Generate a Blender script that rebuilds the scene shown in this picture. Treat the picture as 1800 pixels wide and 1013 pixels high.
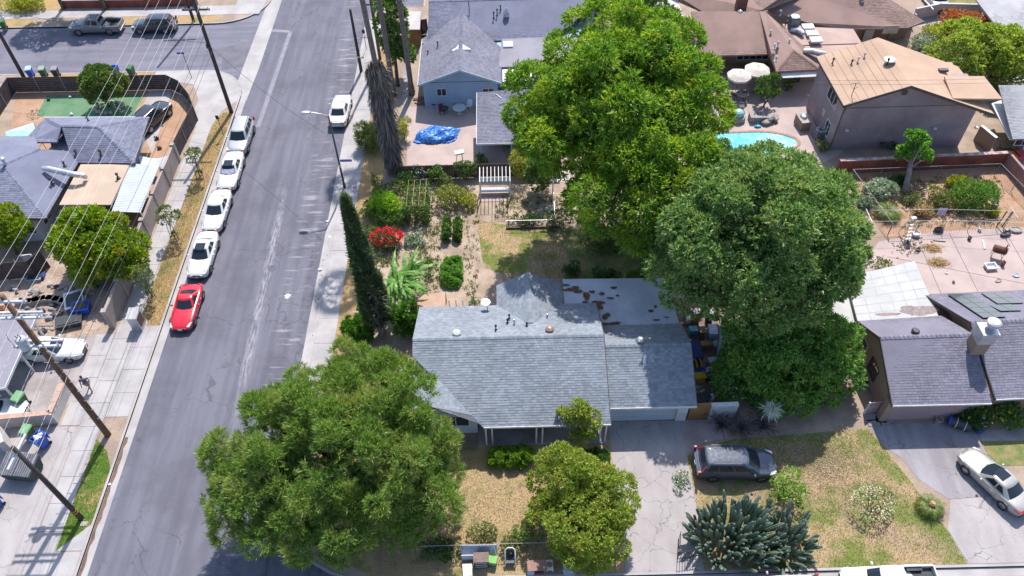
import bpy, bmesh, math, random
import numpy as np
from mathutils import Vector, Matrix
from math import sin, cos, pi, radians, hypot, atan2, sqrt
for o in list(bpy.data.objects):
 bpy.data.objects.remove(o)
SC = bpy.context.scene
COL = SC.collection
rnd = random.Random(7)
# ------------------------------------------------------------------ camera, sky, sun, exposure
CAM_H, FOC = 47.0, 1399.8
PITCH, YAW, ROLL = radians(48.98), radians(0.279), radians(-1.094)
_f = Vector((sin(YAW) * cos(PITCH), cos(YAW) * cos(PITCH), -sin(PITCH)))
_r = Vector((cos(YAW), -sin(YAW), 0))
_u = _r.cross(_f)
_R = _r * cos(ROLL) + _u * sin(ROLL)
_U = _u * cos(ROLL) - _r * sin(ROLL)
cam_d = bpy.data.cameras.new("camera")
cam = bpy.data.objects.new("camera", cam_d)
COL.objects.link(cam)
cam_d.sensor_width = 36.0
cam_d.lens = 36.0 * FOC / 1800.0
cam_d.clip_end = 2000
cam.matrix_world = Matrix(((_R.x, _U.x, -_f.x, 0), (_R.y, _U.y, -_f.y, 0), (_R.z, _U.z, -_f.z, CAM_H), (0, 0, 0, 1)))
SC.camera = cam
SUN_EL, SUN_AZ = radians(56), radians(11)
world = bpy.data.worlds.new("World")
SC.world = world
world.use_nodes = True
_nt = world.node_tree
_nt.nodes.clear()
_sky = _nt.nodes.new("ShaderNodeTexSky")
_sky.sky_type = "NISHITA"
_sky.sun_disc = False
_sky.sun_elevation = SUN_EL
_sky.sun_rotation = SUN_AZ
_bg = _nt.nodes.new("ShaderNodeBackground")
_bg.inputs[1].default_value = 0.15
_out = _nt.nodes.new("ShaderNodeOutputWorld")
_nt.links.new(_sky.outputs[0], _bg.inputs[0])
_nt.links.new(_bg.outputs[0], _out.inputs[0])
sun_d = bpy.data.lights.new("sun", "SUN")
sun_d.energy = 4.0
sun_d.angle = radians(0.5)
sun_d.color = (1.0, 0.95, 0.88)
sun = bpy.data.objects.new("sun", sun_d)
COL.objects.link(sun)
_sv = Vector((sin(SUN_AZ) * cos(SUN_EL), cos(SUN_AZ) * cos(SUN_EL), sin(SUN_EL)))
sun.rotation_mode = "QUATERNION"
sun.rotation_quaternion = _sv.to_track_quat("Z", "Y")
SC.view_settings.view_transform = "Standard"
SC.view_settings.look = "None"
SC.view_settings.gamma = 1.0
SC.view_settings.use_curve_mapping = False
SC.view_settings.exposure = 0.87
SC.cycles.max_bounces = 6
SC.cycles.diffuse_bounces = 4
SC.cycles.transparent_max_bounces = 8
def at(px, py, z=0.0):
 """world point at height z that the surveyed photograph shows at (px, py)"""
 d = _f * FOC + _R * (px - 900) + _U * (506.5 - py)
 t = (z - CAM_H) / d.z
 return Vector((d.x * t, d.y * t, z))
# ------------------------------------------------------------------ materials
MATS = {}
def _n(nt, t, **kw):
 n = nt.nodes.new(t)
 for k, v in kw.items():
  setattr(n, k, v)
 return n
def _math(nt, op, a, b=None, clamp=False):
 m = _n(nt, "ShaderNodeMath", operation=op, use_clamp=clamp)
 for i, x in enumerate((a, b)):
  if x is None:
   continue
  if isinstance(x, (int, float)):
   m.inputs[i].default_value = x
  else:
   nt.links.new(x, m.inputs[i])
 return m.outputs[0]
def _mix(nt, fac, a, b, blend="MIX"):
 m = _n(nt, "ShaderNodeMix", data_type="RGBA", blend_type=blend)
 for idx, x in ((0, fac), (6, a), (7, b)):
  if isinstance(x, (int, float)):
   m.inputs[idx].default_value = x
  elif isinstance(x, (tuple, list)):
   m.inputs[idx].default_value = (*x[:3], 1)
  else:
   nt.links.new(x, m.inputs[idx])
 return m.outputs[2]
def _noise(nt, vec, scale, detail=5, rough=0.55, dist=0.0):
 n = _n(nt, "ShaderNodeTexNoise")
 n.inputs["Scale"].default_value = scale
 n.inputs["Detail"].default_value = detail
 n.inputs["Roughness"].default_value = rough
 n.inputs["Distortion"].default_value = dist
 if vec is not None:
  nt.links.new(vec, n.inputs["Vector"])
 return n.outputs[0]
def _range(nt, v, a, b, c=0.0, d=1.0, smooth=True):
 m = _n(nt, "ShaderNodeMapRange", interpolation_type="SMOOTHSTEP" if smooth else "LINEAR")
 nt.links.new(v, m.inputs[0])
 for i, x in enumerate((a, b, c, d)):
  m.inputs[i + 1].default_value = x
 return m.outputs[0]
def _vec(nt, pos, s):
 m = _n(nt, "ShaderNodeMapping")
 m.inputs["Scale"].default_value = s
 nt.links.new(pos, m.inputs["Vector"])
 return m.outputs[0]
ALB = 0.78      # light balance put into colour: surfaces but not leaves darkened against the raised exposure
def _k(c):
 return tuple(x * ALB for x in c)
def _start(name):
 m = bpy.data.materials.new(name)
 m.use_nodes = True
 nt = m.node_tree
 b = nt.nodes["Principled BSDF"]
 return m, nt, b
def mat(name, c1, c2=None, scale=1.0, rough=0.85, metal=0.0, bump=0.0, bscale=40.0, grain=0.12, gscale=18.0,
  spec=0.4, coat=0.0, aniso=None, island=0.0, lo=0.35, hi=0.65):
 """procedural surface: two colours mixed by a broad noise, grain on top, fine relief"""
 if name in MATS:
  return MATS[name]
 m, nt, b = _start(name)
 L = nt.links
 pos = _n(nt, "ShaderNodeTexCoord").outputs["Object"] if aniso == "obj" else _n(nt, "ShaderNodeNewGeometry").outputs["Position"]
 vec = _vec(nt, pos, aniso) if isinstance(aniso, tuple) else pos
 c2 = _k(c2 or tuple(x * 0.8 for x in c1))
 c1 = _k(c1)
 f = _range(nt, _noise(nt, vec, scale, 6, 0.6), lo, hi)
 col = _mix(nt, f, c1, c2)
 if grain:
  g = _range(nt, _noise(nt, pos, gscale, 4, 0.7), 0.25, 0.75, 1 - grain, 1 + grain, False)
  gg = _n(nt, "ShaderNodeCombineColor")
  for i in range(3):
   L.new(g, gg.inputs[i])
  col = _mix(nt, 1.0, col, gg.outputs[0], "MULTIPLY")
 if island:
  ri = _n(nt, "ShaderNodeNewGeometry").outputs["Random Per Island"]
  g = _range(nt, ri, 0, 1, 1 - island, 1 + island, False)
  gg = _n(nt, "ShaderNodeCombineColor")
  for i in range(3):
   L.new(g, gg.inputs[i])
  col = _mix(nt, 1.0, col, gg.outputs[0], "MULTIPLY")
 L.new(col, b.inputs["Base Color"])
 b.inputs["Roughness"].default_value = rough
 b.inputs["Metallic"].default_value = metal
 b.inputs["Specular IOR Level"].default_value = spec
 b.inputs["Coat Weight"].default_value = coat
 b.inputs["Coat Roughness"].default_value = 0.05
 if bump:
  bp = _n(nt, "ShaderNodeBump")
  bp.inputs["Strength"].default_value = bump
  bp.inputs["Distance"].default_value = 0.03
  L.new(_noise(nt, pos, bscale, 5, 0.7), bp.inputs["Height"])
  L.new(bp.outputs[0], b.inputs["Normal"])
 MATS[name] = m
 return m
def leafmat(name, cols, trans=0.3, rough=0.5, patch=None, pscale=0.5, spec=0.35):
 """leaf surface: every leaf its own tint between the given colours; light passes through thin leaves"""
 if name in MATS:
  return MATS[name]
 m, nt, b = _start(name)
 L = nt.links
 ri = _n(nt, "ShaderNodeNewGeometry").outputs["Random Per Island"]
 cr = _n(nt, "ShaderNodeValToRGB")
 L.new(ri, cr.inputs[0])
 e = cr.color_ramp.elements
 while len(e) < len(cols):
  e.new(0.5)
 for i, c in enumerate(cols):
  e[i].position = i / (len(cols) - 1)
  e[i].color = (*[min(.9, x * 1.18) for x in c], 1)
 col = cr.outputs[0]
 if patch:
  pos = _n(nt, "ShaderNodeNewGeometry").outputs["Position"]
  f = _range(nt, _noise(nt, pos, pscale, 3, 0.5), 0.48, 0.68)
  col = _mix(nt, f, col, _mix(nt, 0.6, col, patch))
 L.new(col, b.inputs["Base Color"])
 b.inputs["Roughness"].default_value = rough
 b.inputs["Specular IOR Level"].default_value = spec
 tr = _n(nt, "ShaderNodeBsdfTranslucent")
 L.new(_mix(nt, 1.0, col, (1.35, 1.5, 0.6), "MULTIPLY"), tr.inputs[0])
 mx = _n(nt, "ShaderNodeMixShader")
 mx.inputs[0].default_value = trans
 L.new(b.outputs[0], mx.inputs[1])
 L.new(tr.outputs[0], mx.inputs[2])
 L.new(mx.outputs[0], nt.nodes["Material Output"].inputs[0])
 MATS[name] = m
 return m
def paint(name, c, rough=0.3, metal=0.0, coat=0.8):
 if name in MATS:
  return MATS[name]
 c = _k(c)
 m, nt, b = _start(name)
 pos = _n(nt, "ShaderNodeTexCoord").outputs["Object"]
 f = _range(nt, _noise(nt, pos, 3.0, 5, 0.6), 0.3, 0.8)
 nt.links.new(_mix(nt, f, c, tuple(x * 0.9 + 0.004 for x in c)), b.inputs["Base Color"])
 nt.links.new(_range(nt, _noise(nt, pos, 8.0, 4), 0.3, 0.7, rough * 0.9, rough * 1.25), b.inputs["Roughness"])
 b.inputs["Metallic"].default_value = metal
 b.inputs["Coat Weight"].default_value = coat
 b.inputs["Coat Roughness"].default_value = 0.02
 MATS[name] = m
 return m
def asphalt_mat(name, c1, c2, stretch=(1.2, 0.08, 1), streak=False, crack=0.35):
 c1, c2 = _k(c1), _k(c2)
 m, nt, b = _start(name)
 L = nt.links
 pos = _n(nt, "ShaderNodeNewGeometry").outputs["Position"]
 sep = _n(nt, "ShaderNodeSeparateXYZ")
 L.new(pos, sep.inputs[0])
 X, Y = sep.outputs[0], sep.outputs[1]
 col = _mix(nt, _range(nt, _noise(nt, _vec(nt, pos, stretch), 1.3, 4, 0.5), 0.3, 0.7), c1, c2)
 col = _mix(nt, _range(nt, _noise(nt, pos, 0.25, 5, 0.6), 0.42, 0.72, 0, 0.6), col, tuple(x * 0.72 for x in c1))
 ag = _range(nt, _noise(nt, pos, 22, 3, 0.8), 0.2, 0.8, 0.80, 1.2, False)
 cc = _n(nt, "ShaderNodeCombineColor")
 for i in range(3):
  L.new(ag, cc.inputs[i])
 col = _mix(nt, 1.0, col, cc.outputs[0], "MULTIPLY")
 # hairline cracks, only where the old surface has opened
 vo = _n(nt, "ShaderNodeTexVoronoi", feature="DISTANCE_TO_EDGE")
 vo.inputs["Scale"].default_value = crack
 wob = _n(nt, "ShaderNodeTexNoise")
 wob.inputs["Scale"].default_value = 0.9
 wob.inputs["Detail"].default_value = 4
 L.new(pos, wob.inputs["Vector"])
 vm = _n(nt, "ShaderNodeVectorMath", operation="MULTIPLY_ADD")
 L.new(wob.outputs[1], vm.inputs[0])
 vm.inputs[1].default_value = (1.6, 1.6, 0)
 L.new(pos, vm.inputs[2])
 L.new(vm.outputs[0], vo.inputs["Vector"])
 cr = _range(nt, vo.outputs[0], 0.004, 0.012, 1, 0)
 cr = _math(nt, "MULTIPLY", cr, _range(nt, _noise(nt, pos, 0.16, 3), 0.42, 0.56))
 col = _mix(nt, _math(nt, "MULTIPLY", cr, 0.52), col, (0.05, 0.05, 0.06))
 if streak:
  # worn pale line down the middle of the road, paler wear along the parking side, oil spots
  line = _math(nt, "ABSOLUTE", _math(nt, "SUBTRACT", X, _math(nt, "ADD", _math(nt, "MULTIPLY", Y, -0.02), -18.55)))
  msk = _math(nt, "MULTIPLY", _range(nt, line, 0.05, 0.55, 1, 0), _math(nt, "MULTIPLY", _range(nt, Y, 27, 35), _range(nt, Y, 48, 56, 1, 0)))
  br = _range(nt, _noise(nt, _vec(nt, pos, (3.0, 0.5, 1)), 2.2, 6, 0.7), 0.42, 0.62)
  col = _mix(nt, _math(nt, "MULTIPLY", _math(nt, "MULTIPLY", msk, br), 0.38), col, (0.46, 0.44, 0.47))
  side = _math(nt, "MULTIPLY", _range(nt, X, -18.3, -17.2), _range(nt, X, -15.3, -15.9))
  dash = _range(nt, _noise(nt, _vec(nt, pos, (0.28, 2.2, 1)), 1.2, 4, 0.6), 0.55, 0.68)
  col = _mix(nt, _math(nt, "MULTIPLY", _math(nt, "MULTIPLY", side, dash), 0.4), col, (0.4, 0.38, 0.4))
  oil = _math(nt, "MULTIPLY", _range(nt, X, -17.4, -15.6), _range(nt, _noise(nt, pos, 1.3, 6, 0.7), 0.52, 0.64))
  oil2 = _math(nt, "MULTIPLY", _range(nt, X, -24.0, -25.4), _range(nt, _noise(nt, pos, 0.9, 6, 0.7), 0.53, 0.66))
  col = _mix(nt, _math(nt, "MULTIPLY", _math(nt, "MAXIMUM", oil, oil2), 0.55), col, (0.06, 0.058, 0.07))
 L.new(col, b.inputs["Base Color"])
 b.inputs["Roughness"].default_value = 0.88
 b.inputs["Specular IOR Level"].default_value = 0.3
 bp = _n(nt, "ShaderNodeBump")
 bp.inputs["Strength"].default_value = 0.35
 bp.inputs["Distance"].default_value = 0.02
 L.new(_noise(nt, pos, 60, 3, 0.8), bp.inputs["Height"])
 L.new(bp.outputs[0], b.inputs["Normal"])
 MATS[name] = m
 return m
def lawn_mat(name, dry, green, soil, g_lo=0.5, g_hi=0.62, s_lo=0.58, s_hi=0.7, scale=0.45):
 dry, green, soil = _k(dry), _k(green), _k(soil)
 m, nt, b = _start(name)
 L = nt.links
 pos = _n(nt, "ShaderNodeNewGeometry").outputs["Position"]
 f = _range(nt, _noise(nt, pos, scale, 7, 0.68), g_lo, g_hi)
 col = _mix(nt, f, dry, green)
 sh = _n(nt, "ShaderNodeVectorMath", operation="ADD")
 sh.inputs[1].default_value = (31, 17, 5)
 L.new(pos, sh.inputs[0])
 col = _mix(nt, _range(nt, _noise(nt, sh.outputs[0], scale * 1.3, 7, 0.7), s_lo, s_hi, 0, 0.9), col, soil)
 g = _range(nt, _noise(nt, pos, 11, 6, 0.8), 0.25, 0.75, 0.62, 1.38, False)
 cc = _n(nt, "ShaderNodeCombineColor")
 for i in range(3):
  L.new(g, cc.inputs[i])
 col = _mix(nt, 1.0, col, cc.outputs[0], "MULTIPLY")
 L.new(col, b.inputs["Base Color"])
 b.inputs["Roughness"].default_value = 0.95
 b.inputs["Specular IOR Level"].default_value = 0.15
 bp = _n(nt, "ShaderNodeBump")
 bp.inputs["Strength"].default_value = 0.9
 bp.inputs["Distance"].default_value = 0.06
 L.new(_noise(nt, pos, 14, 6, 0.8), bp.inputs["Height"])
 L.new(bp.outputs[0], b.inputs["Normal"])
 MATS[name] = m
 return m
# ------------------------------------------------------------------ mesh helpers
def root_of(o):
 while o.parent is not None:
  o = o.parent
 return o
class MB:
 """collects shapes (world coordinates unless built local) and links them as ONE mesh object"""
 def __init__(s):
  s.v, s.f = [], []
 def add(s, vs, fs):
  n = len(s.v)
  s.v.extend(tuple(p) for p in vs)
  s.f.extend(tuple(i + n for i in f) for f in fs)
  return s
 def box(s, c, d, rz=0.0, top=1.0):
  x, y, z = d[0] / 2, d[1] / 2, d[2] / 2
  cr, sr = cos(rz), sin(rz)
  vs = []
  for dz, k in ((-z, 1.0), (z, top)):
   for a, b in ((-x, -y), (x, -y), (x, y), (-x, y)):
    a, b = a * k, b * k
    vs.append((c[0] + a * cr - b * sr, c[1] + a * sr + b * cr, c[2] + dz))
  return s.add(vs, [(3, 2, 1, 0), (4, 5, 6, 7), (0, 1, 5, 4), (1, 2, 6, 5), (2, 3, 7, 6), (3, 0, 4, 7)])
 def quad(s, *p):
  return s.add(p, [tuple(range(len(p)))])
 def sheet(s, poly, z):
  if area2(poly) < 0:
   poly = poly[::-1]
  return s.add([(p[0], p[1], z) for p in poly], [tuple(range(len(poly)))])
 def prism(s, poly, z0, z1):
  if area2(poly) < 0:
   poly = poly[::-1]
  n = len(poly)
  vs = [(p[0], p[1], z0) for p in poly] + [(p[0], p[1], z1) for p in poly]
  fs = [tuple(range(n - 1, -1, -1)), tuple(range(n, 2 * n))]
  fs += [(i, (i + 1) % n, n + (i + 1) % n, n + i) for i in range(n)]
  return s.add(vs, fs)
 def slab(s, pts, t):
  """3D polygon (seen from above counter-clockwise or not) thickened downwards by t"""
  if area2(pts) < 0:
   pts = pts[::-1]
  n = len(pts)
  vs = [tuple(p) for p in pts] + [(p[0], p[1], p[2] - t) for p in pts]
  fs = [tuple(range(n)), tuple(range(2 * n - 1, n - 1, -1))]
  fs += [(n + i, n + (i + 1) % n, (i + 1) % n, i) for i in range(n)]
  return s.add(vs, fs)
 def tube(s, pts, r, n=8, caps=True):
  pts = [Vector(p) for p in pts]
  r = r if isinstance(r, (list, tuple)) else [r] * len(pts)
  vs, fs = [], []
  prev = None
  for i, p in enumerate(pts):
   d = (pts[min(i + 1, len(pts) - 1)] - pts[max(i - 1, 0)]).normalized()
   a = prev if prev is not None else (Vector((1, 0, 0)) if abs(d.x) < 0.9 else Vector((0, 1, 0)))
   a = (a - d * a.dot(d)).normalized()
   prev = a
   b = d.cross(a)
   for k in range(n):
    t = 2 * pi * k / n
    vs.append(p + (a * cos(t) + b * sin(t)) * r[i])
  for i in range(len(pts) - 1):
   for k in range(n):
    fs.append((i * n + k, i * n + (k + 1) % n, (i + 1) * n + (k + 1) % n, (i + 1) * n + k))
  if caps:
   fs.append(tuple(range(n - 1, -1, -1)))
   fs.append(tuple(range((len(pts) - 1) * n, len(pts) * n)))
  return s.add(vs, fs)
 def lathe(s, c, prof, n=12, sx=1.0, sy=1.0):
  vs, fs = [], []
  for r, z in prof:
   for k in range(n):
    t = 2 * pi * k / n
    vs.append((c[0] + r * cos(t) * sx, c[1] + r * sin(t) * sy, c[2] + z))
  for i in range(len(prof) - 1):
   for k in range(n):
    fs.append((i * n + k, i * n + (k + 1) % n, (i + 1) * n + (k + 1) % n, (i + 1) * n + k))
  fs.append(tuple(range(n - 1, -1, -1)))
  m = (len(prof) - 1) * n
  fs.append(tuple(range(m, m + n)))
  return s.add(vs, fs)
 def ball(s, c, r, n=10, m=6, jit=0.0, rg=None):
  rx, ry, rz = r if isinstance(r, (list, tuple)) else (r, r, r)
  vs, fs = [(c[0], c[1], c[2] - rz)], []
  for i in range(1, m):
   a = -pi / 2 + pi * i / m
   for k in range(n):
    t = 2 * pi * k / n
    j = 1 + (rg.uniform(-jit, jit) if rg else 0)
    vs.append((c[0] + rx * cos(a) * cos(t) * j, c[1] + ry * cos(a) * sin(t) * j, c[2] + rz * sin(a) * j))
  vs.append((c[0], c[1], c[2] + rz))
  for k in range(n):
   fs.append((0, 1 + (k + 1) % n, 1 + k))
   fs.append((len(vs) - 1, 1 + (m - 2) * n + k, 1 + (m - 2) * n + (k + 1) % n))
  for i in range(m - 2):
   for k in range(n):
    a, b = 1 + i * n + k, 1 + i * n + (k + 1) % n
    fs.append((a, b, b + n, a + n))
  return s.add(vs, fs)
 def ribbon(s, pts, w, z0, z1):
  """strip of width w along a 2D polyline, to the left of its direction"""
  n = len(pts)
  off = []
  for i in range(n):
   a, b = pts[max(i - 1, 0)], pts[min(i + 1, n - 1)]
   d = Vector((b[0] - a[0], b[1] - a[1])).normalized()
   off.append((pts[i][0] - d.y * w, pts[i][1] + d.x * w))
  for i in range(n - 1):
   s.prism([pts[i], pts[i + 1], off[i + 1], off[i]], z0, z1)
  return s
 def mesh(s, name, m, smooth=False, root=None):
  me = bpy.data.meshes.new(name)
  if root is not None:
   inv = root.matrix_basis.inverted()
   vs = [tuple(inv @ Vector(p)) for p in s.v]
  else:
   vs = s.v
  me.from_pydata(vs, [], s.f)
  if m:
   me.materials.append(m)
  if smooth:
   me.polygons.foreach_set("use_smooth", [True] * len(me.polygons))
  me.update()
  return me
 def build(s, name, m, parent=None, smooth=False, local=False, kind=None, label=None, bevel=0.0):
  r = None
  if parent is not None and not local:
   r = root_of(parent)
   r.matrix_basis  # local frame of the thing
  o = bpy.data.objects.new(name, s.mesh(name, m, smooth, r))
  COL.objects.link(o)
  if parent is not None:
   o.parent = parent
  if kind:
   o["kind"] = kind
  if label:
   o["label"] = label
  if bevel:
   b = o.modifiers.new("edge", "BEVEL")
   b.width = bevel
   b.segments = 2
   b.limit_method = "ANGLE"
  return o
def area2(p):
 return sum(p[i][0] * p[(i + 1) % len(p)][1] - p[(i + 1) % len(p)][0] * p[i][1] for i in range(len(p)))
def tag(o, label=None, cat=None, group=None, kind=None):
 for k, v in (("label", label), ("category", cat), ("group", group), ("kind", kind)):
  if v:
   o[k] = v
 return o
def thing(name, label, cat, loc=(0, 0, 0), rz=0.0, group=None):
 o = bpy.data.objects.new(name, None)
 COL.objects.link(o)
 o.location = loc
 o.rotation_euler = (0, 0, rz)
 o.empty_display_size = 0.3
 o.matrix_basis  # evaluated from location and rotation
 return tag(o, label, cat, group)
def piece(me, name, parent, loc=(0, 0, 0), rot=(0, 0, 0), scale=(1, 1, 1)):
 """one of many alike pieces: an object of its own on shared mesh data (thing-local placement)"""
 o = bpy.data.objects.new(name, me)
 COL.objects.link(o)
 o.parent = parent
 o.location, o.rotation_euler, o.scale = loc, rot, scale
 return o
def structure(o, kind="structure"):
 o["kind"] = kind
 return o
def copy_tree(o, parent=None):
 c = o.copy()
 COL.objects.link(c)
 c.parent = parent
 for ch in list(o.children):
  copy_tree(ch, c)
 return c
def unit_box(name, m, d, bevel=0.0):
 b = MB().box((0, 0, 0), d)
 return b.mesh(name, m)
def raw_mesh(name, V, F, m, parent=None, kind=None):
 """numpy vertices and equal-sized faces to one object, in the thing's own frame"""
 V = np.asarray(V, dtype=np.float32)
 if parent is not None:
  r = root_of(parent)
  loc = np.array(r.location)
  V = V - loc.astype(np.float32)
  if abs(r.rotation_euler.z) > 1e-9:
   c, s_ = cos(-r.rotation_euler.z), sin(-r.rotation_euler.z)
   V = np.stack((V[:, 0] * c - V[:, 1] * s_, V[:, 0] * s_ + V[:, 1] * c, V[:, 2]), 1)
 F = np.asarray(F, dtype=np.int32)
 me = bpy.data.meshes.new(name)
 me.vertices.add(len(V))
 me.vertices.foreach_set("co", V.ravel())
 me.loops.add(F.size)
 me.loops.foreach_set("vertex_index", F.ravel())
 me.polygons.add(len(F))
 me.polygons.foreach_set("loop_start", np.arange(0, F.size, F.shape[1], dtype=np.int32))
 me.update(calc_edges=True)
 me.materials.append(m)
 o = bpy.data.objects.new(name, me)
 COL.objects.link(o)
 if parent is not None:
  o.parent = parent
 if kind:
  o["kind"] = kind
 return o
# ------------------------------------------------------------------ ground, roads, pavements
ASPH = asphalt_mat("asphalt", (0.126, 0.124, 0.158), (0.168, 0.166, 0.205), streak=True)
ASPH2 = asphalt_mat("asphalt_cross", (0.155, 0.15, 0.192), (0.205, 0.20, 0.246), stretch=(0.08, 1.2, 1))
CONC = mat("concrete", (0.43, 0.405, 0.405), (0.345, 0.32, 0.32), 0.5, bump=0.15, grain=0.1)
CONC_D = mat("concrete_old", (0.38, 0.335, 0.33), (0.27, 0.235, 0.23), 0.6, bump=0.2, grain=0.16)
DRIVE = asphalt_mat("cracked_concrete", (0.42, 0.385, 0.385), (0.345, 0.31, 0.31), stretch=(0.7, 0.3, 1), crack=0.55)
PATIO = mat("pink_patio", (0.47, 0.365, 0.335), (0.39, 0.305, 0.29), 0.5, bump=0.1, grain=0.08)
DIRT = mat("dry_dirt", (0.38, 0.29, 0.225), (0.28, 0.21, 0.16), 0.5, bump=0.5, bscale=12, grain=0.28, gscale=9)
GARDEN = mat("garden_soil", (0.45, 0.345, 0.265), (0.30, 0.22, 0.165), 0.55, bump=0.6, bscale=9, grain=0.22, gscale=7)
REDDIRT = mat("reddish_dirt", (0.44, 0.27, 0.18), (0.35, 0.21, 0.13), 0.6, bump=0.5, bscale=9, grain=0.25, gscale=8)
DRY = lawn_mat("dry_lawn", (0.44, 0.32, 0.175), (0.21, 0.22, 0.08), (0.38, 0.27, 0.18), 0.50, 0.66, 0.50, 0.66)
PATCHY = lawn_mat("patchy_lawn", (0.45, 0.325, 0.19), (0.18, 0.22, 0.055), (0.38, 0.27, 0.19), 0.42, 0.58, 0.50, 0.66, 0.36)
GREENLAWN = lawn_mat("green_lawn", (0.32, 0.26, 0.13), (0.15, 0.20, 0.06), (0.36, 0.27, 0.18), 0.38, 0.56, 0.56, 0.74, 0.5)
VERGE = lawn_mat("verge_lawn", (0.43, 0.29, 0.15), (0.23, 0.22, 0.085), (0.34, 0.22, 0.14), 0.48, 0.66, 0.5, 0.68)
TURF = mat("artificial_turf", (0.085, 0.20, 0.10), (0.13, 0.24, 0.13), 0.8, bump=0.2, grain=0.15)
structure(MB().sheet([(-400, -60), (400, -60), (400, 500), (-400, 500)], -0.34).build("ground", DIRT))
# roads lie one kerb below the yards
structure(MB().sheet([(-25.75, -40), (-15.0, -40), (-15.0, 170), (-25.75, 170)], -0.12).build("main_road", ASPH))
structure(MB().sheet([(-200, 71.0), (-31.6, 71.0), (-31.6, 65.5), (-25.76, 65.5), (-25.76, 90), (-32.2, 90), (-32.2, 81.2), (-200, 81.2)], -0.121).build("cross_road", ASPH2))
structure(MB().sheet([(-14.98, -10), (140, -10), (140, 17.9), (-7.5, 17.9), (-8, 24.9), (-14.98, 24.9)], -0.122).build("front_road", ASPH))
structure(MB().sheet([(-15.0, 80.0), (-9.2, 80.0), (-9.2, 110), (-15, 110)], -0.123).build("far_road", ASPH2))
ASPH_DARK = mat("asphalt_patch", (0.12, 0.115, 0.145), (0.155, 0.15, 0.18), 0.7, bump=0.3, grain=0.2)
structure(MB().sheet([tuple(at(x, y)[:2]) for x, y in ((392, 82), (462, 66), (447, 112), (388, 122))], -0.116).build("road_patch", ASPH_DARK))
PALE_A = mat("trench_asphalt", (0.26, 0.25, 0.28), (0.21, 0.20, 0.24), 1.5, grain=0.2)
for a, b, w in (((507, 54), (449, 222), .42), ((470, 54), (507, 56), .5)):
 a, b = at(*a), at(*b)
 structure(MB().ribbon([(a.x, a.y), (b.x, b.y)], w, -0.14, -0.116 + w * .002).build("trench_patch", PALE_A))
for px, py, r in ((478, 470, .36), (395, 640, .3), (560, 95, .36)):
 c = at(px, py)
 structure(MB().lathe((c.x, c.y, -.13), [(r, 0), (r, .018), (r * .86, .02), (r * .84, .014)], 20).build("manhole_cover", ASPH_DARK))
def arc(cx, cy, r, a0, a1, n=8):
 return [(cx + r * cos(radians(a0 + (a1 - a0) * i / n)), cy + r * sin(radians(a0 + (a1 - a0) * i / n))) for i in range(n + 1)]
mid_corner = arc(-8.7, 24.05, 6.0, 270, 180)             # lower left of the middle block
mid_far = arc(-12.5, 81.2, 2.2, 180, 90)
mid_kerb = [(140, 18.05), (30, 18.05), (10, 18.05)] + mid_corner + [(-14.7, 40), (-14.7, 60)] + mid_far + [(-9, 83.4), (-9, 140), (140, 140)]
structure(MB().prism(mid_kerb, -0.34, 0.0).build("yard_ground", DIRT))
left_corner = arc(-31.0, 67.1, 4.65, 0, 90)
left_kerb = [(-26.35, -40), (-26.35, 20), (-26.35, 45)] + left_corner + [(-60, 71.75), (-200, 71.75)]
structure(MB().prism(left_kerb + [(-200, -40)], -0.34, 0.0).build("yard_ground", DIRT))
tl_corner = arc(-32.0, 86.2, 5.4, 270, 350)
tl_kerb = [(-200, 80.8), (-60, 80.8)] + tl_corner + [(-26.0, 100), (-26.0, 170)]
structure(MB().prism(tl_kerb + [(-200, 170)], -0.34, 0.0).build("yard_ground", DIRT))
kb = MB().ribbon(mid_kerb, -0.16, -0.33, 0.025).ribbon(left_kerb, 0.15, -0.33, 0.025).ribbon(tl_kerb, 0.15, -0.33, 0.025)
structure(kb.build("kerb", CONC))
g = MB()
g.prism([(-26.34, -40), (-25.75, -40), (-25.75, 66.5), (-26.34, 66.5)], -0.33, -0.112)
g.prism([(-15.3, 24), (-14.7, 24), (-14.7, 81), (-15.3, 81)][::-1], -0.33, -0.113)
g.prism([(-8.7, 17.5), (140, 17.5), (140, 18.05), (-8.7, 18.05)], -0.33, -0.114)
g.prism([(-27.3, 66.5), (-25.7, 66.5), (-25.5, 72), (-25.4, 100), (-26.8, 100), (-27.2, 72)], -0.33, -0.110)
structure(g.build("gutter", CONC))
# damp silt lying in the left gutter
SILT = mat("gutter_silt", (0.19, 0.115, 0.085), (0.12, 0.075, 0.06), 2.0, grain=0.3)
rg = random.Random(3)
top_ = [(-26.34 + 0.02, 18 + i * 0.45) for i in range(24)]
bot_ = [(-26.34 + 0.24 + rg.uniform(-0.09, 0.07), y) for _, y in top_][::-1]
structure(MB().sheet(top_ + bot_, -0.108).build("gutter_silt", SILT), "stuff")
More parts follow.
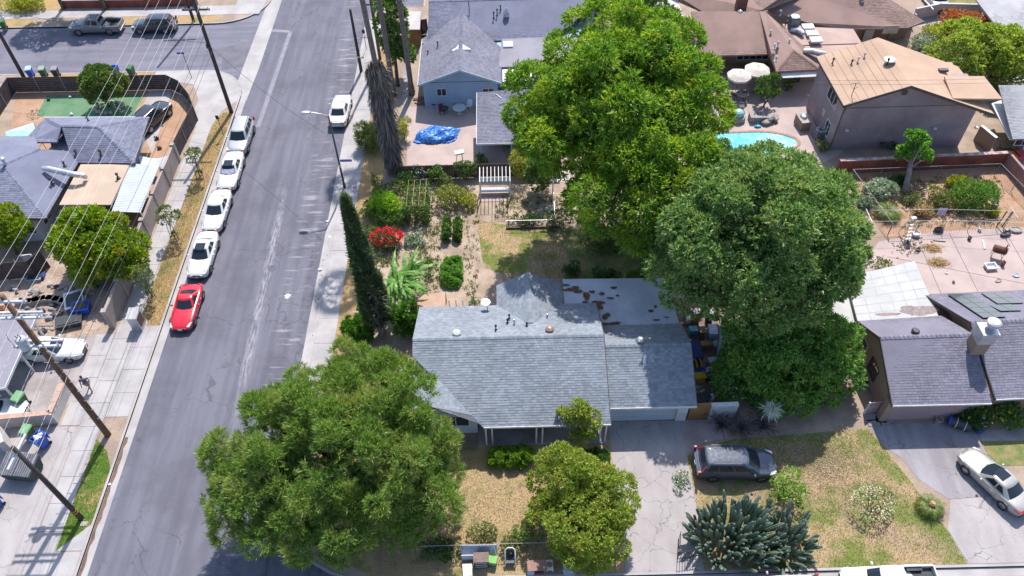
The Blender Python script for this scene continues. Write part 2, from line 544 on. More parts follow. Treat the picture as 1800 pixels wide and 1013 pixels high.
# ---- pavements: every slab between two joints is a piece
SLAB = {}
def pavement(name, x0, x1, ys, mt, z=0.02):
 root = bpy.data.objects.new(name, None)
 COL.objects.link(root)
 root["kind"] = "structure"
 for i in range(len(ys) - 1):
  d = (round(x1 - x0 - 0.02, 3), round(ys[i + 1] - ys[i] - 0.025, 3))
  if (d, mt.name) not in SLAB:
   SLAB[(d, mt.name)] = MB().box((0, 0, 0), (d[0], d[1], 0.12)).mesh("paving_slab", mt)
  piece(SLAB[(d, mt.name)], "paving_slab", root, ((x0 + x1) / 2, (ys[i] + ys[i + 1]) / 2, z - 0.06 + rg.uniform(-0.004, 0.004)))
 return root
def steps(a, b, s):
 n = max(1, round((b - a) / s))
 return [a + (b - a) * i / n for i in range(n + 1)]
pavement("right_pavement", -14.54, -13.05, steps(24.0, 81.0, 2.4), CONC)
pavement("left_pavement", -29.65, -28.15, steps(16.0, 65.0, 1.9), CONC)
pavement("left_apron", -28.13, -26.52, steps(29.9, 37.9, 1.9), CONC)
pavement("left_apron_inner", -31.0, -29.67, steps(29.3, 37.2, 1.9), CONC)
pavement("left_apron_near", -28.13, -26.52, [16.0, 18.6, 20.3], CONC)
# corner of the left block: wide concrete landing
structure(MB().prism([(-30.6, 62.3), (-28.15, 62.3), (-27.7, 64.6), (-26.52, 66.2), (-26.55, 67.3)] + arc(-31.0, 67.1, 4.48, 5, 88) + [(-31.2, 71.6), (-36.0, 71.6), (-36.0, 70.4), (-31.6, 69.2), (-30.4, 66.5)], -0.1, 0.021).build("corner_landing", CONC))
structure(MB().prism([(-120, 70.35), (-36.02, 70.35), (-36.02, 71.0), (-120, 71.0)], -0.1, 0.02).build("cross_pavement", CONC_D))
structure(MB().sheet([(-49, 71.02), (-36.1, 71.02), (-36.1, 71.58), (-49, 71.58)], 0.012).build("cross_verge", VERGE))
# far side of the cross road
structure(MB().prism([(-120, 82.6), (-27.5, 82.6), (-27.0, 86), (-27, 93), (-120, 93)], -0.1, 0.02).build("far_pavement", CONC))
structure(MB().sheet([(-70, 81.0), (-52.0, 81.0), (-52.9, 82.5), (-70, 82.5)], 0.014).build("far_verge", VERGE))
structure(MB().sheet([(-45.5, 81.0), (-32.5, 81.0), (-31.4, 81.7), (-32.3, 82.5), (-45.5, 82.5)], 0.014).build("far_verge", VERGE))
structure(MB().sheet([(-70, 84.3), (-50.0, 84.3), (-50, 93), (-70, 93)], 0.027).build("far_yard", VERGE))
structure(MB().sheet([(-44, 84.6), (-30.5, 84.6), (-30.5, 93), (-44, 93)], 0.027).build("far_yard", DIRT))
# verges along the main road
LEFT_VERGE = [(-28.13, 38.0), (-26.52, 38.0), (-26.52, 64.6), (-27.6, 64.3), (-28.13, 62.2)]
structure(MB().sheet(LEFT_VERGE, 0.012).build("left_verge", VERGE))
NEAR_VERGE = [(-28.13, 20.4), (-26.52, 22.1), (-26.52, 26.0), (-27.2, 27.3), (-28.13, 28.2)]
structure(MB().sheet([(-28.13, 28.2), (-27.2, 27.3), (-26.52, 26.0), (-26.52, 29.8), (-28.13, 29.8)], 0.0115).build("near_verge", DIRT))
structure(MB().prism([(-28.13, 20.38), (-26.52, 20.38), (-26.52, 22.05)], -.1, 0.016).build("verge_corner", CONC))
NEARV = lawn_mat("near_verge_lawn", (0.42, 0.28, 0.14), (0.11, 0.18, 0.035), (0.38, 0.25, 0.15), 0.42, 0.55, 0.6, 0.75, 0.3)
structure(MB().sheet(NEAR_VERGE, 0.012).build("near_verge", NEARV))
structure(MB().sheet([(-13.03, 24), (-11.0, 24), (-11.0, 76), (-13.03, 76)], 0.010).build("right_verge", VERGE))
# middle block surfaces
LAWN_W = [tuple(at(x, y)[:2]) for x, y in ((838, 388), (905, 398), (985, 405), (1000, 470), (985, 488), (905, 490), (850, 470))]
structure(MB().sheet([tuple(at(x, y)[:2]) for x, y in ((640, 330), (990, 300), (1010, 420), (885, 420), (880, 540), (660, 560))], 0.008).build("garden_plot", GARDEN))
structure(MB().sheet(LAWN_W, 0.016).build("backyard_lawn", PATCHY))
structure(MB().sheet([tuple(at(x, y)[:2]) for x, y in ((985, 402), (1180, 400), (1200, 500), (985, 505), (1003, 470))], 0.012).build("backyard_lawn", GREENLAWN))
structure(MB().sheet([(6.55, 18.22), (11.2, 18.22), (11.5, 21.5), (11.4, 28.6), (6.5, 28.6)], 0.012).build("driveway", DRIVE))
structure(MB().prism([(11.42, 26.0), (12.6, 26.8), (14.4, 27.1), (14.4, 28.6), (11.42, 28.6)], -0.1, 0.02).build("gate_walk", CONC_D))
FRONT = [(11.3, 18.24), (26.9, 18.24), (26.6, 20.2), (25.6, 23.2), (24.5, 26.2), (23.9, 27.6), (14.4, 27.0), (11.5, 25.9)]
structure(MB().sheet(FRONT, 0.010).build("front_yard", PATCHY))
structure(MB().sheet([(-8.4, 18.25), (6.5, 18.25), (6.5, 26.9), (-12.9, 26.9), (-12.9, 22), (-11, 19.6)], 0.008).build("front_yard", DRY))
structure(MB().sheet([(24.0, 27.95), (31.0, 27.95), (31.0, 22.6), (27.4, 22.4), (26.0, 23.8), (25.4, 25.4), (24.6, 26.2)], 0.014).build("neighbour_driveway", asphalt_mat("old_drive", (0.27, 0.25, 0.27), (0.35, 0.33, 0.35), crack=0.6)))
structure(MB().sheet([(27.0, 18.24), (36, 18.24), (36, 22.4), (30.9, 22.56), (27.5, 22.36), (26.6, 20.4)], 0.018).build("driveway_apron", DRIVE))
structure(MB().sheet([(31.1, 24.6), (45, 24.6), (45, 26.4), (31.1, 26.4)], 0.014).build("neighbour_lawn", GREENLAWN))
structure(MB().prism([(31.15, 26.45), (45, 26.45), (45, 27.3), (31.15, 27.3)], -0.1, 0.022).build("neighbour_walk", CONC_D))
structure(MB().sheet([(9.9, 28.6), (15.6, 28.6), (15.6, 39.5), (9.9, 39.5)], 0.011).build("side_yard", mat("side_yard_dirt", (0.25, 0.18, 0.15), (0.17, 0.13, 0.11), 0.9, bump=0.5, grain=0.3)))
structure(MB().sheet([tuple(at(x, y)[:2]) for x, y in ((1545, 425), (1640, 408), (1830, 398), (1900, 560), (1600, 560), (1480, 520))], 0.012).build("rear_patio", PATIO))
pj = MB()
for a, b in (((1668, 410), (1722, 520)), ((1560, 452), (1830, 505)), ((1610, 415), (1655, 520)), ((1765, 404), (1830, 520))):
 a, b = at(*a), at(*b)
 pj.ribbon([(a.x, a.y), (b.x, b.y)], 0.045, 0.0, 0.0145)
structure(pj.build("patio_joint", mat("joint_dirt", (0.12, 0.1, 0.09)),))
structure(MB().sheet([tuple(at(x, y)[:2]) for x, y in ((1480, 300), (1760, 290), (1800, 345), (1830, 398), (1560, 418), (1520, 380))], 0.010).build("rear_bed", REDDIRT))
structure(MB().sheet([tuple(at(x, y)[:2]) for x, y in ((1180, 300), (1200, 160), (1300, 120), (1470, 120), (1480, 270), (1420, 300))], 0.011).build("pool_deck", PATIO))
structure(MB().sheet([tuple(at(x, y)[:2]) for x, y in ((716, 188), (840, 186), (900, 292), (715, 291))], 0.012).build("blue_house_patio", PATIO))
structure(MB().prism([tuple(at(x, y)[:2]) for x, y in ((709, 120), (722, 118), (716, 200), (714, 250), (702, 250), (706, 200))], -0.1, 0.016).build("side_path", CONC_D))
# left block yards
structure(MB().sheet([tuple(at(x, y)[:2]) for x, y in ((0, 330), (30, 160), (300, 158), (330, 190), (310, 290), (250, 420), (0, 420))], 0.008).build("corner_yard", REDDIRT))
structure(MB().sheet([tuple(at(x, y)[:2]) for x, y in ((64, 204), (82, 168), (255, 166), (232, 208))], 0.014).build("turf_lawn", TURF))
structure(MB().sheet([tuple(at(x, y)[:2]) for x, y in ((240, 215), (262, 160), (303, 160), (268, 270)) ], 0.018).build("corner_drive", CONC))
structure(MB().sheet([tuple(at(x, y)[:2]) for x, y in ((-10, 470), (110, 455), (200, 520), (150, 640), (-10, 600))], 0.010).build("rubble_yard", mat("rubble_dirt", (0.45, 0.34, 0.27), (0.30, 0.22, 0.17), 0.9, bump=0.8, bscale=7, grain=0.35, gscale=6)))
structure(MB().sheet([tuple(at(x, y)[:2]) for x, y in ((-30, 600), (172, 590), (140, 690), (100, 735), (-30, 735))], 0.013).build("left_court", CONC_D))
structure(MB().sheet([(-40, 16), (-29.7, 16), (-29.7, 29.2), (-31.2, 29.2), (-40, 29.2)], 0.009).build("left_drive", DRIVE))
# ------------------------------------------------------------------ houses
def shingle_mat(name, c, var=0.17):
 return mat(name, c, tuple(x * 0.83 for x in c), 0.45, rough=0.9, grain=0.14, gscale=30, island=var, bump=0.12, bscale=60, spec=0.25)
SH_GREY = shingle_mat("shingle_grey", (0.255, 0.285, 0.33))
SH_BLUE = shingle_mat("shingle_blue", (0.20, 0.205, 0.262))
SH_VIOLET = shingle_mat("shingle_violet", (0.20, 0.21, 0.285))
SH_DARK = shingle_mat("shingle_slate", (0.175, 0.165, 0.215))
SH_BROWN = shingle_mat("shingle_brown", (0.32, 0.215, 0.185))
SH_PALE = shingle_mat("shingle_pale", (0.42, 0.41, 0.43))
ROLL_TAN = mat("rolled_roof_tan", (0.50, 0.345, 0.245), (0.43, 0.29, 0.205), 0.4, bump=0.15, grain=0.1)
ROLL_PINK = mat("rolled_roof_pink", (0.47, 0.34, 0.29), (0.41, 0.29, 0.25), 0.4, bump=0.12, grain=0.08)
ROLL_GREY = mat("rolled_roof_grey", (0.28, 0.27, 0.31), (0.23, 0.22, 0.26), 0.5, bump=0.15, grain=0.1)
WHITE_MEMB = mat("white_membrane", (0.50, 0.50, 0.495), (0.43, 0.425, 0.42), 0.4, grain=0.05)
TRIM = mat("white_trim", (0.74, 0.74, 0.75), (0.62, 0.62, 0.64), 2.0, grain=0.06, rough=0.6)
DARKTRIM = mat("dark_trim", (0.07, 0.06, 0.06), (0.11, 0.09, 0.085), 2.0, rough=0.6)
W_BLUE = mat("stucco_blue", (0.36, 0.47, 0.62), (0.32, 0.42, 0.57), 0.6, bump=0.25, grain=0.06)
W_PALE = mat("stucco_pale", (0.52, 0.58, 0.66), (0.46, 0.52, 0.60), 0.6, bump=0.25, grain=0.06)
W_MAUVE = mat("stucco_mauve", (0.40, 0.315, 0.335), (0.31, 0.24, 0.265), 0.5, bump=0.3, grain=0.10)
W_BEIGE = mat("stucco_beige", (0.36, 0.25, 0.19), (0.31, 0.22, 0.17), 0.4, bump=0.3, grain=0.09)
W_PINK = mat("stucco_pink", (0.40, 0.28, 0.29), (0.35, 0.25, 0.26), 0.4, bump=0.3, grain=0.08)
W_WALL = mat("stucco_fence", (0.43, 0.35, 0.32), (0.33, 0.27, 0.25), 0.5, bump=0.35, grain=0.12)
W_LIGHT = mat("stucco_light", (0.62, 0.57, 0.54), (0.54, 0.49, 0.47), 0.5, bump=0.3, grain=0.08)
GLASS = paint("window_glass", (0.03, 0.035, 0.045), rough=0.06, coat=1.0)
GALV = mat("galvanised", (0.62, 0.64, 0.68), (0.5, 0.52, 0.56), 3.0, rough=0.4, metal=0.6, grain=0.06)
RUST = mat("rust", (0.19, 0.085, 0.05), (0.12, 0.05, 0.032), 4.0, grain=0.3)
TERRA = mat("rusted_vent", (0.52, 0.33, 0.26), (0.40, 0.25, 0.20), 5.0, metal=0.3, rough=0.5)
BLACKM = mat("black_metal", (0.03, 0.03, 0.035), (0.05, 0.05, 0.055), 4.0, rough=0.5)
WOOD = mat("weathered_wood", (0.28, 0.19, 0.13), (0.19, 0.13, 0.09), 1.2, bump=0.3, grain=0.2)
ORANGEWOOD = mat("orange_wood", (0.42, 0.20, 0.09), (0.34, 0.16, 0.07), 1.5, bump=0.2, grain=0.15)
PLASTICW = mat("white_plastic", (0.78, 0.78, 0.80), (0.70, 0.70, 0.73), 3.0, rough=0.5, grain=0.05)
def shingles(mb, poly, expo=0.17, tab=0.32, lift=0.02):
 """overlapping courses of separate tabs on a convex planar roof face; poly[0]->poly[1] runs along the eave"""
 P = [Vector(p) for p in poly]
 u = (P[1] - P[0])
 u.z = 0 if abs(u.z) < 0.3 else u.z
 u.normalize()
 far = max(P[2:], key=lambda p: ((p - P[0]) - u * (p - P[0]).dot(u)).length)
 w = ((far - P[0]) - u * (far - P[0]).dot(u)).normalized()
 nrm = u.cross(w)
 if nrm.z < 0:
  nrm = -nrm
 Q = [((p - P[0]).dot(u), (p - P[0]).dot(w)) for p in P]
 def span(s):
  xs = []
  for i in range(len(Q)):
   a, b = Q[i], Q[(i + 1) % len(Q)]
   if (a[1] - s) * (b[1] - s) <= 0 and abs(a[1] - b[1]) > 1e-6:
    xs.append(a[0] + (b[0] - a[0]) * (s - a[1]) / (b[1] - a[1]))
  return (min(xs), max(xs)) if len(xs) >= 2 else None
 s0 = min(q[1] for q in Q)
 top = max(q[1] for q in Q)
 rows = max(1, int((top - s0) / expo))
 r = random.Random(int(abs(P[0].x * 100) + rows))
 def pt(a, s, h):
  return P[0] + u * a + w * s + nrm * h
 for k in range(rows):
  sa, sb = s0 + 0.001 + k * expo, min(top - 0.001, s0 + (k + 1) * expo)
  A, B = span(sa), span(sb)
  if not A or not B:
   continue
  x = min(A[0], B[0]) - r.uniform(0, tab)
  hi = max(A[1], B[1])
  while x < hi:
   wd = tab * r.uniform(0.75, 1.25)
   x2 = x + wd - 0.012
   a0, a1 = max(x, A[0]), min(x2, A[1])
   b0, b1 = max(x, B[0]), min(x2, B[1])
   if a1 - a0 > 0.02 or b1 - b0 > 0.02:
    a0, a1 = (a0, a1) if a1 > a0 else ((a0 + a1) / 2,) * 2
    b0, b1 = (b0, b1) if b1 > b0 else ((b0 + b1) / 2,) * 2
    h = lift * r.uniform(0.8, 1.4)
    v = [pt(a0, sa, h), pt(a1, sa, h), pt(b1, sb, 0.005), pt(b0, sb, 0.005), pt(a0, sa, 0.001), pt(a1, sa, 0.001)]
    mb.add(v, [(0, 1, 2, 3), (4, 5, 1, 0)])
   x += wd
def roof(house, faces, m, ridges=(), thick=0.14, expo=0.17, tab=0.32, plain=False, label=None, caps=None):
 """roof slab with its shingle courses and ridge caps; each face starts with its eave edge"""
 mb = MB()
 for f in faces:
  mb.slab([tuple(p) for p in f], thick)
 ro = mb.build("roof", m, house, label=label)
 if not plain:
  sm = MB()
  for f in faces:
   shingles(sm, f, expo, tab)
  sm.build("shingles", m, ro, kind="stuff")
 if ridges:
  cp = MB()
  for a, b in ridges:
   a, b = Vector(a), Vector(b)
   n = max(2, int((b - a).length / 0.3))
   d = (b - a).normalized()
   s_ = Vector((-d.y, d.x, 0)).normalized()
   for i in range(n):
    p, q = a + (b - a) * (i / n), a + (b - a) * ((i + 0.93) / n)
    up = Vector((0, 0, 0.035 + 0.02))
    up2 = Vector((0, 0, 0.035))
    dn = Vector((0, 0, -0.03))
    cp.add([p + up, q + up2, q + s_ * 0.16 + dn, p + s_ * 0.16 + dn + Vector((0, 0, .015)), q - s_ * 0.16 + dn, p - s_ * 0.16 + dn + Vector((0, 0, .015))],
      [(0, 1, 2, 3), (1, 0, 5, 4), (0, 3, 5)])
  cp.build("ridge_cap", caps or m, ro, kind="stuff")
 return ro
def fascia(house, lines, m, h=0.2, name="fascia"):
 """boards under the roof edge"""
 for a, b in lines:
  mb = MB()
  a, b = Vector(a), Vector(b)
  d = (b - a).normalized()
  s_ = Vector((-d.y, d.x, 0)).normalized() * 0.022
  t, k = Vector((0, 0, 0.012)), Vector((0, 0, -h))
  mb.add([a + s_ + t, b + s_ + t, b - s_ + t, a - s_ + t, a + s_ + k, b + s_ + k, b - s_ + k, a - s_ + k],
    [(0, 1, 2, 3), (7, 6, 5, 4), (0, 4, 5, 1), (2, 6, 7, 3), (1, 5, 6, 2), (3, 7, 4, 0)])
  mb.build(name, m, house)
def window(house, p, ang, w, h, panes=2, frame=TRIM, glass=GLASS, name="window", rows=1):
 """window on a wall: p = lower left corner on the wall face, ang = direction of the wall's run seen from outside"""
 u = Vector((cos(ang), sin(ang), 0))
 nrm = Vector((sin(ang), -cos(ang), 0))
 p = Vector(p)
 fr = MB()
 t = 0.06
 def bar(a0, a1, z0, z1, d0, d1):
  q = [p + u * a + nrm * d + Vector((0, 0, z)) for z in (z0, z1) for a, d in ((a0, d0), (a1, d0), (a1, d1), (a0, d1))]
  return q
 H6 = [(3, 2, 1, 0), (4, 5, 6, 7), (0, 1, 5, 4), (1, 2, 6, 5), (2, 3, 7, 6), (3, 0, 4, 7)]
 fr.add(bar(-t, w + t, -t, 0, -0.02, 0.05), H6)
 fr.add(bar(-t, w + t, h, h + t, -0.02, 0.05), H6)
 fr.add(bar(-t, 0, 0, h, -0.02, 0.048), H6)
 fr.add(bar(w, w + t, 0, h, -0.02, 0.048), H6)
 for i in range(1, panes):
  fr.add(bar(w * i / panes - 0.025, w * i / panes + 0.025, 0, h, -0.02, 0.044), H6)
 for j in range(1, rows):
  fr.add(bar(0, w, h * j / rows - 0.015, h * j / rows + 0.015, -0.02, 0.04), H6)
 f = fr.build(name, frame, house)
 for i in range(panes):
  g_ = MB().add(bar(w * i / panes + 0.012, w * (i + 1) / panes - 0.012, 0.005, h - 0.005, 0.004, 0.016), H6)
  g_.build("pane", glass, f)
 return f
def walls(house, poly, z1, m, z0=-0.1, gables=(), name="wall"):
 mb = MB().prism([tuple(p[:2]) for p in poly], z0, z1)
 for tri in gables:
  a, b, c = [Vector(p) for p in tri[:3]]
  d = Vector(tri[3]) if len(tri) > 3 else Vector((0, 0.15, 0))
  mb.add([a, b, c, a + d, b + d, c + d], [(0, 1, 2), (5, 4, 3), (0, 3, 4, 1), (1, 4, 5, 2), (2, 5, 3, 0)])
 return mb.build(name, m, house)
def turbine(house, p, m, k=1.0):
 mb = MB().lathe(p, [(0.26 * k, -0.25), (0.26 * k, 0.06), (0.17 * k, 0.08), (0.17 * k, 0.18)], 14)
 for i in range(14):     # vanes of the spinning ball
  a = 2 * pi * i / 14
  pr = [(0.18, 0.18), (0.27, 0.26), (0.31, 0.37), (0.27, 0.48), (0.13, 0.56)]
  vs = []
  for r_, z in pr:
   for da, rr in ((0.0, r_), (0.36, r_ * 0.94)):
    vs.append((p[0] + rr * k * cos(a + da), p[1] + rr * k * sin(a + da), p[2] + z * k))
  mb.add(vs, [(2 * j, 2 * j + 1, 2 * j + 3, 2 * j + 2) for j in range(4)])
 mb.lathe(p, [(0.15 * k, 0.55 * k), (0.10 * k, 0.585 * k), (0.01, 0.60 * k)], 12)
 return mb.build("roof_turbine", m, house)
def pipe_vent(house, p, m, h=0.45, r=0.06, cap=True):
 mb = MB().lathe(p, [(r * 2.6, -0.06), (r * 2.4, 0.03), (r, 0.08), (r, h)], 10)
 if cap:
  mb.lathe((p[0], p[1], p[2] + h), [(r * 1.9, 0.0), (r * 1.9, 0.07), (r * 0.6, 0.16)], 10)
 return mb.build("vent_pipe", m, house)
# ================= the main house in the middle
HY = 36.6
mh = thing("bungalow", "grey shingled bungalow with garage, three round turbine vents on its ridge", "house", (0, 32, 0))
RL, RR = (-6.5, 32.25, 5.0), (6.18, 32.25, 5.0)
zf = 2.6
zb = 3.05
front = [(-1.9, 26.85, zf), (6.3, 26.85, zf), RR, RL, (-6.5, 31.2, 4.55)]
back = [(6.18, HY, zb), (-6.5, HY, zb), RL, RR]
wing_r = [(-1.9, 28.0, 2.6), (-1.9, 26.95, 2.6), (-5.2, 30.2, 4.05), (-5.2, 27.9, 4.05)]
wing_r = [(-1.9, 27.0, 2.6), (-5.2, 30.05, 4.02), (-5.2, 27.9, 4.02), (-2.0, 27.9, 2.62)]
rw = roof(mh, [front, back], SH_GREY, [(RL, RR)], expo=0.17, tab=0.25)
wing_right = [(-1.86, 27.9, 2.58), (-1.86, 26.95, 2.58), (-5.2, 30.15, 4.06), (-5.2, 27.55, 4.06)]
wr = [(-1.84, 27.55, 2.57), (-1.84, 27.0, 2.57), (-5.2, 30.2, 4.07), (-5.2, 27.55, 4.07)]
wl = [(-8.6, 31.0, 2.57), (-8.6, 27.55, 2.57), (-5.2, 27.55, 4.07), (-5.2, 31.0, 4.07)]
roof(mh, [wr[:4], wl], SH_GREY, [((-5.2, 27.55, 4.07), (-5.2, 30.2, 4.07))], expo=0.17, tab=0.25)
# rear wing with its own ridge
wa = at(928, 479, 4.35)
xr = wa.x
rl = [(xr - 2.3, 37.3, 3.0), (xr - 2.3, wa.y, 3.0), (xr, wa.y, 4.35), (xr, 33.8, 4.35)]
rr_ = [(xr + 2.45, wa.y, 3.0), (xr + 2.45, 36.9, 3.0), (xr, 33.8, 4.35), (xr, wa.y, 4.35)]
rr_[1] = (xr + 2.45, 36.4, 3.0)
rl[0] = (xr - 2.3, 36.4, 3.0)
roof(mh, [rl[:4], rr_], SH_GREY, [((xr, wa.y, 4.35), (xr, 33.9, 4.35))], expo=0.17, tab=0.25)
# garage roof, half a metre lower
gf = [(6.32, 28.05, 2.6), (12.05, 28.05, 2.6), (12.0, 31.8, 4.4), (6.3, 31.8, 4.4)]
gb = [(11.95, 34.5, 3.1), (6.3, 34.5, 3.1), (6.3, 31.8, 4.4), (12.0, 31.8, 4.4)]
roof(mh, [gf, gb], SH_GREY, [((6.3, 31.8, 4.4), (12.0, 31.8, 4.4))], expo=0.17, tab=0.25)
# flat patio roof behind
FLAT = mat("patched_flat_roof", (0.56, 0.58, 0.64), (0.42, 0.44, 0.51), 0.35, bump=0.15, grain=0.12)
fl = [(3.95, 39.1, 2.92), (3.95, 36.6, 2.95), (6.3, 36.5, 2.98), (6.3, 34.52, 3.02), (11.9, 34.52, 3.02), (11.45, 39.0, 2.92)]
fr_ = MB().slab(fl, 0.14).build("flat_roof", FLAT, mh)
sh_ = MB()
for i in range(5):
 for j in range(4):
  x, y = 4.1 + i * 1.5 + (j % 2) * 0.4, 38.0 - j * 0.95
  if x + 1.4 > 11.4 or (y < 36.7 and x < 6.4) or y < 34.6:
   continue
  sh_.box((x + 0.72, y + 0.45, 2.985 - (y - 34) * 0.022 + 0.012), (1.42, 0.88, 0.012))
sh_.build("roofing_sheet", FLAT, fr_, kind="stuff")
# rusty scabs where the coating has gone
rg = random.Random(11)
rs = MB()
for px, py, sx, sy in ((1003, 508, 1.0, .35), (1022, 512, .9, .3), (1030, 520, .5, .6), (1040, 512, .35, .3), (1058, 516, .4, .3), (1050, 531, .9, .35), (1056, 540, .4, .5), (1064, 555, .5, .5),
      (1068, 570, 1.1, .35), (1081, 569, .6, .25), (1080, 505, .5, .2), (1075, 524, .5, .2), (1086, 519, .2, .2), (1146, 546, .3, .2), (1152, 540, .2, .3), (1156, 563, .6, .15),
      (995, 500, .5, .2), (1012, 503, .4, .2), (1028, 530, .4, .2), (1142, 547, .25, .2), (1172, 558, .4, .1)):
 c = at(px, py, 3.02)
 for j in range(3):
  ox, oy = rg.uniform(-.3, .3) * sx, rg.uniform(-.3, .3) * sy
  pts = [(c.x + ox + sx * .55 * rg.uniform(.5, 1) * cos(t), c.y + oy + sy * .55 * rg.uniform(.5, 1) * sin(t)) for t in [k * 2 * pi / 11 for k in range(11)]]
  rs.sheet(pts, 3.055 - (c.y - 34) * 0.022 + j * 0.002 + (0.05 if c.y < 34.6 else 0))
rs.build("rust_patch", RUST, fr_, kind="stuff")
# walls
walls(mh, [(-8.1, 28.0), (-2.35, 28.0), (-2.35, 28.6), (5.9, 28.6), (5.9, 36.2), (-6.1, 36.2), (-6.1, 30.8), (-8.1, 30.8)], 2.55, W_PALE, gables=[((-8.1, 28.0, 2.5), (-2.35, 28.0, 2.5), (-5.2, 28.0, 3.85))])
walls(mh, [(6.2, 28.55), (6.6, 28.55), (6.6, 34.3), (6.2, 34.3)], 2.55, W_PALE)
walls(mh, [(11.05, 28.55), (11.75, 28.55), (11.75, 34.3), (11.05, 34.3)], 2.55, TRIM)
MB().prism([(6.6, 28.56), (11.05, 28.56), (11.05, 28.8), (6.6, 28.8)], 2.18, 2.56).build("garage_header", W_PALE, mh)
gd = MB().box((8.825, 28.72, 1.08), (4.44, 0.08, 2.2)).build("garage_door", W_PALE, mh)
for k in range(4):
 MB().box((8.825, 28.675, 0.27 + k * 0.54), (4.40, 0.03, 0.5)).build("panel", W_PALE, gd)
walls(mh, [(xr - 2.0, 36.3), (xr + 2.1, 36.3), (xr + 2.1, wa.y - 0.3), (xr - 2.0, wa.y - 0.3)], 2.9, W_PALE)
for x in (4.3, 11.2):
 MB().box((x, 38.7, 1.4), (0.12, 0.12, 2.9)).build("patio_post", TRIM, mh)
fascia(mh, [((-1.86, 26.82, 2.6), (6.32, 26.82, 2.6)), ((6.36, 28.02, 2.6), (12.05, 28.02, 2.6))], TRIM, 0.16, "gutter")
fascia(mh, [((6.33, 26.85, 2.62), (6.21, 32.25, 5.01)), ((6.21, 32.25, 5.01), (6.21, 36.6, 3.06)), ((12.07, 28.05, 2.61), (12.02, 31.8, 4.41)), ((12.02, 31.8, 4.41), (11.97, 34.5, 3.1)),
   ((-1.84, 27.52, 2.57), (-5.2, 27.52, 4.07)), ((-5.2, 27.52, 4.07), (-8.6, 27.52, 2.57))], DARKTRIM, 0.14)
for x in (-1.75, -1.35, 1.55, 1.95, 5.75, 6.1):
 MB().box((x, 27.05, 1.27), (0.11, 0.11, 2.56)).build("porch_post", TRIM, mh)
MB().prism([(-2.3, 26.9), (6.1, 26.9), (6.1, 28.58), (-2.3, 28.58)], -0.1, 0.12).build("porch_floor", CONC_D, mh)
MB().box((0.2, 28.52, 0.55), (3.2, 0.14, 1.0)).build("brick_facing", mat("brick_dark", (0.20, 0.10, 0.075), (0.13, 0.07, 0.055), 6, grain=0.2), mh)
window(mh, (-0.9, 28.6, 1.1), 0, 2.0, 1.1, 2)
window(mh, (3.9, 28.6, 1.1), 0, 1.4, 1.1, 2)
MB().box((2.4, 28.57, 1.15), (0.95, 0.07, 2.05)).build("front_door", DARKTRIM, mh)
window(mh, (-4.6, 28.0, 1.0), 0, 1.7, 1.1, 2)
for px, py, m_ in ((803, 588, PLASTICW), (966, 580, TERRA)):
 p = at(px, py, 4.85)
 turbine(mh, (p.x, p.y, 4.84 - abs(p.y - 32.25) * 0.44), m_, 0.95)
p = at(1126, 600, 4.4)
turbine(mh, (p.x, p.y, 4.22), GALV, 0.9)
for px, py, h, m_ in ((872, 587, .45, BLACKM), (895, 557, .4, BLACKM), (892, 568, .35, BLACKM), (904, 571, .35, GALV), (926, 576, .25, BLACKM), (962, 553, .2, GALV)):
 p = at(px, py, 4.2)
 pipe_vent(mh, (p.x, p.y, max(3.1, 5.0 - abs(p.y - 32.25) * 0.448)), m_, h, 0.045)
p = at(857, 545, 3.4)
dish = MB().tube([(p.x, p.y, 3.25), (p.x, p.y, 3.7), (p.x - .1, p.y + .2, 3.95)], 0.03)
dish.lathe((p.x - .1, p.y + .2, 3.95), [(0.02, -0.05), (0.2, 0.0), (0.3, 0.08), (0.31, 0.09)], 14)
dish.build("satellite_dish", GALV, mh)
p = at(900, 490, 3.4)
MB().tube([(p.x, p.y, 3.1), (p.x, p.y, 3.9)], 0.03).tube([(p.x - .35, p.y, 3.8), (p.x + .25, p.y + .1, 3.9)], 0.02).build("aerial", BLACKM, mh)
# ================= house to the right of it
rh = thing("stucco_house", "beige stucco house with slate grey roof, solar panels and a boxed metal chimney", "house", (29, 32, 0))
rf = [(24.75, 27.75, 2.6), (31.2, 27.75, 2.6), (31.0, 32.1, 4.3), (24.75, 32.0, 4.3)]
rb = [(30.4, 34.7, 3.08), (24.38, 34.4, 3.08), (24.75, 32.0, 4.3), (31.0, 32.1, 4.3)]
rf2 = [(31.5, 27.95, 2.75), (45, 28.3, 2.75), (45, 33.2, 4.6), (31.05, 32.9, 4.6)]
rb2 = [(45, 37.2, 2.95), (29.95, 36.8, 2.95), (31.05, 32.9, 4.6), (45, 33.2, 4.6)]
SH_R2 = shingle_mat("shingle_right", (0.205, 0.195, 0.25), 0.14)
roof(rh, [rf, rb], SH_R2, [((24.75, 32.0, 4.3), (31.0, 32.1, 4.3))], expo=0.18, tab=0.28)
ro2 = roof(rh, [rf2, rb2], SH_R2, [((31.05, 32.9, 4.6), (45, 33.2, 4.6))], expo=0.18, tab=0.28)
walls(rh, [(25.0, 28.35), (31.4, 28.35), (31.4, 28.6), (44.8, 28.9), (44.8, 36.7), (30.6, 36.5), (30.6, 34.4), (25.0, 34.2)], 2.5, W_BEIGE)
MB().prism([(25.02, 28.26), (31.3, 28.26), (31.3, 28.33), (25.02, 28.33)], -0.05, 2.5).build("front_wall", W_PINK, rh)
MB().add([(25.0, 28.5, 2.5), (25.0, 34.4, 2.5), (25.0, 32.0, 4.15), (25.2, 28.5, 2.5), (25.2, 34.4, 2.5), (25.2, 32.0, 4.15)], [(0, 2, 1), (3, 4, 5), (0, 3, 5, 2), (2, 5, 4, 1)]).build("gable_wall", W_BEIGE, rh)
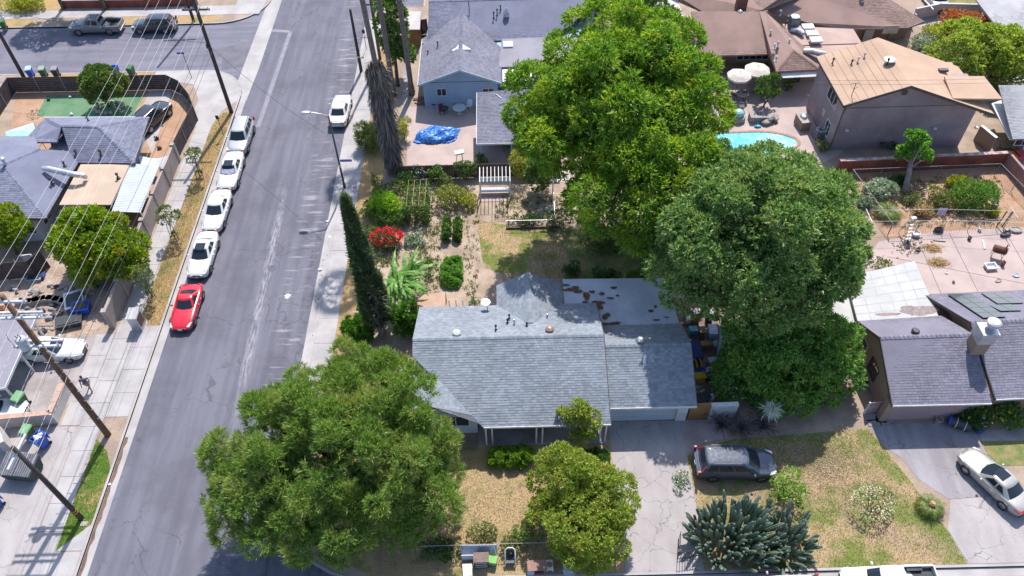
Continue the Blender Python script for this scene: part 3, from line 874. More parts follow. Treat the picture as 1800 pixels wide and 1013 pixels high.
MB().add([(31.15, 28.4, 2.7), (31.15, 36.4, 2.8), (31.15, 32.9, 4.4), (31.4, 28.4, 2.7), (31.4, 36.4, 2.8), (31.4, 32.9, 4.4)], [(0, 2, 1), (3, 4, 5), (0, 3, 5, 2), (2, 5, 4, 1)]).build("gable_wall", W_BEIGE, rh)
fascia(rh, [((24.75, 27.72, 2.6), (31.2, 27.72, 2.6)), ((31.5, 27.92, 2.75), (45, 28.27, 2.75))], TRIM, 0.12, "gutter")
fascia(rh, [((24.72, 27.75, 2.6), (24.72, 32.0, 4.31)), ((24.72, 32.0, 4.31), (24.35, 34.4, 3.08)), ((31.45, 27.95, 2.76), (31.02, 32.9, 4.61)), ((31.02, 32.9, 4.61), (29.92, 36.8, 2.95))], DARKTRIM, 0.2)
window(rh, (25.0, 32.0, 0.9), -pi / 2, 1.2, 1.2, 2, frame=BLACKM)
window(rh, (25.0, 33.9, 1.0), -pi / 2, 0.9, 1.0, 1)
SOLAR = paint("solar_cell", (0.045, 0.045, 0.075), rough=0.12, coat=0.6)
def on_back(px, py):
 p = at(px, py, 4.2)
 for _ in range(6):
  z = 4.6 - max(0, p.y - 32.95) * (1.65 / 3.93)
  p = at(px, py, z)
 return p
for quad, nx, ny in (((( 1664, 519), (1705, 518), (1768, 559), (1727, 561)), 2, 5), (((1723, 517), (1764, 516), (1799, 535), (1752, 536)), 2, 2), (((1735, 538), (1776, 537), (1795, 548), (1758, 549)), 2, 1)):
 A, B, C_, D = [on_back(*q) + Vector((0, 0, 0.14)) for q in quad]
 for i in range(nx):
  for j in range(ny):
   def pp(s, t):
    return (A + (B - A) * s) * (1 - t) + (D + (C_ - D) * s) * t
   a, b, c, d = (pp((i + s) / nx, (j + t) / ny) for s, t in ((.02, .02), (.98, .02), (.98, .98), (.02, .98)))
   MB().slab([a, b, c, d], 0.05).build("solar_panel", SOLAR, ro2)
ch = at(1722, 612, 4.0)
cbx = MB().box((30.95, 31.25, 2.5), (0.95, 0.95, 5.0)).build("chimney", W_BEIGE, rh)
MB().box((30.95, 31.25, 5.5), (1.1, 1.1, 1.0)).build("chimney_box", GALV, cbx)
MB().lathe((31.1, 31.3, 6.0), [(0.25, 0), (0.25, 0.35), (0.42, 0.36), (0.44, 0.62), (0.3, 0.7)], 16).build("flue_cap", GALV, cbx)
p = at(1609, 583, 4.2)
MB().lathe((p.x, p.y, 3.9), [(0.2, -.2), (0.2, .25), (0.26, .27), (0.27, .4), (0.2, .48)], 14).build("roof_vent", BLACKM, rh)
wf = [at(1487, 487, 2.95), at(1608, 459, 2.95), at(1650, 557, 3.05), at(1508, 566, 3.05)]
MB().slab(wf, 0.14).build("flat_roof", WHITE_MEMB, rh)
mm = MB()
rg = random.Random(5)
for (cx, cy, a, b) in ((1562, 554, .95, .13), (1616, 549, 1.25, .42), (1630, 545, 1.0, .3), (1598, 544, .55, .3)):
 c = at(cx, cy, 3.06)
 for j in range(2):
  mm.sheet([(c.x + a * rg.uniform(.75, 1.1) * cos(t), c.y + .1 + b * rg.uniform(.7, 1.1) * sin(t)) for t in [k * 2 * pi / 18 for k in range(18)]], 3.062 - (c.y - 34.7) * .036 + j * .004)
mm.build("debris_mat", mat("roof_debris", (0.33, 0.26, 0.25), (0.22, 0.17, 0.17), 3, grain=0.35), rh, kind="stuff")
sj = MB()
for k in range(1, 6):
 for a, b in ((wf[0].lerp(wf[1], k / 6), wf[3].lerp(wf[2], k / 6)), (wf[0].lerp(wf[3], k / 6), wf[1].lerp(wf[2], k / 6))):
  d = (b - a).normalized() * .035
  s_ = Vector((-d.y, d.x, 0))
  u_ = Vector((0, 0, .005 + .003 * (abs(d.x) > abs(d.y))))
  sj.add([a - s_ + u_, a + s_ + u_, b + s_ + u_, b - s_ + u_], [(0, 1, 2, 3)])
sj.build("roof_seam", mat("grey_seam", (0.43, 0.43, 0.43)), rh, kind="stuff")
lw = [at(1450, 520, 2.6), at(1487, 487, 2.6), at(1509, 566, 2.6), at(1468, 570, 2.6)]
MB().slab(lw, 0.1).build("low_roof", WHITE_MEMB, rh)
MB().box((wf[0].x + .3, wf[0].y - 1, 1.4), (0.12, 0.12, 2.8)).build("patio_post", TRIM, rh)
MB().box((wf[1].x - .2, wf[1].y - .3, 1.4), (0.12, 0.12, 2.8)).build("patio_post", TRIM, rh)
# ================= two storey house upper right
th = thing("two_storey_house", "two storey mauve stucco house under a low tan rolled roof", "house", (36, 58, 0))
zs, zr = 5.3, 6.9
A0, A1 = at(1483, 186, zs), at(1435, 100, zs)
R0, R1 = at(1602, 151, zr), at(1543, 66, zr)
B0 = at(1748, 201, 4.95)
B1 = at(1684, 117, 5.3)
C0, C1 = at(1762, 174, 5.75), at(1730, 134, 5.75)
left_face = [tuple(A1), tuple(A0), tuple(R0), tuple(R1)]
right_face = [tuple(B0), tuple(B1), tuple(R1), tuple(R0)]
roof(th, [left_face, right_face], ROLL_TAN, plain=True, thick=0.2)
dq = [tuple(at(1675, 173, 5.95)), tuple(C0), tuple(C1), tuple(at(1660, 134, 6.1))]
MB().slab(dq, 0.16).build("dormer_roof", ROLL_TAN, th)
seam = MB()
for k in range(1, 8):
 t = k / 8
 a, b = A0.lerp(R0, t) + Vector((0, 0, .006)), A1.lerp(R1, t) + Vector((0, 0, .006))
 d = (b - a).normalized()
 s_ = Vector((-d.y, d.x, 0)).normalized() * 0.02
 seam.add([a - s_, a + s_, b + s_, b - s_, a - s_ + Vector((0, 0, .012)), a + s_ + Vector((0, 0, .012)), b + s_ + Vector((0, 0, .012)), b - s_ + Vector((0, 0, .012))], [(4, 5, 6, 7), (0, 3, 7, 4), (1, 5, 6, 2), (0, 4, 5, 1)])
seam.build("roof_seam", mat("roof_seam", (0.47, 0.285, 0.2)), th)
wl0, wl1 = Vector((A0.x + .35, A0.y + .5, 0)), Vector((A1.x + .35, A1.y - .4, 0))
wb0 = Vector((B0.x - .4, wl0.y + .15, 0))
wb1 = Vector((wb0.x, wl1.y, 0))
walls(th, [wl0, wb0, wb1, wl1], 4.7, W_MAUVE)
MB().add([(wl0.x, wl0.y, 4.6), (wb0.x, wb0.y, 4.6), (wb0.x, wb0.y, 4.75), (R0.x, wl0.y + .08, 6.75), (wl0.x, wl0.y, 5.2),
   (wl0.x, wl0.y + .2, 4.6), (wb0.x, wb0.y + .2, 4.6), (wb0.x, wb0.y + .2, 4.75), (R0.x, wl0.y + .28, 6.75), (wl0.x, wl0.y + .2, 5.2)],
   [(0, 1, 2, 3, 4), (9, 8, 7, 6, 5), (4, 3, 8, 9), (3, 2, 7, 8)]).build("gable_wall", W_MAUVE, th)
MB().prism([(wl0.x, wl0.y + .02), (wl0.x + .3, wl0.y + .3), (wl1.x + .3, wl1.y), (wl1.x, wl1.y)], 4.6, 5.25).build("upper_wall", W_MAUVE, th)
MB().box((wb0.x - 1.0, wb0.y + 2.4, 4.7), (1.7, 1.8, 1.7)).build("dormer_wall", W_MAUVE, th)
window(th, (wb0.x - 1.1, wb0.y + 1.5, 4.85), 0, 0.8, 0.55, 2)
fascia(th, [(A0, R0), (R0, B0)], DARKTRIM, 0.24)
fascia(th, [(A1, A0)], DARKTRIM, 0.2)
lw_ang = atan2(wl0.y - wl1.y, wl0.x - wl1.x)
ld = (wl0 - wl1).normalized()
q = wl0 - ld * 3.4
window(th, (q.x, q.y, 3.55), lw_ang, 2.1, 1.25, 3)
q = wl0 - ld * 1.9
window(th, (q.x, q.y, 0.75), lw_ang, 0.9, 1.35, 2)
q = wl0 - ld * 3.2
window(th, (q.x, q.y, 1.75), lw_ang, 0.35, 0.45, 1)
p = R0 + Vector((-.25, -.02, -0.75))
MB().box((p.x, wl0.y - .02, p.z), (0.42, 0.06, 0.42)).build("attic_vent", DARKTRIM, th)
for px in (1489, 1646, 1720):
 p = at(px, 233, 2.2)
 MB().box((p.x, wl0.y - .08, 2.3), (0.28, 0.2, 0.14)).build("wall_lamp", TRIM, th)
MB().tube([(wl0.x + .1, wl0.y - .1, 5.0), (wl0.x + .12, wl0.y - .1, 4.5), (wl0.x + .02, wl0.y - .1, 4.1), (wl0.x, wl0.y - .1, 0.1)], 0.05).build("downpipe", DARKTRIM, th)
def tanz(p):
 for _ in range(5):
  u_ = (p.x - A0.x) / (R0.x - A0.x)
  z = zs + (zr - zs) * min(1, max(0, u_)) if u_ <= 1 else zr - (p.x - R0.x) * 0.245
  p = Vector((p.x, p.y, z))
 return p
for px, py, h, m_ in ((1465, 106, .5, BLACKM), (1496, 114, .4, BLACKM), (1506, 113, .45, GALV), (1516, 108, .4, GALV), (1553, 128, .6, BLACKM)):
 p = tanz(at(px, py, 5.9))
 pipe_vent(th, tuple(p), m_, h, 0.06)
p = tanz(at(1560, 117, 6.4))
MB().lathe(tuple(p), [(0.25, -0.1), (0.25, 0.35), (0.48, 0.36), (0.5, 0.44), (0.3, 0.5)], 16).build("roof_vent", GALV, th)
p = tanz(at(1497, 168, 5.6))
MB().tube([p, p + Vector((0, 0, 1.3))], 0.03).tube([p + Vector((-.4, 0, 1.25)), p + Vector((.4, 0, 1.3))], 0.02).tube([p + Vector((0, 0, .7)), p + Vector((.3, 0, .9))], 0.02).build("aerial", BLACKM, th)
p = tanz(at(1660, 120, 6.1))
MB().box((p.x, p.y, p.z + .1), (0.8, 0.35, 0.22)).build("skylight_box", DARKTRIM, th)
# ================= brown hip roofed house behind the pool
bh = thing("hip_roof_house", "brown shingled hip roofed house behind the pool with white skylights and duct", "house", (28, 72, 0))
def ap(x, y, z):
 return tuple(at(x, y, z))
E0, E1 = ap(1288, 96, 2.8), ap(1357, 94, 2.8)
bf = [
 [ap(1225, 99, 2.8), ap(1352, 95, 2.8), ap(1335, 20, 4.6), ap(1215, 20, 4.6)],
 [ap(1365, 126, 2.8), ap(1443, 122, 2.8), ap(1395, 88, 3.9)],
 [ap(1352, 95, 2.8), ap(1365, 126, 2.8), ap(1395, 88, 3.9), ap(1345, 20, 4.6), ap(1335, 20, 4.6)],
 [ap(1443, 122, 2.8), ap(1450, 115, 2.8), ap(1345, 20, 4.6), ap(1395, 88, 3.9)],
]
roof(bh, bf, SH_BROWN, [(bf[1][2], bf[1][0]), (bf[1][2], bf[1][1]), (bf[0][2], bf[0][1])], expo=0.18, tab=0.28)
bf2 = [
 [ap(1485, 52, 2.9), ap(1597, 49, 2.9), ap(1545, -14, 4.7), ap(1420, -10, 4.7), ap(1350, 18, 3.9), ap(1420, 40, 3.5)],
 [ap(1250, 30, 3.2), ap(1340, 18, 4.6), ap(1420, -10, 4.7), ap(1300, -30, 4.7), ap(1170, -20, 3.6)],
 [ap(1597, 49, 2.9), ap(1625, 38, 2.9), ap(1545, -14, 4.7)],
]
roof(bh, bf2[:1], SH_BROWN, [(bf2[0][1], bf2[0][2])], expo=0.18, tab=0.28)
roof(bh, bf2[1:2], SH_BROWN, [], expo=0.18, tab=0.28)
roof(bh, bf2[2:], SH_BROWN, [], expo=0.18, tab=0.28)
MB().slab([ap(1395, 80, 3.15), ap(1515, 76, 3.05), ap(1500, 51, 3.15), ap(1432, 48, 3.4), ap(1375, 42, 3.5)], 0.15).build("flat_roof", ROLL_PINK, bh)
MB().slab([ap(1395, 82, 3.13), ap(1440, 102, 3.05), ap(1515, 78, 3.03)], 0.12).build("flat_roof", ROLL_PINK, bh)
bw = [at(1290, 100, 0), at(1357, 110, 0)]
walls(bh, [tuple(at(1235, 113, 0)), tuple(at(1350, 110, 0)), tuple(at(1368, 145, 0)), tuple(at(1438, 143, 0)), tuple(at(1450, 60, 0)), tuple(at(1235, 60, 0))], 2.75, W_BEIGE)
p = at(1295, 117, 0)
window(bh, (p.x, at(1292, 112, 0).y - .01, 0.5), 0, 3.2, 1.7, 5)
MB().box((at(1402, 160, 0).x, at(1402, 144, 0).y - .03, 1.05), (1.1, 0.08, 2.1)).build("patio_door", GLASS, bh)
MB().slab([ap(1372, 127, 2.6), ap(1440, 124, 2.6), ap(1442, 134, 2.35), ap(1376, 137, 2.35)], 0.08).build("awning", TRIM, bh)
for a in ((1408, 45, 1432, 52), (1414, 57, 1440, 63), (1421, 68, 1447, 75)):
 c0, c1 = at(a[0], a[1], 3.45), at(a[2], a[3], 3.4)
 b = MB().box(((c0.x + c1.x) / 2, (c0.y + c1.y) / 2, 3.5), (1.15, 0.85, 0.2)).build("skylight", PLASTICW, bh)
for q_ in ([(1390, 53), (1400, 53), (1409, 57), (1412, 60)], [(1412, 90), (1425, 90), (1440, 94), (1452, 95)]):
 MB().tube([at(x, y, 3.6) for x, y in q_], [.2, .28, .28, .2], 10).build("roof_duct", GALV, bh)
walls(bh, [tuple(at(1500, 72, 0)), tuple(at(1590, 68, 0)), tuple(at(1600, 30, 0)), tuple(at(1480, 30, 0))], 2.8, W_BEIGE)
p = at(1522, 73, 0)
MB().box((p.x, p.y - .06, 1.05), (0.95, 0.07, 2.05)).build("white_door", TRIM, bh)
for px, py in ((1371, 25), (1354, 60), (1361, 84), (1367, 80), (1387, 76), (1364, 106)):
 pipe_vent(bh, tuple(at(px, py, 3.9) + Vector((0, 0, -.1))), GALV, 0.4, 0.07)
for px, py in ((1300, 26), (1514, 3)):
 turbine(bh, tuple(at(px, py, 4.2)), GALV, 0.9)
p = at(1302, 12, 4.4)
MB().box((p.x, p.y, 4.9), (1.0, 0.8, 1.6)).box((p.x, p.y, 5.75), (1.15, 0.95, 0.12)).build("chimney", mat("brick_chimney", (0.26, 0.10, 0.08), (0.18, 0.08, 0.06), 5, grain=0.2), bh)
# ================= blue house at the top
bl = thing("blue_house", "pale blue stucco house with a grey gable roof behind the concrete patio", "house", (-4, 70, 0))
ry, rzz = at(808, 123, 4.45), 4.45
eL, eR = at(734, 154, 2.9), at(882, 151, 2.9)
yn, yf = ry.y, 75.6
g1 = [(eL.x, yf - 3.6, 2.9), (eL.x, yn, 2.9), (ry.x, yn, rzz), (ry.x, yf - 1.5, rzz)]
g2 = [(eR.x, yn, 2.9), (eR.x, yf - 5.5, 2.9), (ry.x, yf - 1.5, rzz), (ry.x, yn, rzz)]
roof(bl, [g1, g2], SH_BLUE, [((ry.x, yn, rzz), (ry.x, yf - 1.5, rzz))], expo=0.17, tab=0.25)
gA, gB = at(757, 12, 4.2), at(1062, 10, 4.2)
g3 = [(-7.6, 71.0, 3.05), (5.0, 71.3, 3.05), (gB.x, 76.0, 4.9), (-7.6, 75.8, 4.9)]
g4 = [(gB.x, 80.5, 3.1), (-7.6, 80.3, 3.1), (-7.6, 75.8, 4.9), (gB.x, 76.0, 4.9)]
roof(bl, [g3, g4], SH_VIOLET, [((-7.6, 75.8, 4.9), (gB.x, 76.0, 4.9))], expo=0.17, tab=0.25)
MB().slab([(-0.6, 66.6, 2.98), (6.5, 66.9, 2.98), (7.0, 71.4, 3.2), (-0.2, 71.2, 3.2)], 0.14).build("flat_roof", ROLL_GREY, bl)
MB().slab([(-0.2, 64.6, 2.7), (3.5, 64.7, 2.7), (3.5, 66.55, 2.8), (-0.2, 66.45, 2.8)], 0.07).build("patio_cover", PLASTICW, bl)
walls(bl, [(eL.x + .4, yn + .45), (eR.x - .4, yn + .45), (eR.x - .4, 79.8), (eL.x + .4, 79.8)], 2.85, W_BLUE, gables=[((eL.x + .4, yn + .45, 2.8), (eR.x - .4, yn + .45, 2.8), (ry.x, yn + .45, 4.3))])
walls(bl, [(eR.x - .4, 67.5), (6.3, 67.8), (gB.x - .4, 79.8), (eR.x - .4, 79.8)], 2.9, W_BLUE)
fascia(bl, [((eL.x, yn - .02, 2.91), (ry.x, yn - .02, 4.46)), ((ry.x, yn - .02, 4.46), (eR.x, yn - .02, 2.91))], W_PALE, 0.2)
fascia(bl, [((eL.x - .03, yf - 3.6, 2.9), (eL.x - .03, yn, 2.9)), ((gA.x, 71.0, 3.05), (eL.x, 71.0, 3.05))], TRIM, 0.12, "gutter")
window(bl, (at(769, 160, 1.6).x, yn + .45, 1.35), 0, 0.85, 0.75, 2)
window(bl, (at(849, 158, 1.6).x, yn + .45, 1.35), 0, 1.05, 0.7, 2)
for px in (762, 800):
 p = at(px, 188, 0.3)
 MB().box((p.x, yn + .43, 0.3), (0.4, 0.05, 0.14)).build("crawl_vent", DARKTRIM, bl)
for sx in (-1, 1):
 MB().slab([(ry.x + sx * .95, 67.6, 4.03), (ry.x + sx * .2, 67.6, 4.38), (ry.x + sx * .2, 68.3, 4.5), (ry.x + sx * 1.0, 67.7, 4.3)], 0.1).build("gable_louver", TRIM, bl)
for px, py, h in ((751, 82, .3), (769, 75, .5), (790, 57, .4), (868, 33, .6), (874, 30, .6), (880, 24, .4)):
 p = at(px, py, 4.0)
 z = 2.9 + (1 - min(1, abs(p.x - ry.x) / (eR.x - ry.x))) * 1.5 if p.y < 71 else 3.05 + (p.y - 71) * 0.37
 pipe_vent(bl, (p.x, p.y, z), BLACKM, h, 0.05)
p = at(890, 22, 4.6)
MB().lathe((p.x, p.y, 4.4), [(0.3, -.2), (0.3, .1), (0.32, .2), (0.12, .6), (0.02, .75)], 14).build("cone_vent", GALV, bl)
p = at(893, 80, 3.1)
MB().box((p.x, p.y, 3.2), (0.95, 0.95, 0.18)).build("skylight", PLASTICW, bl)
p = at(825, 20, 4.6)
MB().tube([(p.x, p.y - .8, 4.45), (p.x, p.y, 4.85), (p.x - .05, p.y + .6, 5.3)], 0.05).build("conduit", BLACKM, bl)
# garage of the blue house
gh = thing("backyard_garage", "small detached garage with pale grey shingles beside the concrete patio", "garage", (0, 59, 0))
k0, k1, k2, k3 = at(838, 253, 2.6), at(952, 250, 2.6), at(915, 143, 3.6), at(834, 166, 3.3)
p0, p1 = Vector((k0.x, k0.y, 2.6)), Vector((k1.x, k0.y, 2.6))
roof(gh, [[tuple(p0), tuple(p1), (p1.x, k3.y + .3, 3.55), (k0.x, k3.y, 3.5)]], SH_BLUE, [], expo=0.17, tab=0.25)
walls(gh, [(p0.x + .9, k3.y - 3.2), (p1.x - .2, k3.y - 3.2), (p1.x - .2, k3.y - .3), (p0.x + .3, k3.y - .3)], 2.7, W_BLUE)
fascia(gh, [((p0.x - .02, k3.y, 3.5), (p0.x - .02, p0.y, 2.6)), ((p0.x, p0.y - .02, 2.6), (p1.x, p0.y - .02, 2.6))], TRIM, 0.16)
for x in (p0.x + .3, (p0.x + p1.x) / 2 + .2, p1.x - .4):
 MB().box((x, p0.y + .15, 1.25), (0.11, 0.11, 2.5)).build("post", W_BLUE, gh)
p = at(872, 172, 3.2)
MB().tube([(p.x - .4, p.y + .3, 3.35), (p.x, p.y + .1, 3.5), (p.x + .5, p.y - .4, 3.4)], 0.05).tube([(p.x + .2, p.y - .3, 3.2), (p.x + .3, p.y - .3, 3.5)], 0.03).build("aerial", GALV, gh)
# ================= houses on the left
lh = thing("corner_house", "grey shingled bungalow with hips inside the dark fence on the left corner", "house", (-40, 50, 0))
z0_, z1_ = 2.75, 4.6
def lp(x, y, z):
 return tuple(at(x, y, z))
f_back = [lp(262, 206, 2.75), lp(79, 207, 2.75), lp(108, 221, 4.3), lp(172, 222, 4.3)]
f_right = [lp(236, 287, 2.75), lp(262, 206, 2.75), lp(172, 222, 4.3), lp(205, 268, 3.4)]
f_front = [lp(128, 286, 2.75), lp(236, 287, 2.75), lp(172, 222, 4.3), lp(108, 221, 4.3), lp(100, 250, 3.7)]
f_left = [lp(79, 207, 2.75), lp(40, 250, 2.75), lp(100, 250, 3.8), lp(108, 221, 4.3)]
roof(lh, [f_back, [f_right[0], f_right[1], f_right[2]], f_front[:4], f_left], SH_VIOLET,
  [(f_back[2], f_back[3]), (f_right[1], f_right[2]), (f_right[0], f_right[2])], expo=0.18, tab=0.28)
w1 = [lp(80, 384, 2.75), lp(148, 268, 2.75), lp(70, 262, 4.1), lp(5, 290, 4.1)]
w2 = [lp(-40, 384, 2.75), lp(80, 384, 2.75), lp(5, 290, 4.1), lp(-40, 295, 4.1)]
w3 = [lp(148, 268, 2.75), lp(100, 235, 3.3), lp(30, 235, 3.3), lp(-30, 255, 3.9), lp(-30, 288, 4.15), lp(5, 290, 4.1), lp(70, 262, 4.1)]
roof(lh, [w1, w2], SH_VIOLET, [(w1[0], w1[3]), (w1[3], w1[2])], expo=0.18, tab=0.28)
roof(lh, [[lp(60, 240, 3.2), lp(-40, 240, 3.2), lp(-40, 292, 4.12), lp(5, 289, 4.1), lp(70, 261, 4.1)]], SH_VIOLET, [], expo=0.18, tab=0.28)
wq = [at(80, 384, 0), at(236, 300, 0)]
walls(lh, [tuple(at(50, 425, 0)), tuple(at(82, 422, 0)), tuple(at(135, 320, 0)), tuple(at(135, 300, 0)), tuple(at(60, 310, 0)), tuple(at(-40, 330, 0)), tuple(at(-40, 425, 0))], 2.65, W_PALE)
walls(lh, [tuple(at(120, 325, 0)), tuple(at(228, 325, 0)), tuple(at(256, 245, 0)), tuple(at(100, 246, 0))], 2.64, W_PALE)
wa_ = at(50, 425, 0)
window(lh, (wa_.x + .1, wa_.y + .02, 1.0), 0, 1.1, 1.1, 2)
a_, b_ = at(82, 422, 0), at(135, 320, 0)
an = atan2(b_.y - a_.y, b_.x - a_.x)
q = a_.lerp(b_, .12)
window(lh, (q.x, q.y, 0.9), an, 1.2, 1.2, 2)
a_, b_ = at(228, 325, 0), at(256, 245, 0)
an = atan2(b_.y - a_.y, b_.x - a_.x)
q = a_.lerp(b_, .1)
window(lh, (q.x, q.y, 0.9), an, 1.2, 1.2, 2)
fascia(lh, [(w2[0], w2[1]), (w1[0], w1[1]), (f_front[0], f_front[1]), (f_right[0], f_right[1])], DARKTRIM, 0.2)
MB().slab([lp(104, 360, 2.72), lp(195, 360, 2.6), lp(228, 289, 2.62), lp(142, 289, 2.74)], 0.14).build("carport_roof", mat("rolled_roof_sand", (0.52, 0.40, 0.30), (0.45, 0.34, 0.26), 0.5, grain=0.1), lh)
for x, y in ((110, 357), (192, 357)):
 p = at(x, y, 2.6)
 MB().box((p.x, p.y + .1, 1.25), (0.12, 0.12, 2.5)).build("post", TRIM, lh)
# corrugated patio cover with real ribs
cov = [at(196, 372, 2.5), at(247, 374, 2.3), at(280, 292, 2.3), at(228, 287, 2.5)]
cm = MB()
N_ = 30
for i in range(N_):
 vs = []
 for k in range(5):
  t = (i + k / 4) / N_
  h = 0.03 * sin(k / 4 * 2 * pi)
  vs.append(cov[0].lerp(cov[3], t) + Vector((0, 0, h)))
  vs.append(cov[1].lerp(cov[2], t) + Vector((0, 0, h)))
 cm.add(vs, [(2 * k, 2 * k + 1, 2 * k + 3, 2 * k + 2) for k in range(4)])
cm.build("corrugated_cover", mat("corrugated_white", (0.66, 0.69, 0.74), (0.58, 0.61, 0.67), 0.8, rough=0.5, grain=0.04), lh)
for c in cov:
 MB().box((c.x, c.y, 1.15), (0.08, 0.08, 2.2)).build("cover_post", TRIM, lh)
MB().tube([lp(75, 296, 3.9), lp(85, 297, 3.95), lp(130, 307, 3.6), lp(146, 309, 3.35), lp(150, 311, 3.0)], [.16, .24, .24, .22, .2], 12).build("roof_duct", GALV, lh)
for px, py, z in ((135, 272, 3.0), (114, 292, 3.4), (178, 272, 3.1), (92, 321, 3.3), (208, 313, 2.7), (156, 214, 3.4)):
 pipe_vent(lh, lp(px, py, z), BLACKM, 0.4, 0.07)
p = at(10, 290, 4.1)
MB().lathe((p.x, p.y, 4.0), [(.12, 0), (.12, .7), (.2, .72), (.2, .82), (.05, .9)], 10).build("flue", GALV, lh)
# carport at the left edge
cp_ = thing("carport", "open carport with flat grey roof on white posts, left edge", "carport", (-39, 34, 0))
cr_ = [at(-60, 690, 2.4), at(8, 682, 2.4), at(62, 560, 2.4), at(-60, 560, 2.4)]
MB().slab(cr_, 0.16).build("roof", ROLL_GREY, cp_)
fascia(cp_, [(cr_[0], cr_[1]), (cr_[1], cr_[2])], TRIM, 0.2)
for t in (0.03, 0.5, .97):
 c = cr_[1].lerp(cr_[2], t)
 MB().box((c.x - .15, c.y, 1.15), (0.12, 0.12, 2.3)).build("post", TRIM, cp_)
# ================= far background roofs
fb = thing("pale_roof_house", "house with pale grey shingle roof in the far upper right corner", "house", (62, 76, 0))
f1 = [ap(1800, 90, 2.9), ap(1860, 66, 2.9), ap(1800, -20, 4.7), ap(1720, -10, 4.7)]
f1 = [ap(1752, 50, 2.8), ap(1830, 110, 2.8), ap(1840, -10, 4.8), ap(1730, -15, 4.8)]
MB().slab([ap(1716, 0, 3.0), ap(1748, 42, 3.0), ap(1800, 70, 3.0), ap(1850, 70, 3.0), ap(1850, -20, 3.2), ap(1716, -20, 3.2)], 0.15).build("roof_deck", SH_PALE, fb)
sm = MB()
shingles(sm, [ap(1748, 42, 3.02), ap(1800, 70, 3.02), ap(1850, 40, 3.1), ap(1850, -20, 3.22), ap(1718, -18, 3.22)], 0.25, 0.4)
sm.build("shingles", SH_PALE, fb, kind="stuff")
walls(fb, [tuple(at(1722, 10, 0)), tuple(at(1752, 60, 0)), tuple(at(1850, 110, 0)), tuple(at(1850, -10, 0))], 2.9, W_LIGHT)
fc = thing("grey_tile_house", "low building with grey roof and white patio cover behind the two storey house", "house", (50, 60, 0))
s1 = [ap(1752, 150, 2.7), ap(1850, 215, 2.7), ap(1850, 135, 3.4), ap(1790, 140, 3.4)]
roof(fc, [[ap(1780, 245, 2.6), ap(1880, 240, 2.6), ap(1850, 150, 3.6), ap(1755, 150, 3.6)]], shingle_mat("shingle_light", (0.33, 0.33, 0.36)), [], expo=0.18, tab=0.28)
walls(fc, [tuple(at(1792, 270, 0)), tuple(at(1870, 270, 0)), tuple(at(1850, 190, 0)), tuple(at(1770, 190, 0))], 2.5, W_LIGHT)
MB().slab([ap(1743, 182, 2.2), ap(1760, 176, 2.2), ap(1800, 243, 2.2), ap(1775, 245, 2.2)], 0.1).build("patio_cover", PLASTICW, fc)
p = at(1790, 258, 1.2)
window(fc, (p.x - .1, at(1792, 270, 0).y, 1.0), 0, 1.2, 1.0, 2)
fd = thing("white_roof_building", "low building with white flat roof behind the large ash tree", "building", (14, 78, 0))
MB().slab([ap(1150, 5, 3.0), ap(1178, 3, 3.0), ap(1198, 58, 3.0), ap(1170, 62, 3.0)], 0.14).build("roof", WHITE_MEMB, fd)
walls(fd, [tuple(at(1150, 22, 0)), tuple(at(1176, 20, 0)), tuple(at(1194, 72, 0)), tuple(at(1172, 74, 0))], 2.9, W_LIGHT)
fe = thing("far_building", "far low building with white roof at the top edge", "building", (5, 88, 0))
MB().slab([ap(975, 12, 3.0), ap(1062, 11, 3.0), ap(1066, -22, 3.0), ap(975, -22, 3.0)], 0.14).build("roof", WHITE_MEMB, fe)
walls(fe, [tuple(at(979, 28, 0)), tuple(at(1060, 27, 0)), tuple(at(1060, -5, 0)), tuple(at(979, -5, 0))], 2.9, W_LIGHT)
ff = thing("far_garage", "far white garage with flat roof at the top edge above the brown house", "building", (38, 90, 0))
MB().slab([ap(1262, 6, 3.2), ap(1390, 4, 3.2), ap(1390, -25, 3.2), ap(1262, -25, 3.2)], 0.14).build("roof", WHITE_MEMB, ff)
walls(ff, [tuple(at(1266, 24, 0)), tuple(at(1386, 22, 0)), tuple(at(1386, -8, 0)), tuple(at(1266, -8, 0))], 3.1, W_LIGHT)
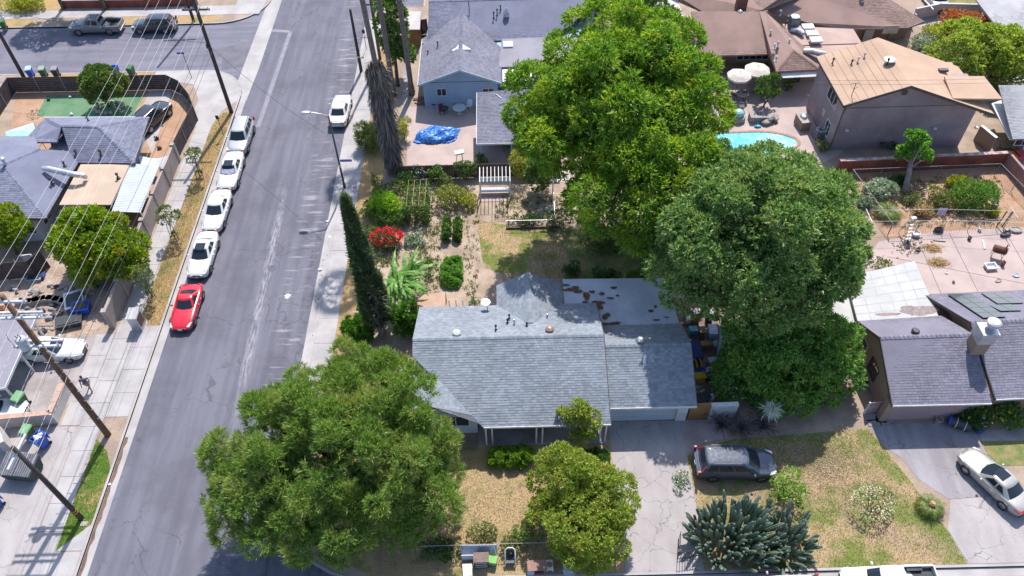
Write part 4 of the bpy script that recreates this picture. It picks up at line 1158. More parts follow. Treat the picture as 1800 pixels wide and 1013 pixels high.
# ------------------------------------------------------------------ vegetation
def unit(a):
 return a / np.maximum(np.linalg.norm(a, axis=1, keepdims=True), 1e-9)
class Leaves:
 """collects leaf blades (kite shaped, four corners each) for one crown"""
 def __init__(s, seed):
  s.V, s.r = [], np.random.default_rng(seed)
 def blades(s, base, d, L, W, nrm=None):
  """blades from base along d; L, W arrays or numbers"""
  n = len(base)
  L = np.broadcast_to(np.asarray(L, float), (n,))[:, None]
  W = np.broadcast_to(np.asarray(W, float), (n,))[:, None]
  if nrm is None:
   nrm = s.r.normal(size=(n, 3))
  side = unit(np.cross(d, nrm))
  up = unit(np.cross(side, d))
  mid = base + d * L * 0.45 + up * L * 0.06
  tip = base + d * L - up * L * 0.05
  s.V.append(np.stack((base, mid + side * W * 0.5, tip, mid - side * W * 0.5), 1).reshape(-1, 3))
 def sphere(s, n, zmin=-1.0):
  z = s.r.uniform(zmin, 1, n)
  t = s.r.uniform(0, 2 * pi, n)
  q = np.sqrt(1 - z * z)
  return np.stack((q * np.cos(t), q * np.sin(t), z), 1)
 def subs(s, c, R, n, zmin=-0.55, lo=0.64, hi=1.06, box=0):
  d = s.sphere(n, zmin)
  # even the spread out a little
  for _ in range(6):
   diff = d[:, None, :] - d[None]
   dist = np.linalg.norm(diff, axis=2) + 1e-6
   d = unit(d + (diff / dist[..., None] ** 3).sum(1) * 0.02 / max(1, n / 40))
  if box:
   d = d / ((np.abs(d) ** 6).sum(1) ** (1 / 6))[:, None]
   lo, hi = .9, 1.0
  return np.array(c) + d * np.array(R) * s.r.uniform(lo, hi, (n, 1)), unit(d)
 def tufted(s, c, R, nsub, rsub, tufts, k, L, W, spread=0.7, up=0.5, zmin=-0.55, droop=0.0, flat=0.85, inner=0.12, box=0, lo=0.64):
  """sub-lobes on the hull; tufts on each sub-lobe; k blades in each tuft"""
  C, D = s.subs(c, R, nsub, zmin, lo, 1.06 if lo < .7 else 1.0, box)
  rs = rsub * s.r.uniform(0.5, 1.45, nsub)
  m = np.maximum(4, (tufts * (rs / rsub) ** 2).astype(int))
  idx = np.repeat(np.arange(nsub), m)
  n = len(idx)
  d = unit(s.sphere(n) + D[idx] * 0.55 + np.array((0, 0, 0.45)))
  rad = rs[idx] * s.r.uniform(0.78, 1.12, n)
  P = C[idx] + d * rad[:, None] * np.array((1, 1, flat))
  if inner:
   q = int(n * inner)
   Pi = np.array(c) + s.sphere(q, zmin) * np.array(R) * s.r.uniform(0.35, 0.8, (q, 1))
   P, d = np.concatenate((P, Pi)), np.concatenate((d, s.sphere(q)))
   n += q
  t = unit(d + np.array((0, 0, up)))
  P2 = np.repeat(P, k, 0)
  t2 = np.repeat(t, k, 0)
  bd = unit(t2 + s.r.normal(size=(n * k, 3)) * spread + np.array((0, 0, -droop)))
  sc = s.r.uniform(0.7, 1.3, n * k)
  s.blades(P2 + s.r.normal(size=P2.shape) * L * 0.18, bd, L * sc, W * sc)
  return C
 def build(s, name, m, parent, kind=None):
  V = np.concatenate(s.V)
  return raw_mesh(name, V, np.arange(len(V)).reshape(-1, 4), m, parent, kind)
LM_ASH = leafmat("ash_leaf", [(0.05, 0.11, 0.012), (0.11, 0.21, 0.02), (0.21, 0.32, 0.03)], 0.4, patch=(0.38, 0.45, 0.04), pscale=0.55)
LM_DOME = leafmat("dome_leaf", [(0.055, 0.115, 0.03), (0.12, 0.205, 0.06), (0.25, 0.34, 0.13)], 0.34, patch=(0.32, 0.38, 0.14), pscale=0.6)
LM_VINE = leafmat("vine_leaf", [(0.045, 0.12, 0.025), (0.095, 0.205, 0.04), (0.19, 0.32, 0.07)], 0.34, patch=(0.22, 0.30, 0.05), pscale=0.5)
LM_PINE = leafmat("pine_needle", [(0.065, 0.125, 0.03), (0.14, 0.225, 0.05), (0.28, 0.36, 0.09)], 0.32, patch=(0.37, 0.37, 0.13), pscale=0.7)
LM_FRONT = leafmat("mock_orange_leaf", [(0.10, 0.15, 0.025), (0.20, 0.26, 0.035), (0.33, 0.37, 0.07)], 0.38, patch=(0.36, 0.33, 0.08), pscale=1.0)
LM_CITRUS = leafmat("citrus_leaf", [(0.05, 0.12, 0.01), (0.13, 0.22, 0.012), (0.28, 0.33, 0.02)], 0.35, rough=0.35, patch=(0.36, 0.30, 0.02), pscale=0.9)
LM_LIME = leafmat("lime_leaf", [(0.13, 0.25, 0.015), (0.22, 0.36, 0.02), (0.34, 0.45, 0.05)], 0.4)
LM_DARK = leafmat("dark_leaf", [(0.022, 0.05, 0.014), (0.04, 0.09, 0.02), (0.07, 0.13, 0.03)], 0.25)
LM_MID = leafmat("mid_leaf", [(0.04, 0.09, 0.02), (0.08, 0.15, 0.03), (0.14, 0.21, 0.05)], 0.3)
LM_OLIVE = leafmat("olive_leaf", [(0.07, 0.10, 0.035), (0.12, 0.15, 0.045), (0.20, 0.22, 0.07)], 0.3)
LM_YELLOW = leafmat("yellow_leaf", [(0.15, 0.18, 0.02), (0.26, 0.27, 0.03), (0.40, 0.36, 0.05)], 0.4)
LM_TOPY = leafmat("pale_yellow_leaf", [(0.14, 0.20, 0.03), (0.24, 0.30, 0.05), (0.36, 0.38, 0.09)], 0.4)
LM_RUSTY = leafmat("rusty_leaf", [(0.22, 0.06, 0.025), (0.36, 0.11, 0.04), (0.42, 0.18, 0.08)], 0.3)
LM_RED = leafmat("red_bract", [(0.45, 0.01, 0.03), (0.62, 0.02, 0.05), (0.70, 0.05, 0.10)], 0.3)
LM_WHITE = leafmat("white_petal", [(0.70, 0.70, 0.62), (0.8, 0.8, 0.75)], 0.3)
LM_YFLOW = leafmat("yellow_petal", [(0.65, 0.5, 0.03), (0.75, 0.6, 0.08)], 0.3)
LM_GREYG = leafmat("grey_green_leaf", [(0.14, 0.19, 0.13), (0.25, 0.31, 0.22), (0.38, 0.42, 0.33)], 0.2)
LM_CYP = leafmat("cypress_scale", [(0.045, 0.072, 0.038), (0.085, 0.125, 0.06), (0.16, 0.20, 0.095)], 0.2)
LM_DRYP = leafmat("dead_frond", [(0.06, 0.05, 0.05), (0.115, 0.1, 0.098), (0.22, 0.195, 0.19)], 0.1, rough=0.9)
LM_BANANA = leafmat("banana_leaf", [(0.07, 0.17, 0.03), (0.11, 0.23, 0.04), (0.18, 0.30, 0.08)], 0.4, rough=0.35)
LM_SAGO = leafmat("sago_frond", [(0.05, 0.09, 0.015), (0.09, 0.13, 0.02), (0.16, 0.18, 0.03)], 0.25, rough=0.4)
LM_SPIKE = leafmat("dark_sword_leaf", [(0.03, 0.03, 0.035), (0.06, 0.06, 0.065), (0.13, 0.12, 0.12)], 0.1, rough=0.5)
LM_STRAW = leafmat("straw", [(0.30, 0.20, 0.10), (0.42, 0.29, 0.16), (0.5, 0.36, 0.22)], 0.2)
BARK = mat("bark", (0.16, 0.115, 0.085), (0.095, 0.07, 0.055), 3.0, bump=0.8, bscale=14, grain=0.3)
BARK_PALE = mat("pale_bark", (0.36, 0.31, 0.28), (0.24, 0.20, 0.18), 3.0, bump=0.6, bscale=12, grain=0.25)
PALMB = mat("palm_bark", (0.24, 0.19, 0.18), (0.15, 0.12, 0.12), 2.0, bump=0.8, bscale=10, grain=0.3, aniso=(1, 1, 5.0))
def trunk(root, base, tip, r0, r1, limbs, m=BARK, seed=1):
 r = random.Random(seed)
 mb = MB()
 b, t = Vector(base), Vector(tip)
 mid = b.lerp(t, 0.5) + Vector((r.uniform(-.2, .2), r.uniform(-.2, .2), 0))
 mb.tube([b - Vector((0, 0, .1)), b + Vector((0, 0, .25)), mid, t], [r0 * 1.35, r0, (r0 + r1) / 2, r1], 9)
 for e in limbs:
  e = Vector(e)
  s_ = b.lerp(t, r.uniform(0.55, 0.98))
  k = s_.lerp(e, 0.5) + Vector((0, 0, (e - s_).length * 0.12))
  mb.tube([s_, k, e], [r1 * 0.75, r1 * 0.45, r1 * 0.14], 6)
 return mb.build("trunk", m, root, smooth=True)
def nearer(crowns, s):
 """the same crowns standing higher and nearer, seen at the same size"""
 return [((c[0] * s, c[1] * s, CAM_H + (c[2] - CAM_H) * s), tuple(r * s for r in R), n, k * s, t) for c, R, n, k, t in crowns]
def tree(name, label, cat, base, crowns, m, seed, r0=0.25, bark=BARK, group=None, trunk_h=None, extra=None, **kw):
 """crowns: list of (centre, radii, nsub, rsub, tufts)"""
 base = Vector((base[0], base[1], 0))
 root = thing(name, label, cat, base, 0, group)
 lv = Leaves(seed)
 tips = []
 for c, R, ns, rs, tf in crowns:
  C = lv.tufted(c, R, ns, rs, tf, **kw)
  tips += [tuple(C[i]) for i in range(0, len(C), max(1, len(C) // 7))]
 c0 = Vector(crowns[0][0])
 top = base.lerp(c0, 0.8) if trunk_h is None else Vector((c0.x, c0.y, trunk_h))
 trunk(root, base, top, r0, r0 * 0.55, tips, bark, seed)
 lv.build("crown", m, root)
 if extra:
  extra(root, lv)
 return root
def flowers(root, c, R, n, m, size, seed, name="blossom"):
 lv = Leaves(seed)
 P = np.array(c) + lv.sphere(n, -0.1) * np.array(R) * lv.r.uniform(0.85, 1.08, (n, 1))
 k = 5
 P2 = np.repeat(P, k, 0)
 lv.blades(P2, unit(lv.r.normal(size=P2.shape) + np.array((0, 0, .6))), size, size * .8)
 return lv.build(name, m, root, "stuff")
def shrub(name, label, px, py, R, h, m, seed, cat="shrub", L=0.14, W=0.08, k=4, dens=1.0, group=None, up=0.3, spread=0.9, z0=None, bl=None, stems=4, zmin=-0.6, box=0):
 """bush standing on the ground where the photo shows its middle at (px, py)"""
 z = h * 0.5 if z0 is None else z0
 c = at(px, py, z)
 root = thing(name, label, cat, (c.x, c.y, 0), 0, group)
 rx, ry = R if isinstance(R, tuple) else (R, R)
 if not box:
  rx, ry = rx * 1.12, ry * 1.15
 lv = Leaves(seed)
 sz = (rx * ry) ** 0.5
 ns = max(5, int(14 * dens * max(1, sz)))
 C = lv.tufted((c.x, c.y, z), (rx * .82, ry * .82, h * 0.42), ns, max(.22, sz * .38) * (.55 if box else 1), int(26 * dens * max(.5, sz)), k, L, W, spread, up, zmin, inner=.25, box=box)
 mb = MB()
 for i in range(0, len(C), max(1, len(C) // stems)):
  e = Vector(C[i])
  mb.tube([(c.x + (e.x - c.x) * .08, c.y + (e.y - c.y) * .08, -.05), (c.x + (e.x - c.x) * .5, c.y + (e.y - c.y) * .5, e.z * .55), tuple(e)], [.035, .025, .01], 5)
 mb.build("stems", BARK, root)
 lv.build("foliage", m, root)
 if bl:
  flowers(root, (c.x, c.y, z), (rx, ry, h * .5), *bl, seed + 50)
 return root
# ---- the five big crowns
tree("ash_tree", "largest bright green tree with feathery leaves, behind the back lawn", "tree", (10.4, 46.9), nearer([
 ((9.3, 52.0, 8.0), (7.5, 6.4, 5.1), 84, 1.32, 92),
 ((10.5, 58.5, 9.6), (5.8, 4.2, 3.4), 36, 1.2, 84),
 ((4.6, 53.2, 8.0), (3.4, 3.6, 3.0), 18, 1.3, 95),
 ((10.8, 46.0, 4.8), (5.2, 3.4, 3.6), 26, 1.4, 105),
 ((14.4, 52.0, 8.2), (2.7, 3.8, 3.6), 16, 1.3, 100)], .897), LM_ASH, 1, 0.5, k=8, L=0.36, W=0.10, spread=0.75, up=0.05, droop=0.35, zmin=-0.75)
tree("dome_tree", "dense round dark green tree between the bungalow and the beige stucco house", "tree", (17.9, 36.6), nearer([
 ((18.3, 39.7, 6.7), (7.1, 5.1, 4.4), 88, 1.25, 125),
 ((18.8, 42.0, 7.6), (4.8, 3.8, 3.2), 32, 1.1, 100),
 ((13.4, 38.0, 5.2), (2.6, 3.4, 3.0), 18, 1.0, 90),
 ((22.0, 38.6, 5.2), (3.0, 3.2, 2.8), 22, 1.0, 90),
 ((18.0, 36.4, 4.6), (5.2, 2.6, 3.0), 28, 1.0, 90)], .925), LM_DOME, 2, 0.42, k=7, L=0.27, W=0.10, spread=0.85, up=0.35, zmin=-0.7, lo=.8)
tree("vine_thicket", "broad dark green thicket hanging low under the round dome tree", "tree", (19.2, 31.5), [
 ((18.9, 31.3, 2.5), (4.2, 2.7, 2.7), 60, 0.85, 110),
 ((20.5, 32.6, 3.4), (2.8, 2.2, 2.2), 26, 0.8, 90),
 ((17.0, 32.5, 3.2), (2.2, 2.4, 2.2), 20, 0.8, 90)], LM_VINE, 3, 0.25, k=6, L=0.24, W=0.09, spread=0.9, up=0.1, droop=0.25, zmin=-0.9)
tree("pine_tree", "wide bushy pine beside the road in front of the bungalow", "tree", (-9.8, 22.0), [
 ((-10.3, 23.4, 6.0), (6.6, 5.0, 3.6), 150, .72, 44),
 ((-9.4, 26.0, 7.2), (4.7, 3.4, 2.6), 68, .68, 38),
 ((-14.3, 22.2, 4.6), (3.2, 3.2, 2.6), 44, .72, 36),
 ((-6.4, 22.2, 4.8), (2.8, 3.5, 2.8), 40, .72, 36),
 ((-10.6, 20.3, 4.2), (5.2, 2.4, 2.4), 50, .72, 36)], LM_PINE, 4, 0.36, k=20, L=0.36, W=0.042, spread=0.42, up=1.2, zmin=-0.6, lo=.6)
tree("mock_orange_tree", "yellowish green rounded tree left of the cracked driveway", "tree", (3.6, 19.6), [
 ((3.3, 22.7, 3.4), (1.9, 1.5, 1.6), 22, 0.62, 105),
 ((5.1, 21.2, 3.2), (1.8, 1.9, 1.8), 26, 0.62, 105),
 ((4.3, 19.6, 3.0), (1.9, 1.8, 1.7), 26, 0.62, 105),
 ((1.9, 21.2, 2.4), (1.0, 1.1, 1.0), 10, 0.45, 90),
 ((3.9, 18.4, 2.6), (1.1, 0.9, 1.1), 10, 0.5, 90)], LM_FRONT, 5, 0.16, k=6, L=0.17, W=0.075, spread=0.95, up=0.35, zmin=-0.7)
# ---- smaller trees
c = at(1017, 733, 3.3)
tree("porch_tree", "small loose tree with curving pale stems at the porch corner", "tree", (c.x + .4, c.y - .5), [
 ((c.x - .15, c.y + .3, 3.7), (.75, .6, .7), 8, 0.36, 44), ((c.x + .5, c.y - .1, 3.0), (.7, .6, .6), 7, 0.34, 40), ((c.x - .7, c.y + .2, 3.1), (.4, .4, .4), 4, 0.26, 26), ((c.x + .3, c.y - .7, 2.0), (.55, .5, .5), 5, 0.3, 34)],
 LM_FRONT, 6, 0.07, bark=BARK_PALE, k=5, L=0.16, W=0.08, up=0.3)
c = at(165, 430, 3.0)
tree("citrus_tree", "yellow green citrus tree under the wires beside the stucco wall", "tree", at(170, 505), [
 ((c.x, c.y, 3.1), (3.0, 2.3, 1.9), 36, 0.8, 80), ((c.x + 1.4, c.y - 1.2, 2.7), (1.9, 1.6, 1.5), 16, 0.65, 70), ((c.x - 1.2, c.y + 1.3, 3.3), (1.5, 1.5, 1.5), 12, 0.65, 70)],
 LM_CITRUS, 7, 0.16, k=6, L=0.28, W=0.12, up=0.25)
c = at(10, 400, 2.4)
tree("citrus_tree", "light green rounded tree at the left edge beside the corner house", "tree", (c.x, c.y - .6), [
 ((c.x, c.y, 2.3), (1.7, 1.6, 1.7), 22, 0.55, 80)], LM_CITRUS, 8, 0.12, k=6, L=0.2, W=0.10, up=0.25)
c = at(179, 150, 2.6)
tree("ball_tree", "round clipped tree in a stone ring on the green turf", "tree", at(192, 188), [
 ((c.x, c.y, 2.7), (1.9, 1.6, 1.4), 30, 0.52, 80)], leafmat("ball_leaf", [(0.03, 0.07, 0.014), (0.06, 0.12, 0.02), (0.12, 0.18, 0.03)], 0.25, patch=(0.30, 0.24, 0.09), pscale=1.1), 9, 0.13, k=6, L=0.2, W=0.10, up=0.3)
c = at(1605, 265, 2.9)
tree("backyard_tree", "small bright tree on a thick leaning trunk inside the wire fence", "tree", at(1590, 338), [
 ((c.x - .2, c.y, 3.8), (.8, .7, 1.0), 9, 0.42, 42), ((c.x + .55, c.y + .2, 3.0), (.85, .8, .8), 7, 0.4, 40), ((c.x - .8, c.y - .2, 2.6), (.55, .5, .5), 4, 0.32, 34), ((c.x + 1.3, c.y, 2.1), (.35, .3, .5), 3, 0.25, 26)], leafmat("bright_leaf", [(0.05, 0.14, 0.02), (0.10, 0.24, 0.03), (0.20, 0.36, 0.06)], 0.4), 10, 0.28, bark=BARK_PALE, k=5, L=0.24, W=0.14, up=0.3)
for i, (px, py, R, n, lab) in enumerate(((1712, 95, (4.0, 3.0, 2.4), 40, "pale yellow green spreading tree behind the two storey house"), (1768, 100, (2.6, 2.4, 2.4), 24, "pale yellow green tree nearest the right edge beside the pale roof"))):
 c = at(px, py, 3.0)
 tree("garden_tree", lab, "tree", (c.x, c.y), [((c.x, c.y, 3.0), R, n, 0.85, 70)], LM_TOPY, 20 + i, 0.15, k=5, L=0.3, W=0.15, up=0.3, zmin=-0.8)
c = at(1128, 38, 5)
tree("far_tree", "taller green tree behind the ash tree near the top edge", "tree", (c.x, c.y), [((c.x, c.y, 5.0), (3.2, 2.8, 3.2), 30, 1.0, 80)], LM_MID, 23, 0.25, k=6, L=0.36, W=0.13, up=0.2)
c = at(1108, 4, 5)
tree("far_tree", "green tree whose crown touches the top edge behind the ash", "tree", (c.x, c.y + 1), [((c.x, c.y + 1, 5.0), (2.4, 2.2, 2.4), 18, 0.9, 70)], LM_ASH, 24, 0.22, k=6, L=0.36, W=0.13, up=0.2)
c = at(690, 45, 5.5)
tree("ivy_tree", "narrow bright green leafy column between the palm trunks", "tree", (c.x, c.y - 2.0), [((c.x, c.y, 5.6), (1.3, 1.2, 3.4), 22, 0.7, 60), ((c.x + .4, c.y - 1, 3.0), (0.9, 0.9, 1.5), 8, 0.5, 50)], LM_MID, 25, 0.2, k=5, L=0.3, W=0.14, up=0.1)
c = at(1350, 160, 1.8)
tree("patio_tree", "small dark leafy tree beside the patio umbrellas", "tree", (c.x, c.y), [((c.x, c.y, 2.0), (1.0, 0.9, 1.0), 10, 0.42, 60)], LM_MID, 26, 0.08, k=5, L=0.2, W=0.10)
c = at(955, 300, 2.2)
tree("fruit_tree", "green slim tree right of the white arbour", "tree", (c.x, c.y), [((c.x, c.y, 2.2), (1.1, 1.0, 1.6), 14, 0.5, 60)], LM_MID, 27, 0.08, k=5, L=0.22, W=0.10)
for px, z in ((1115, 3), (185, 3)):
 pass
for i, (px, py, lab) in enumerate(((112, 16, "dark leafy tree at the top edge above the grey pickup"), (186, 17, "drooping green tree at the top edge right of the pickup"))):
 b = at(px, py)
 tree("street_tree", lab, "tree", b, [((b.x + .3, b.y - .3, 7.2 - i), (2.6, 2.0, 1.5), 20, 0.8, 60)] + ([((b.x - .6, b.y - .9, 4.0), (.7, .6, 1.4), 6, 0.45, 50)] if i else []), LM_DARK if i == 0 else LM_MID, 30 + i, 0.2, k=5, L=0.3, W=0.13)
# young street trees with stakes in the left verge
for i, (bx, by, tx, ty, r, lab) in enumerate(((352, 312, 343, 272, .8, "young staked street tree in the dry verge, farthest up the road"),
            (308, 420, 300, 378, .85, "young staked street tree in the dry verge beside the stucco wall"),
            (268, 522, 262, 492, .75, "young staked street tree beside the grey cabinet"))):
 b = at(bx, by)
 c = at(tx, ty, 2.3)
 c = Vector((b.x + .1, b.y + .1, 2.35))
 t = tree("young_tree", lab, "tree", b, [((c.x, c.y, 2.4), (r * .8, r * .75, .75), 9, 0.3, 26)], LM_OLIVE, 40 + i, 0.04, k=4, L=0.17, W=0.085, group="young street trees in the left verge")
 for dx in (-.3, .35):
  MB().tube([(b.x + dx, b.y - .1, -.1), (b.x + dx * .6, b.y, 1.75)], .03, 6).build("stake", WOOD, t)
 lv = Leaves(60 + i)
 P = np.array((b.x, b.y, .3)) + lv.sphere(60, 0) * np.array((.28, .28, .4))
 lv.blades(P, unit(lv.sphere(60, 0)), .25, .08)
 lv.build("undergrowth", LM_DARK, t, "stuff")
# ---- Italian cypress
cb = at(672, 585)
cy = thing("italian_cypress", "tall narrow dark Italian cypress leaning beside the right pavement", "tree", (cb.x, cb.y, 0))
lv = Leaves(70)
n = 15000
H = 13.6
hz = lv.r.uniform(0.07, 1, n) ** 0.85
ang = lv.r.uniform(0, 2 * pi, n)
rad = 1.08 * np.clip(np.minimum((hz + .12) * 3.5, 1), 0, 1) * (1.015 - hz) ** 0.62 * (0.86 + 0.16 * np.sin(ang * 5 + hz * 17) + 0.12 * np.sin(hz * 43 + ang * 3) + .1 * np.sin(hz * 23 - ang * 2)) * lv.r.uniform(.75, 1.14, n)
bare = (np.abs(np.arctan2(np.sin(ang + 1.15), np.cos(ang + 1.15))) < .42) & (hz < 0.45) & (lv.r.uniform(size=n) < .8)
P = np.stack((cb.x - hz * H * .035 + rad * np.cos(ang), cb.y + rad * np.sin(ang), hz * H), 1)
dd = unit(np.stack((np.cos(ang) * .5, np.sin(ang) * .5, np.full(n, 1.0)), 1) + lv.r.normal(size=(n, 3)) * .3)
P, dd = P[~bare], dd[~bare]
P3, d3 = np.repeat(P, 3, 0), np.repeat(dd, 3, 0)
lv.blades(P3, unit(d3 + lv.r.normal(size=P3.shape) * .5), .28, .08)
ii = lv.r.choice(len(P), 420)
q = np.repeat(P[ii], 16, 0)
od = np.repeat(unit(np.stack((P[ii, 0] - cb.x + P[ii, 2] * .035, P[ii, 1] - cb.y, np.full(420, .9)), 1)), 16, 0)
lv.blades(q, unit(od + lv.r.normal(size=q.shape) * .35), lv.r.uniform(.25, .6, len(q)), .07)
lv.build("crown", LM_CYP, cy)
MB().tube([(cb.x, cb.y, -.1), (cb.x - .1, cb.y, 5), (cb.x - .45, cb.y, 12.8)], [.3, .2, .04], 8).build("trunk", BARK_PALE, cy)
tw = MB()
rg = random.Random(4)
for i in range(64):
 a = -1.15 + rg.uniform(-.5, .5)
 z = rg.uniform(.6, 5.0)
 q = Vector((cb.x + .25 * cos(a), cb.y + .25 * sin(a), z))
 e = q + Vector((cos(a) * rg.uniform(.7, 1.15), sin(a) * rg.uniform(.7, 1.15), rg.uniform(.3, 1.5)))
 tw.tube([q, q.lerp(e, .5) + Vector((0, 0, .1)), e], [.035, .022, .008], 4)
tw.build("bare_twigs", mat("grey_twig", (0.55, 0.5, 0.52), (0.4, 0.36, 0.37), 4), cy, kind="stuff")
# ---- fan palms with dead skirts
def palm(label, bx, by, h, r, skirt=None, lean=0.0, seed=1, top=True, m=PALMB):
 b = at(bx, by)
 root = thing("fan_palm", label, "palm tree", (b.x, b.y, 0), 0, "tall palms beside the right pavement")
 pts = [(b.x + lean * t * t, b.y + .1 * sin(t * 6), h * t - .1) for t in [k / 14 for k in range(15)]]
 MB().tube(pts, [r * (1.25 - .3 * k / 14) * (1.3 if k == 0 else 1) for k in range(15)], 10).build("trunk", m, root, smooth=True)
 lv = Leaves(seed)
 if skirt:
  z0, z1, R = skirt
  n = int(520 * (z1 - z0))
  z = lv.r.uniform(z0, z1, n)
  a = lv.r.uniform(0, 2 * pi, n)
  rr = R * (0.72 + .28 * (z - z0) / (z1 - z0)) * lv.r.uniform(.55, 1.05, n)
  lx = lean * (z / h) ** 2
  P = np.stack((b.x + lx + rr * np.cos(a), b.y + rr * np.sin(a), z), 1)
  d = unit(np.stack((np.cos(a) * .16, np.sin(a) * .16, np.full(n, -1.0)), 1) + lv.r.normal(size=(n, 3)) * .14)
  lv.blades(P, d, lv.r.uniform(.9, 2.0, n), .11, np.stack((np.cos(a), np.sin(a), np.zeros(n)), 1) + lv.r.normal(size=(n, 3)) * .5)
  n = int(40 * (z1 - z0))
  z = lv.r.uniform(z0 + .3, z1, n)
  a = lv.r.uniform(0, 2 * pi, n)
  P = np.stack((b.x + R * .85 * np.cos(a), b.y + R * .85 * np.sin(a), z), 1)
  lv.blades(P, unit(np.stack((np.cos(a), np.sin(a), lv.r.uniform(-1.2, .1, n)), 1)), .8, .05)
  lv.build("dead_frond_skirt", LM_DRYP, root)
 if top:
  fr = MB()
  for k in range(34):
   a = k * 2.4
   el = 1.1 - k * .055
   d = Vector((cos(a) * cos(el), sin(a) * cos(el), sin(el)))
   s_ = Vector(pts[-1])
   e = s_ + d * 1.3
   fr.tube([s_, e], .03, 4)
   for j in range(9):
    f = (j - 4) / 4
    side = d.cross(Vector((0, 0, 1))).normalized()
    t = e + (d * cos(f) + side * sin(f)) * 1.1 - Vector((0, 0, .25))
    w = (d.cross(side)).normalized().cross(t - e).normalized() * .06
    fr.add([e, e.lerp(t, .5) + w, t, e.lerp(t, .5) - w], [(0, 1, 2, 3)])
  fr.build("fronds", LM_SAGO, root)
 return root
palm("thick palm trunk wrapped in a shaggy grey skirt of dead fronds", 694, 303, 21.5, .2, (1.4, 11.4, .66), -.55, 81)
palm("slim palm trunk beside the blue house with its skirt near the top edge", 724, 166, 19.5, .21, (13.2, 17.5, .8), -.3, 82)
palm("grey palm trunk rising behind the shaggy skirted palm", 692, 168, 20.5, .2, None, -.25, 83)
# ---- banana clump: each large leaf is its own part
bb = at(706, 540)
ba = thing("banana_plant", "banana clump with long ragged leaves behind the cypress", "plant", (bb.x, bb.y, 0))
for i, (dx, dy) in enumerate(((0, 0), (.5, .6), (-.5, .9), (.2, 1.5), (-.9, .1))):
 MB().tube([(bb.x + dx, bb.y + dy, -.1), (bb.x + dx * 1.1, bb.y + dy * 1.1, 2.3)], [.15, .08], 7).build("stem", mat("banana_stem", (0.25, 0.28, 0.12), (0.33, 0.27, 0.15), 3), ba)
rg = random.Random(8)
for i in range(64):
 dx, dy = rg.choice(((0, 0), (.5, .6), (-.5, .9), (.2, 1.5), (-.9, .1)))
 a = rg.uniform(-1.5, 1.9) if rg.random() < .6 else rg.uniform(0, 2 * pi)
 el = rg.uniform(.05, 1.0)
 Ln = rg.uniform(2.4, 3.9)
 wd = rg.uniform(.13, .2)
 p0 = Vector((bb.x + dx, bb.y + dy, rg.uniform(1.7, 2.5)))
 mb = MB()
 rows = []
 N = 12
 pos = p0.copy()
 e = el
 side = Vector((-sin(a), cos(a), 0))
 for k in range(N + 1):
  t = k / N
  d = Vector((cos(a) * cos(e), sin(a) * cos(e), sin(e)))
  w = wd * max(.02, sin(min(1, t * 1.15 + .06) * pi) ** .6) if t > .08 else .03
  upn = side.cross(d)
  rows.append((pos + side * w + upn * w * .25, pos.copy(), pos - side * w + upn * w * .25, w))
  pos = pos + d * (Ln / N)
  e -= (0.075 + .014 * k) * rg.uniform(.7, 1.2)
 for k in range(N):
  A, B = rows[k], rows[k + 1]
  tear = rg.random() < .4
  f = .78 if tear else 1.0
  mb.add([A[0], A[1], B[1].lerp(A[1], 0 if not tear else .06), B[0].lerp(A[0], 1 - f)], [(0, 1, 2, 3)])
  mb.add([A[1], A[2], B[2].lerp(A[2], 1 - f), B[1].lerp(A[1], 0 if not tear else .06)], [(0, 1, 2, 3)])
 mb.build("leaf", LM_BANANA, ba)
# ---- cactus: every column is a part on shared meshes
CACT = mat("cactus_skin", (0.19, 0.25, 0.18), (0.12, 0.175, 0.125), 2.0, rough=0.55, grain=0.12, gscale=25)
CACTY = mat("cactus_skin_yellow", (0.42, 0.38, 0.16), (0.34, 0.27, 0.12), 3.0, rough=0.6)
cmesh = []
rg = random.Random(21)
for v in range(7):
 mb = MB()
 n_, R_ = 14, .105
 Ls = 1.0
 ben = rg.uniform(.0, .25)
 vs = []
 prof = [(0, .8), (.15, 1.0), (.45, 1.06), (.75, 1.0), (.9, .85), (.97, .55), (1.0, .12)]
 for t, k in prof:
  for j in range(n_):
   q = R_ * k * (1.0 if j % 2 else .74)
   vs.append((q * cos(2 * pi * j / n_) + ben * t * t, q * sin(2 * pi * j / n_), t * Ls))
 fs = [(i * n_ + j, i * n_ + (j + 1) % n_, (i + 1) * n_ + (j + 1) % n_, (i + 1) * n_ + j) for i in range(len(prof) - 1) for j in range(n_)]
 fs.append(tuple(range((len(prof) - 1) * n_, len(prof) * n_)))
 mb.add(vs, fs)
 cmesh.append(mb.mesh("cactus_column", CACT if v < 6 else CACTY))
def cactus(label, c, R, n, seed, hmax):
 root = thing("column_cactus", label, "cactus", (c[0], c[1], 0))
 r = random.Random(seed)
 for i in range(n):
  q = sqrt(r.random())
  a = r.uniform(0, 2 * pi)
  x, y = R[0] * q * cos(a), R[1] * q * sin(a)
  tilt = q * r.uniform(.1, .75)
  L = r.uniform(.9, 1.7)
  z = r.uniform(.1, 1) * hmax * (1 - q * q * .75)
  o = piece(cmesh[6] if r.random() < .03 else cmesh[r.randrange(6)], "cactus_column", root, (x, y, max(.02, z)), (0, 0, 0), (r.uniform(.8, 1.15),) * 2 + (L,))
  o.rotation_euler = (0, tilt, a + r.uniform(-.5, .5))
 mb = MB()
 for i in range(16):
  a = i * .39 * 2
  mb.tube([(c[0], c[1], 0), (c[0] + R[0] * .35 * cos(a), c[1] + R[1] * .35 * sin(a), hmax * .6)], [.16, .1], 7)
 mb.build("base_stems", CACT, root, kind="stuff")
 return root
cactus("large grey green clump of column cactus by the iron fence", (13.3, 20.0), (2.6, 1.9), 265, 3, 1.9)
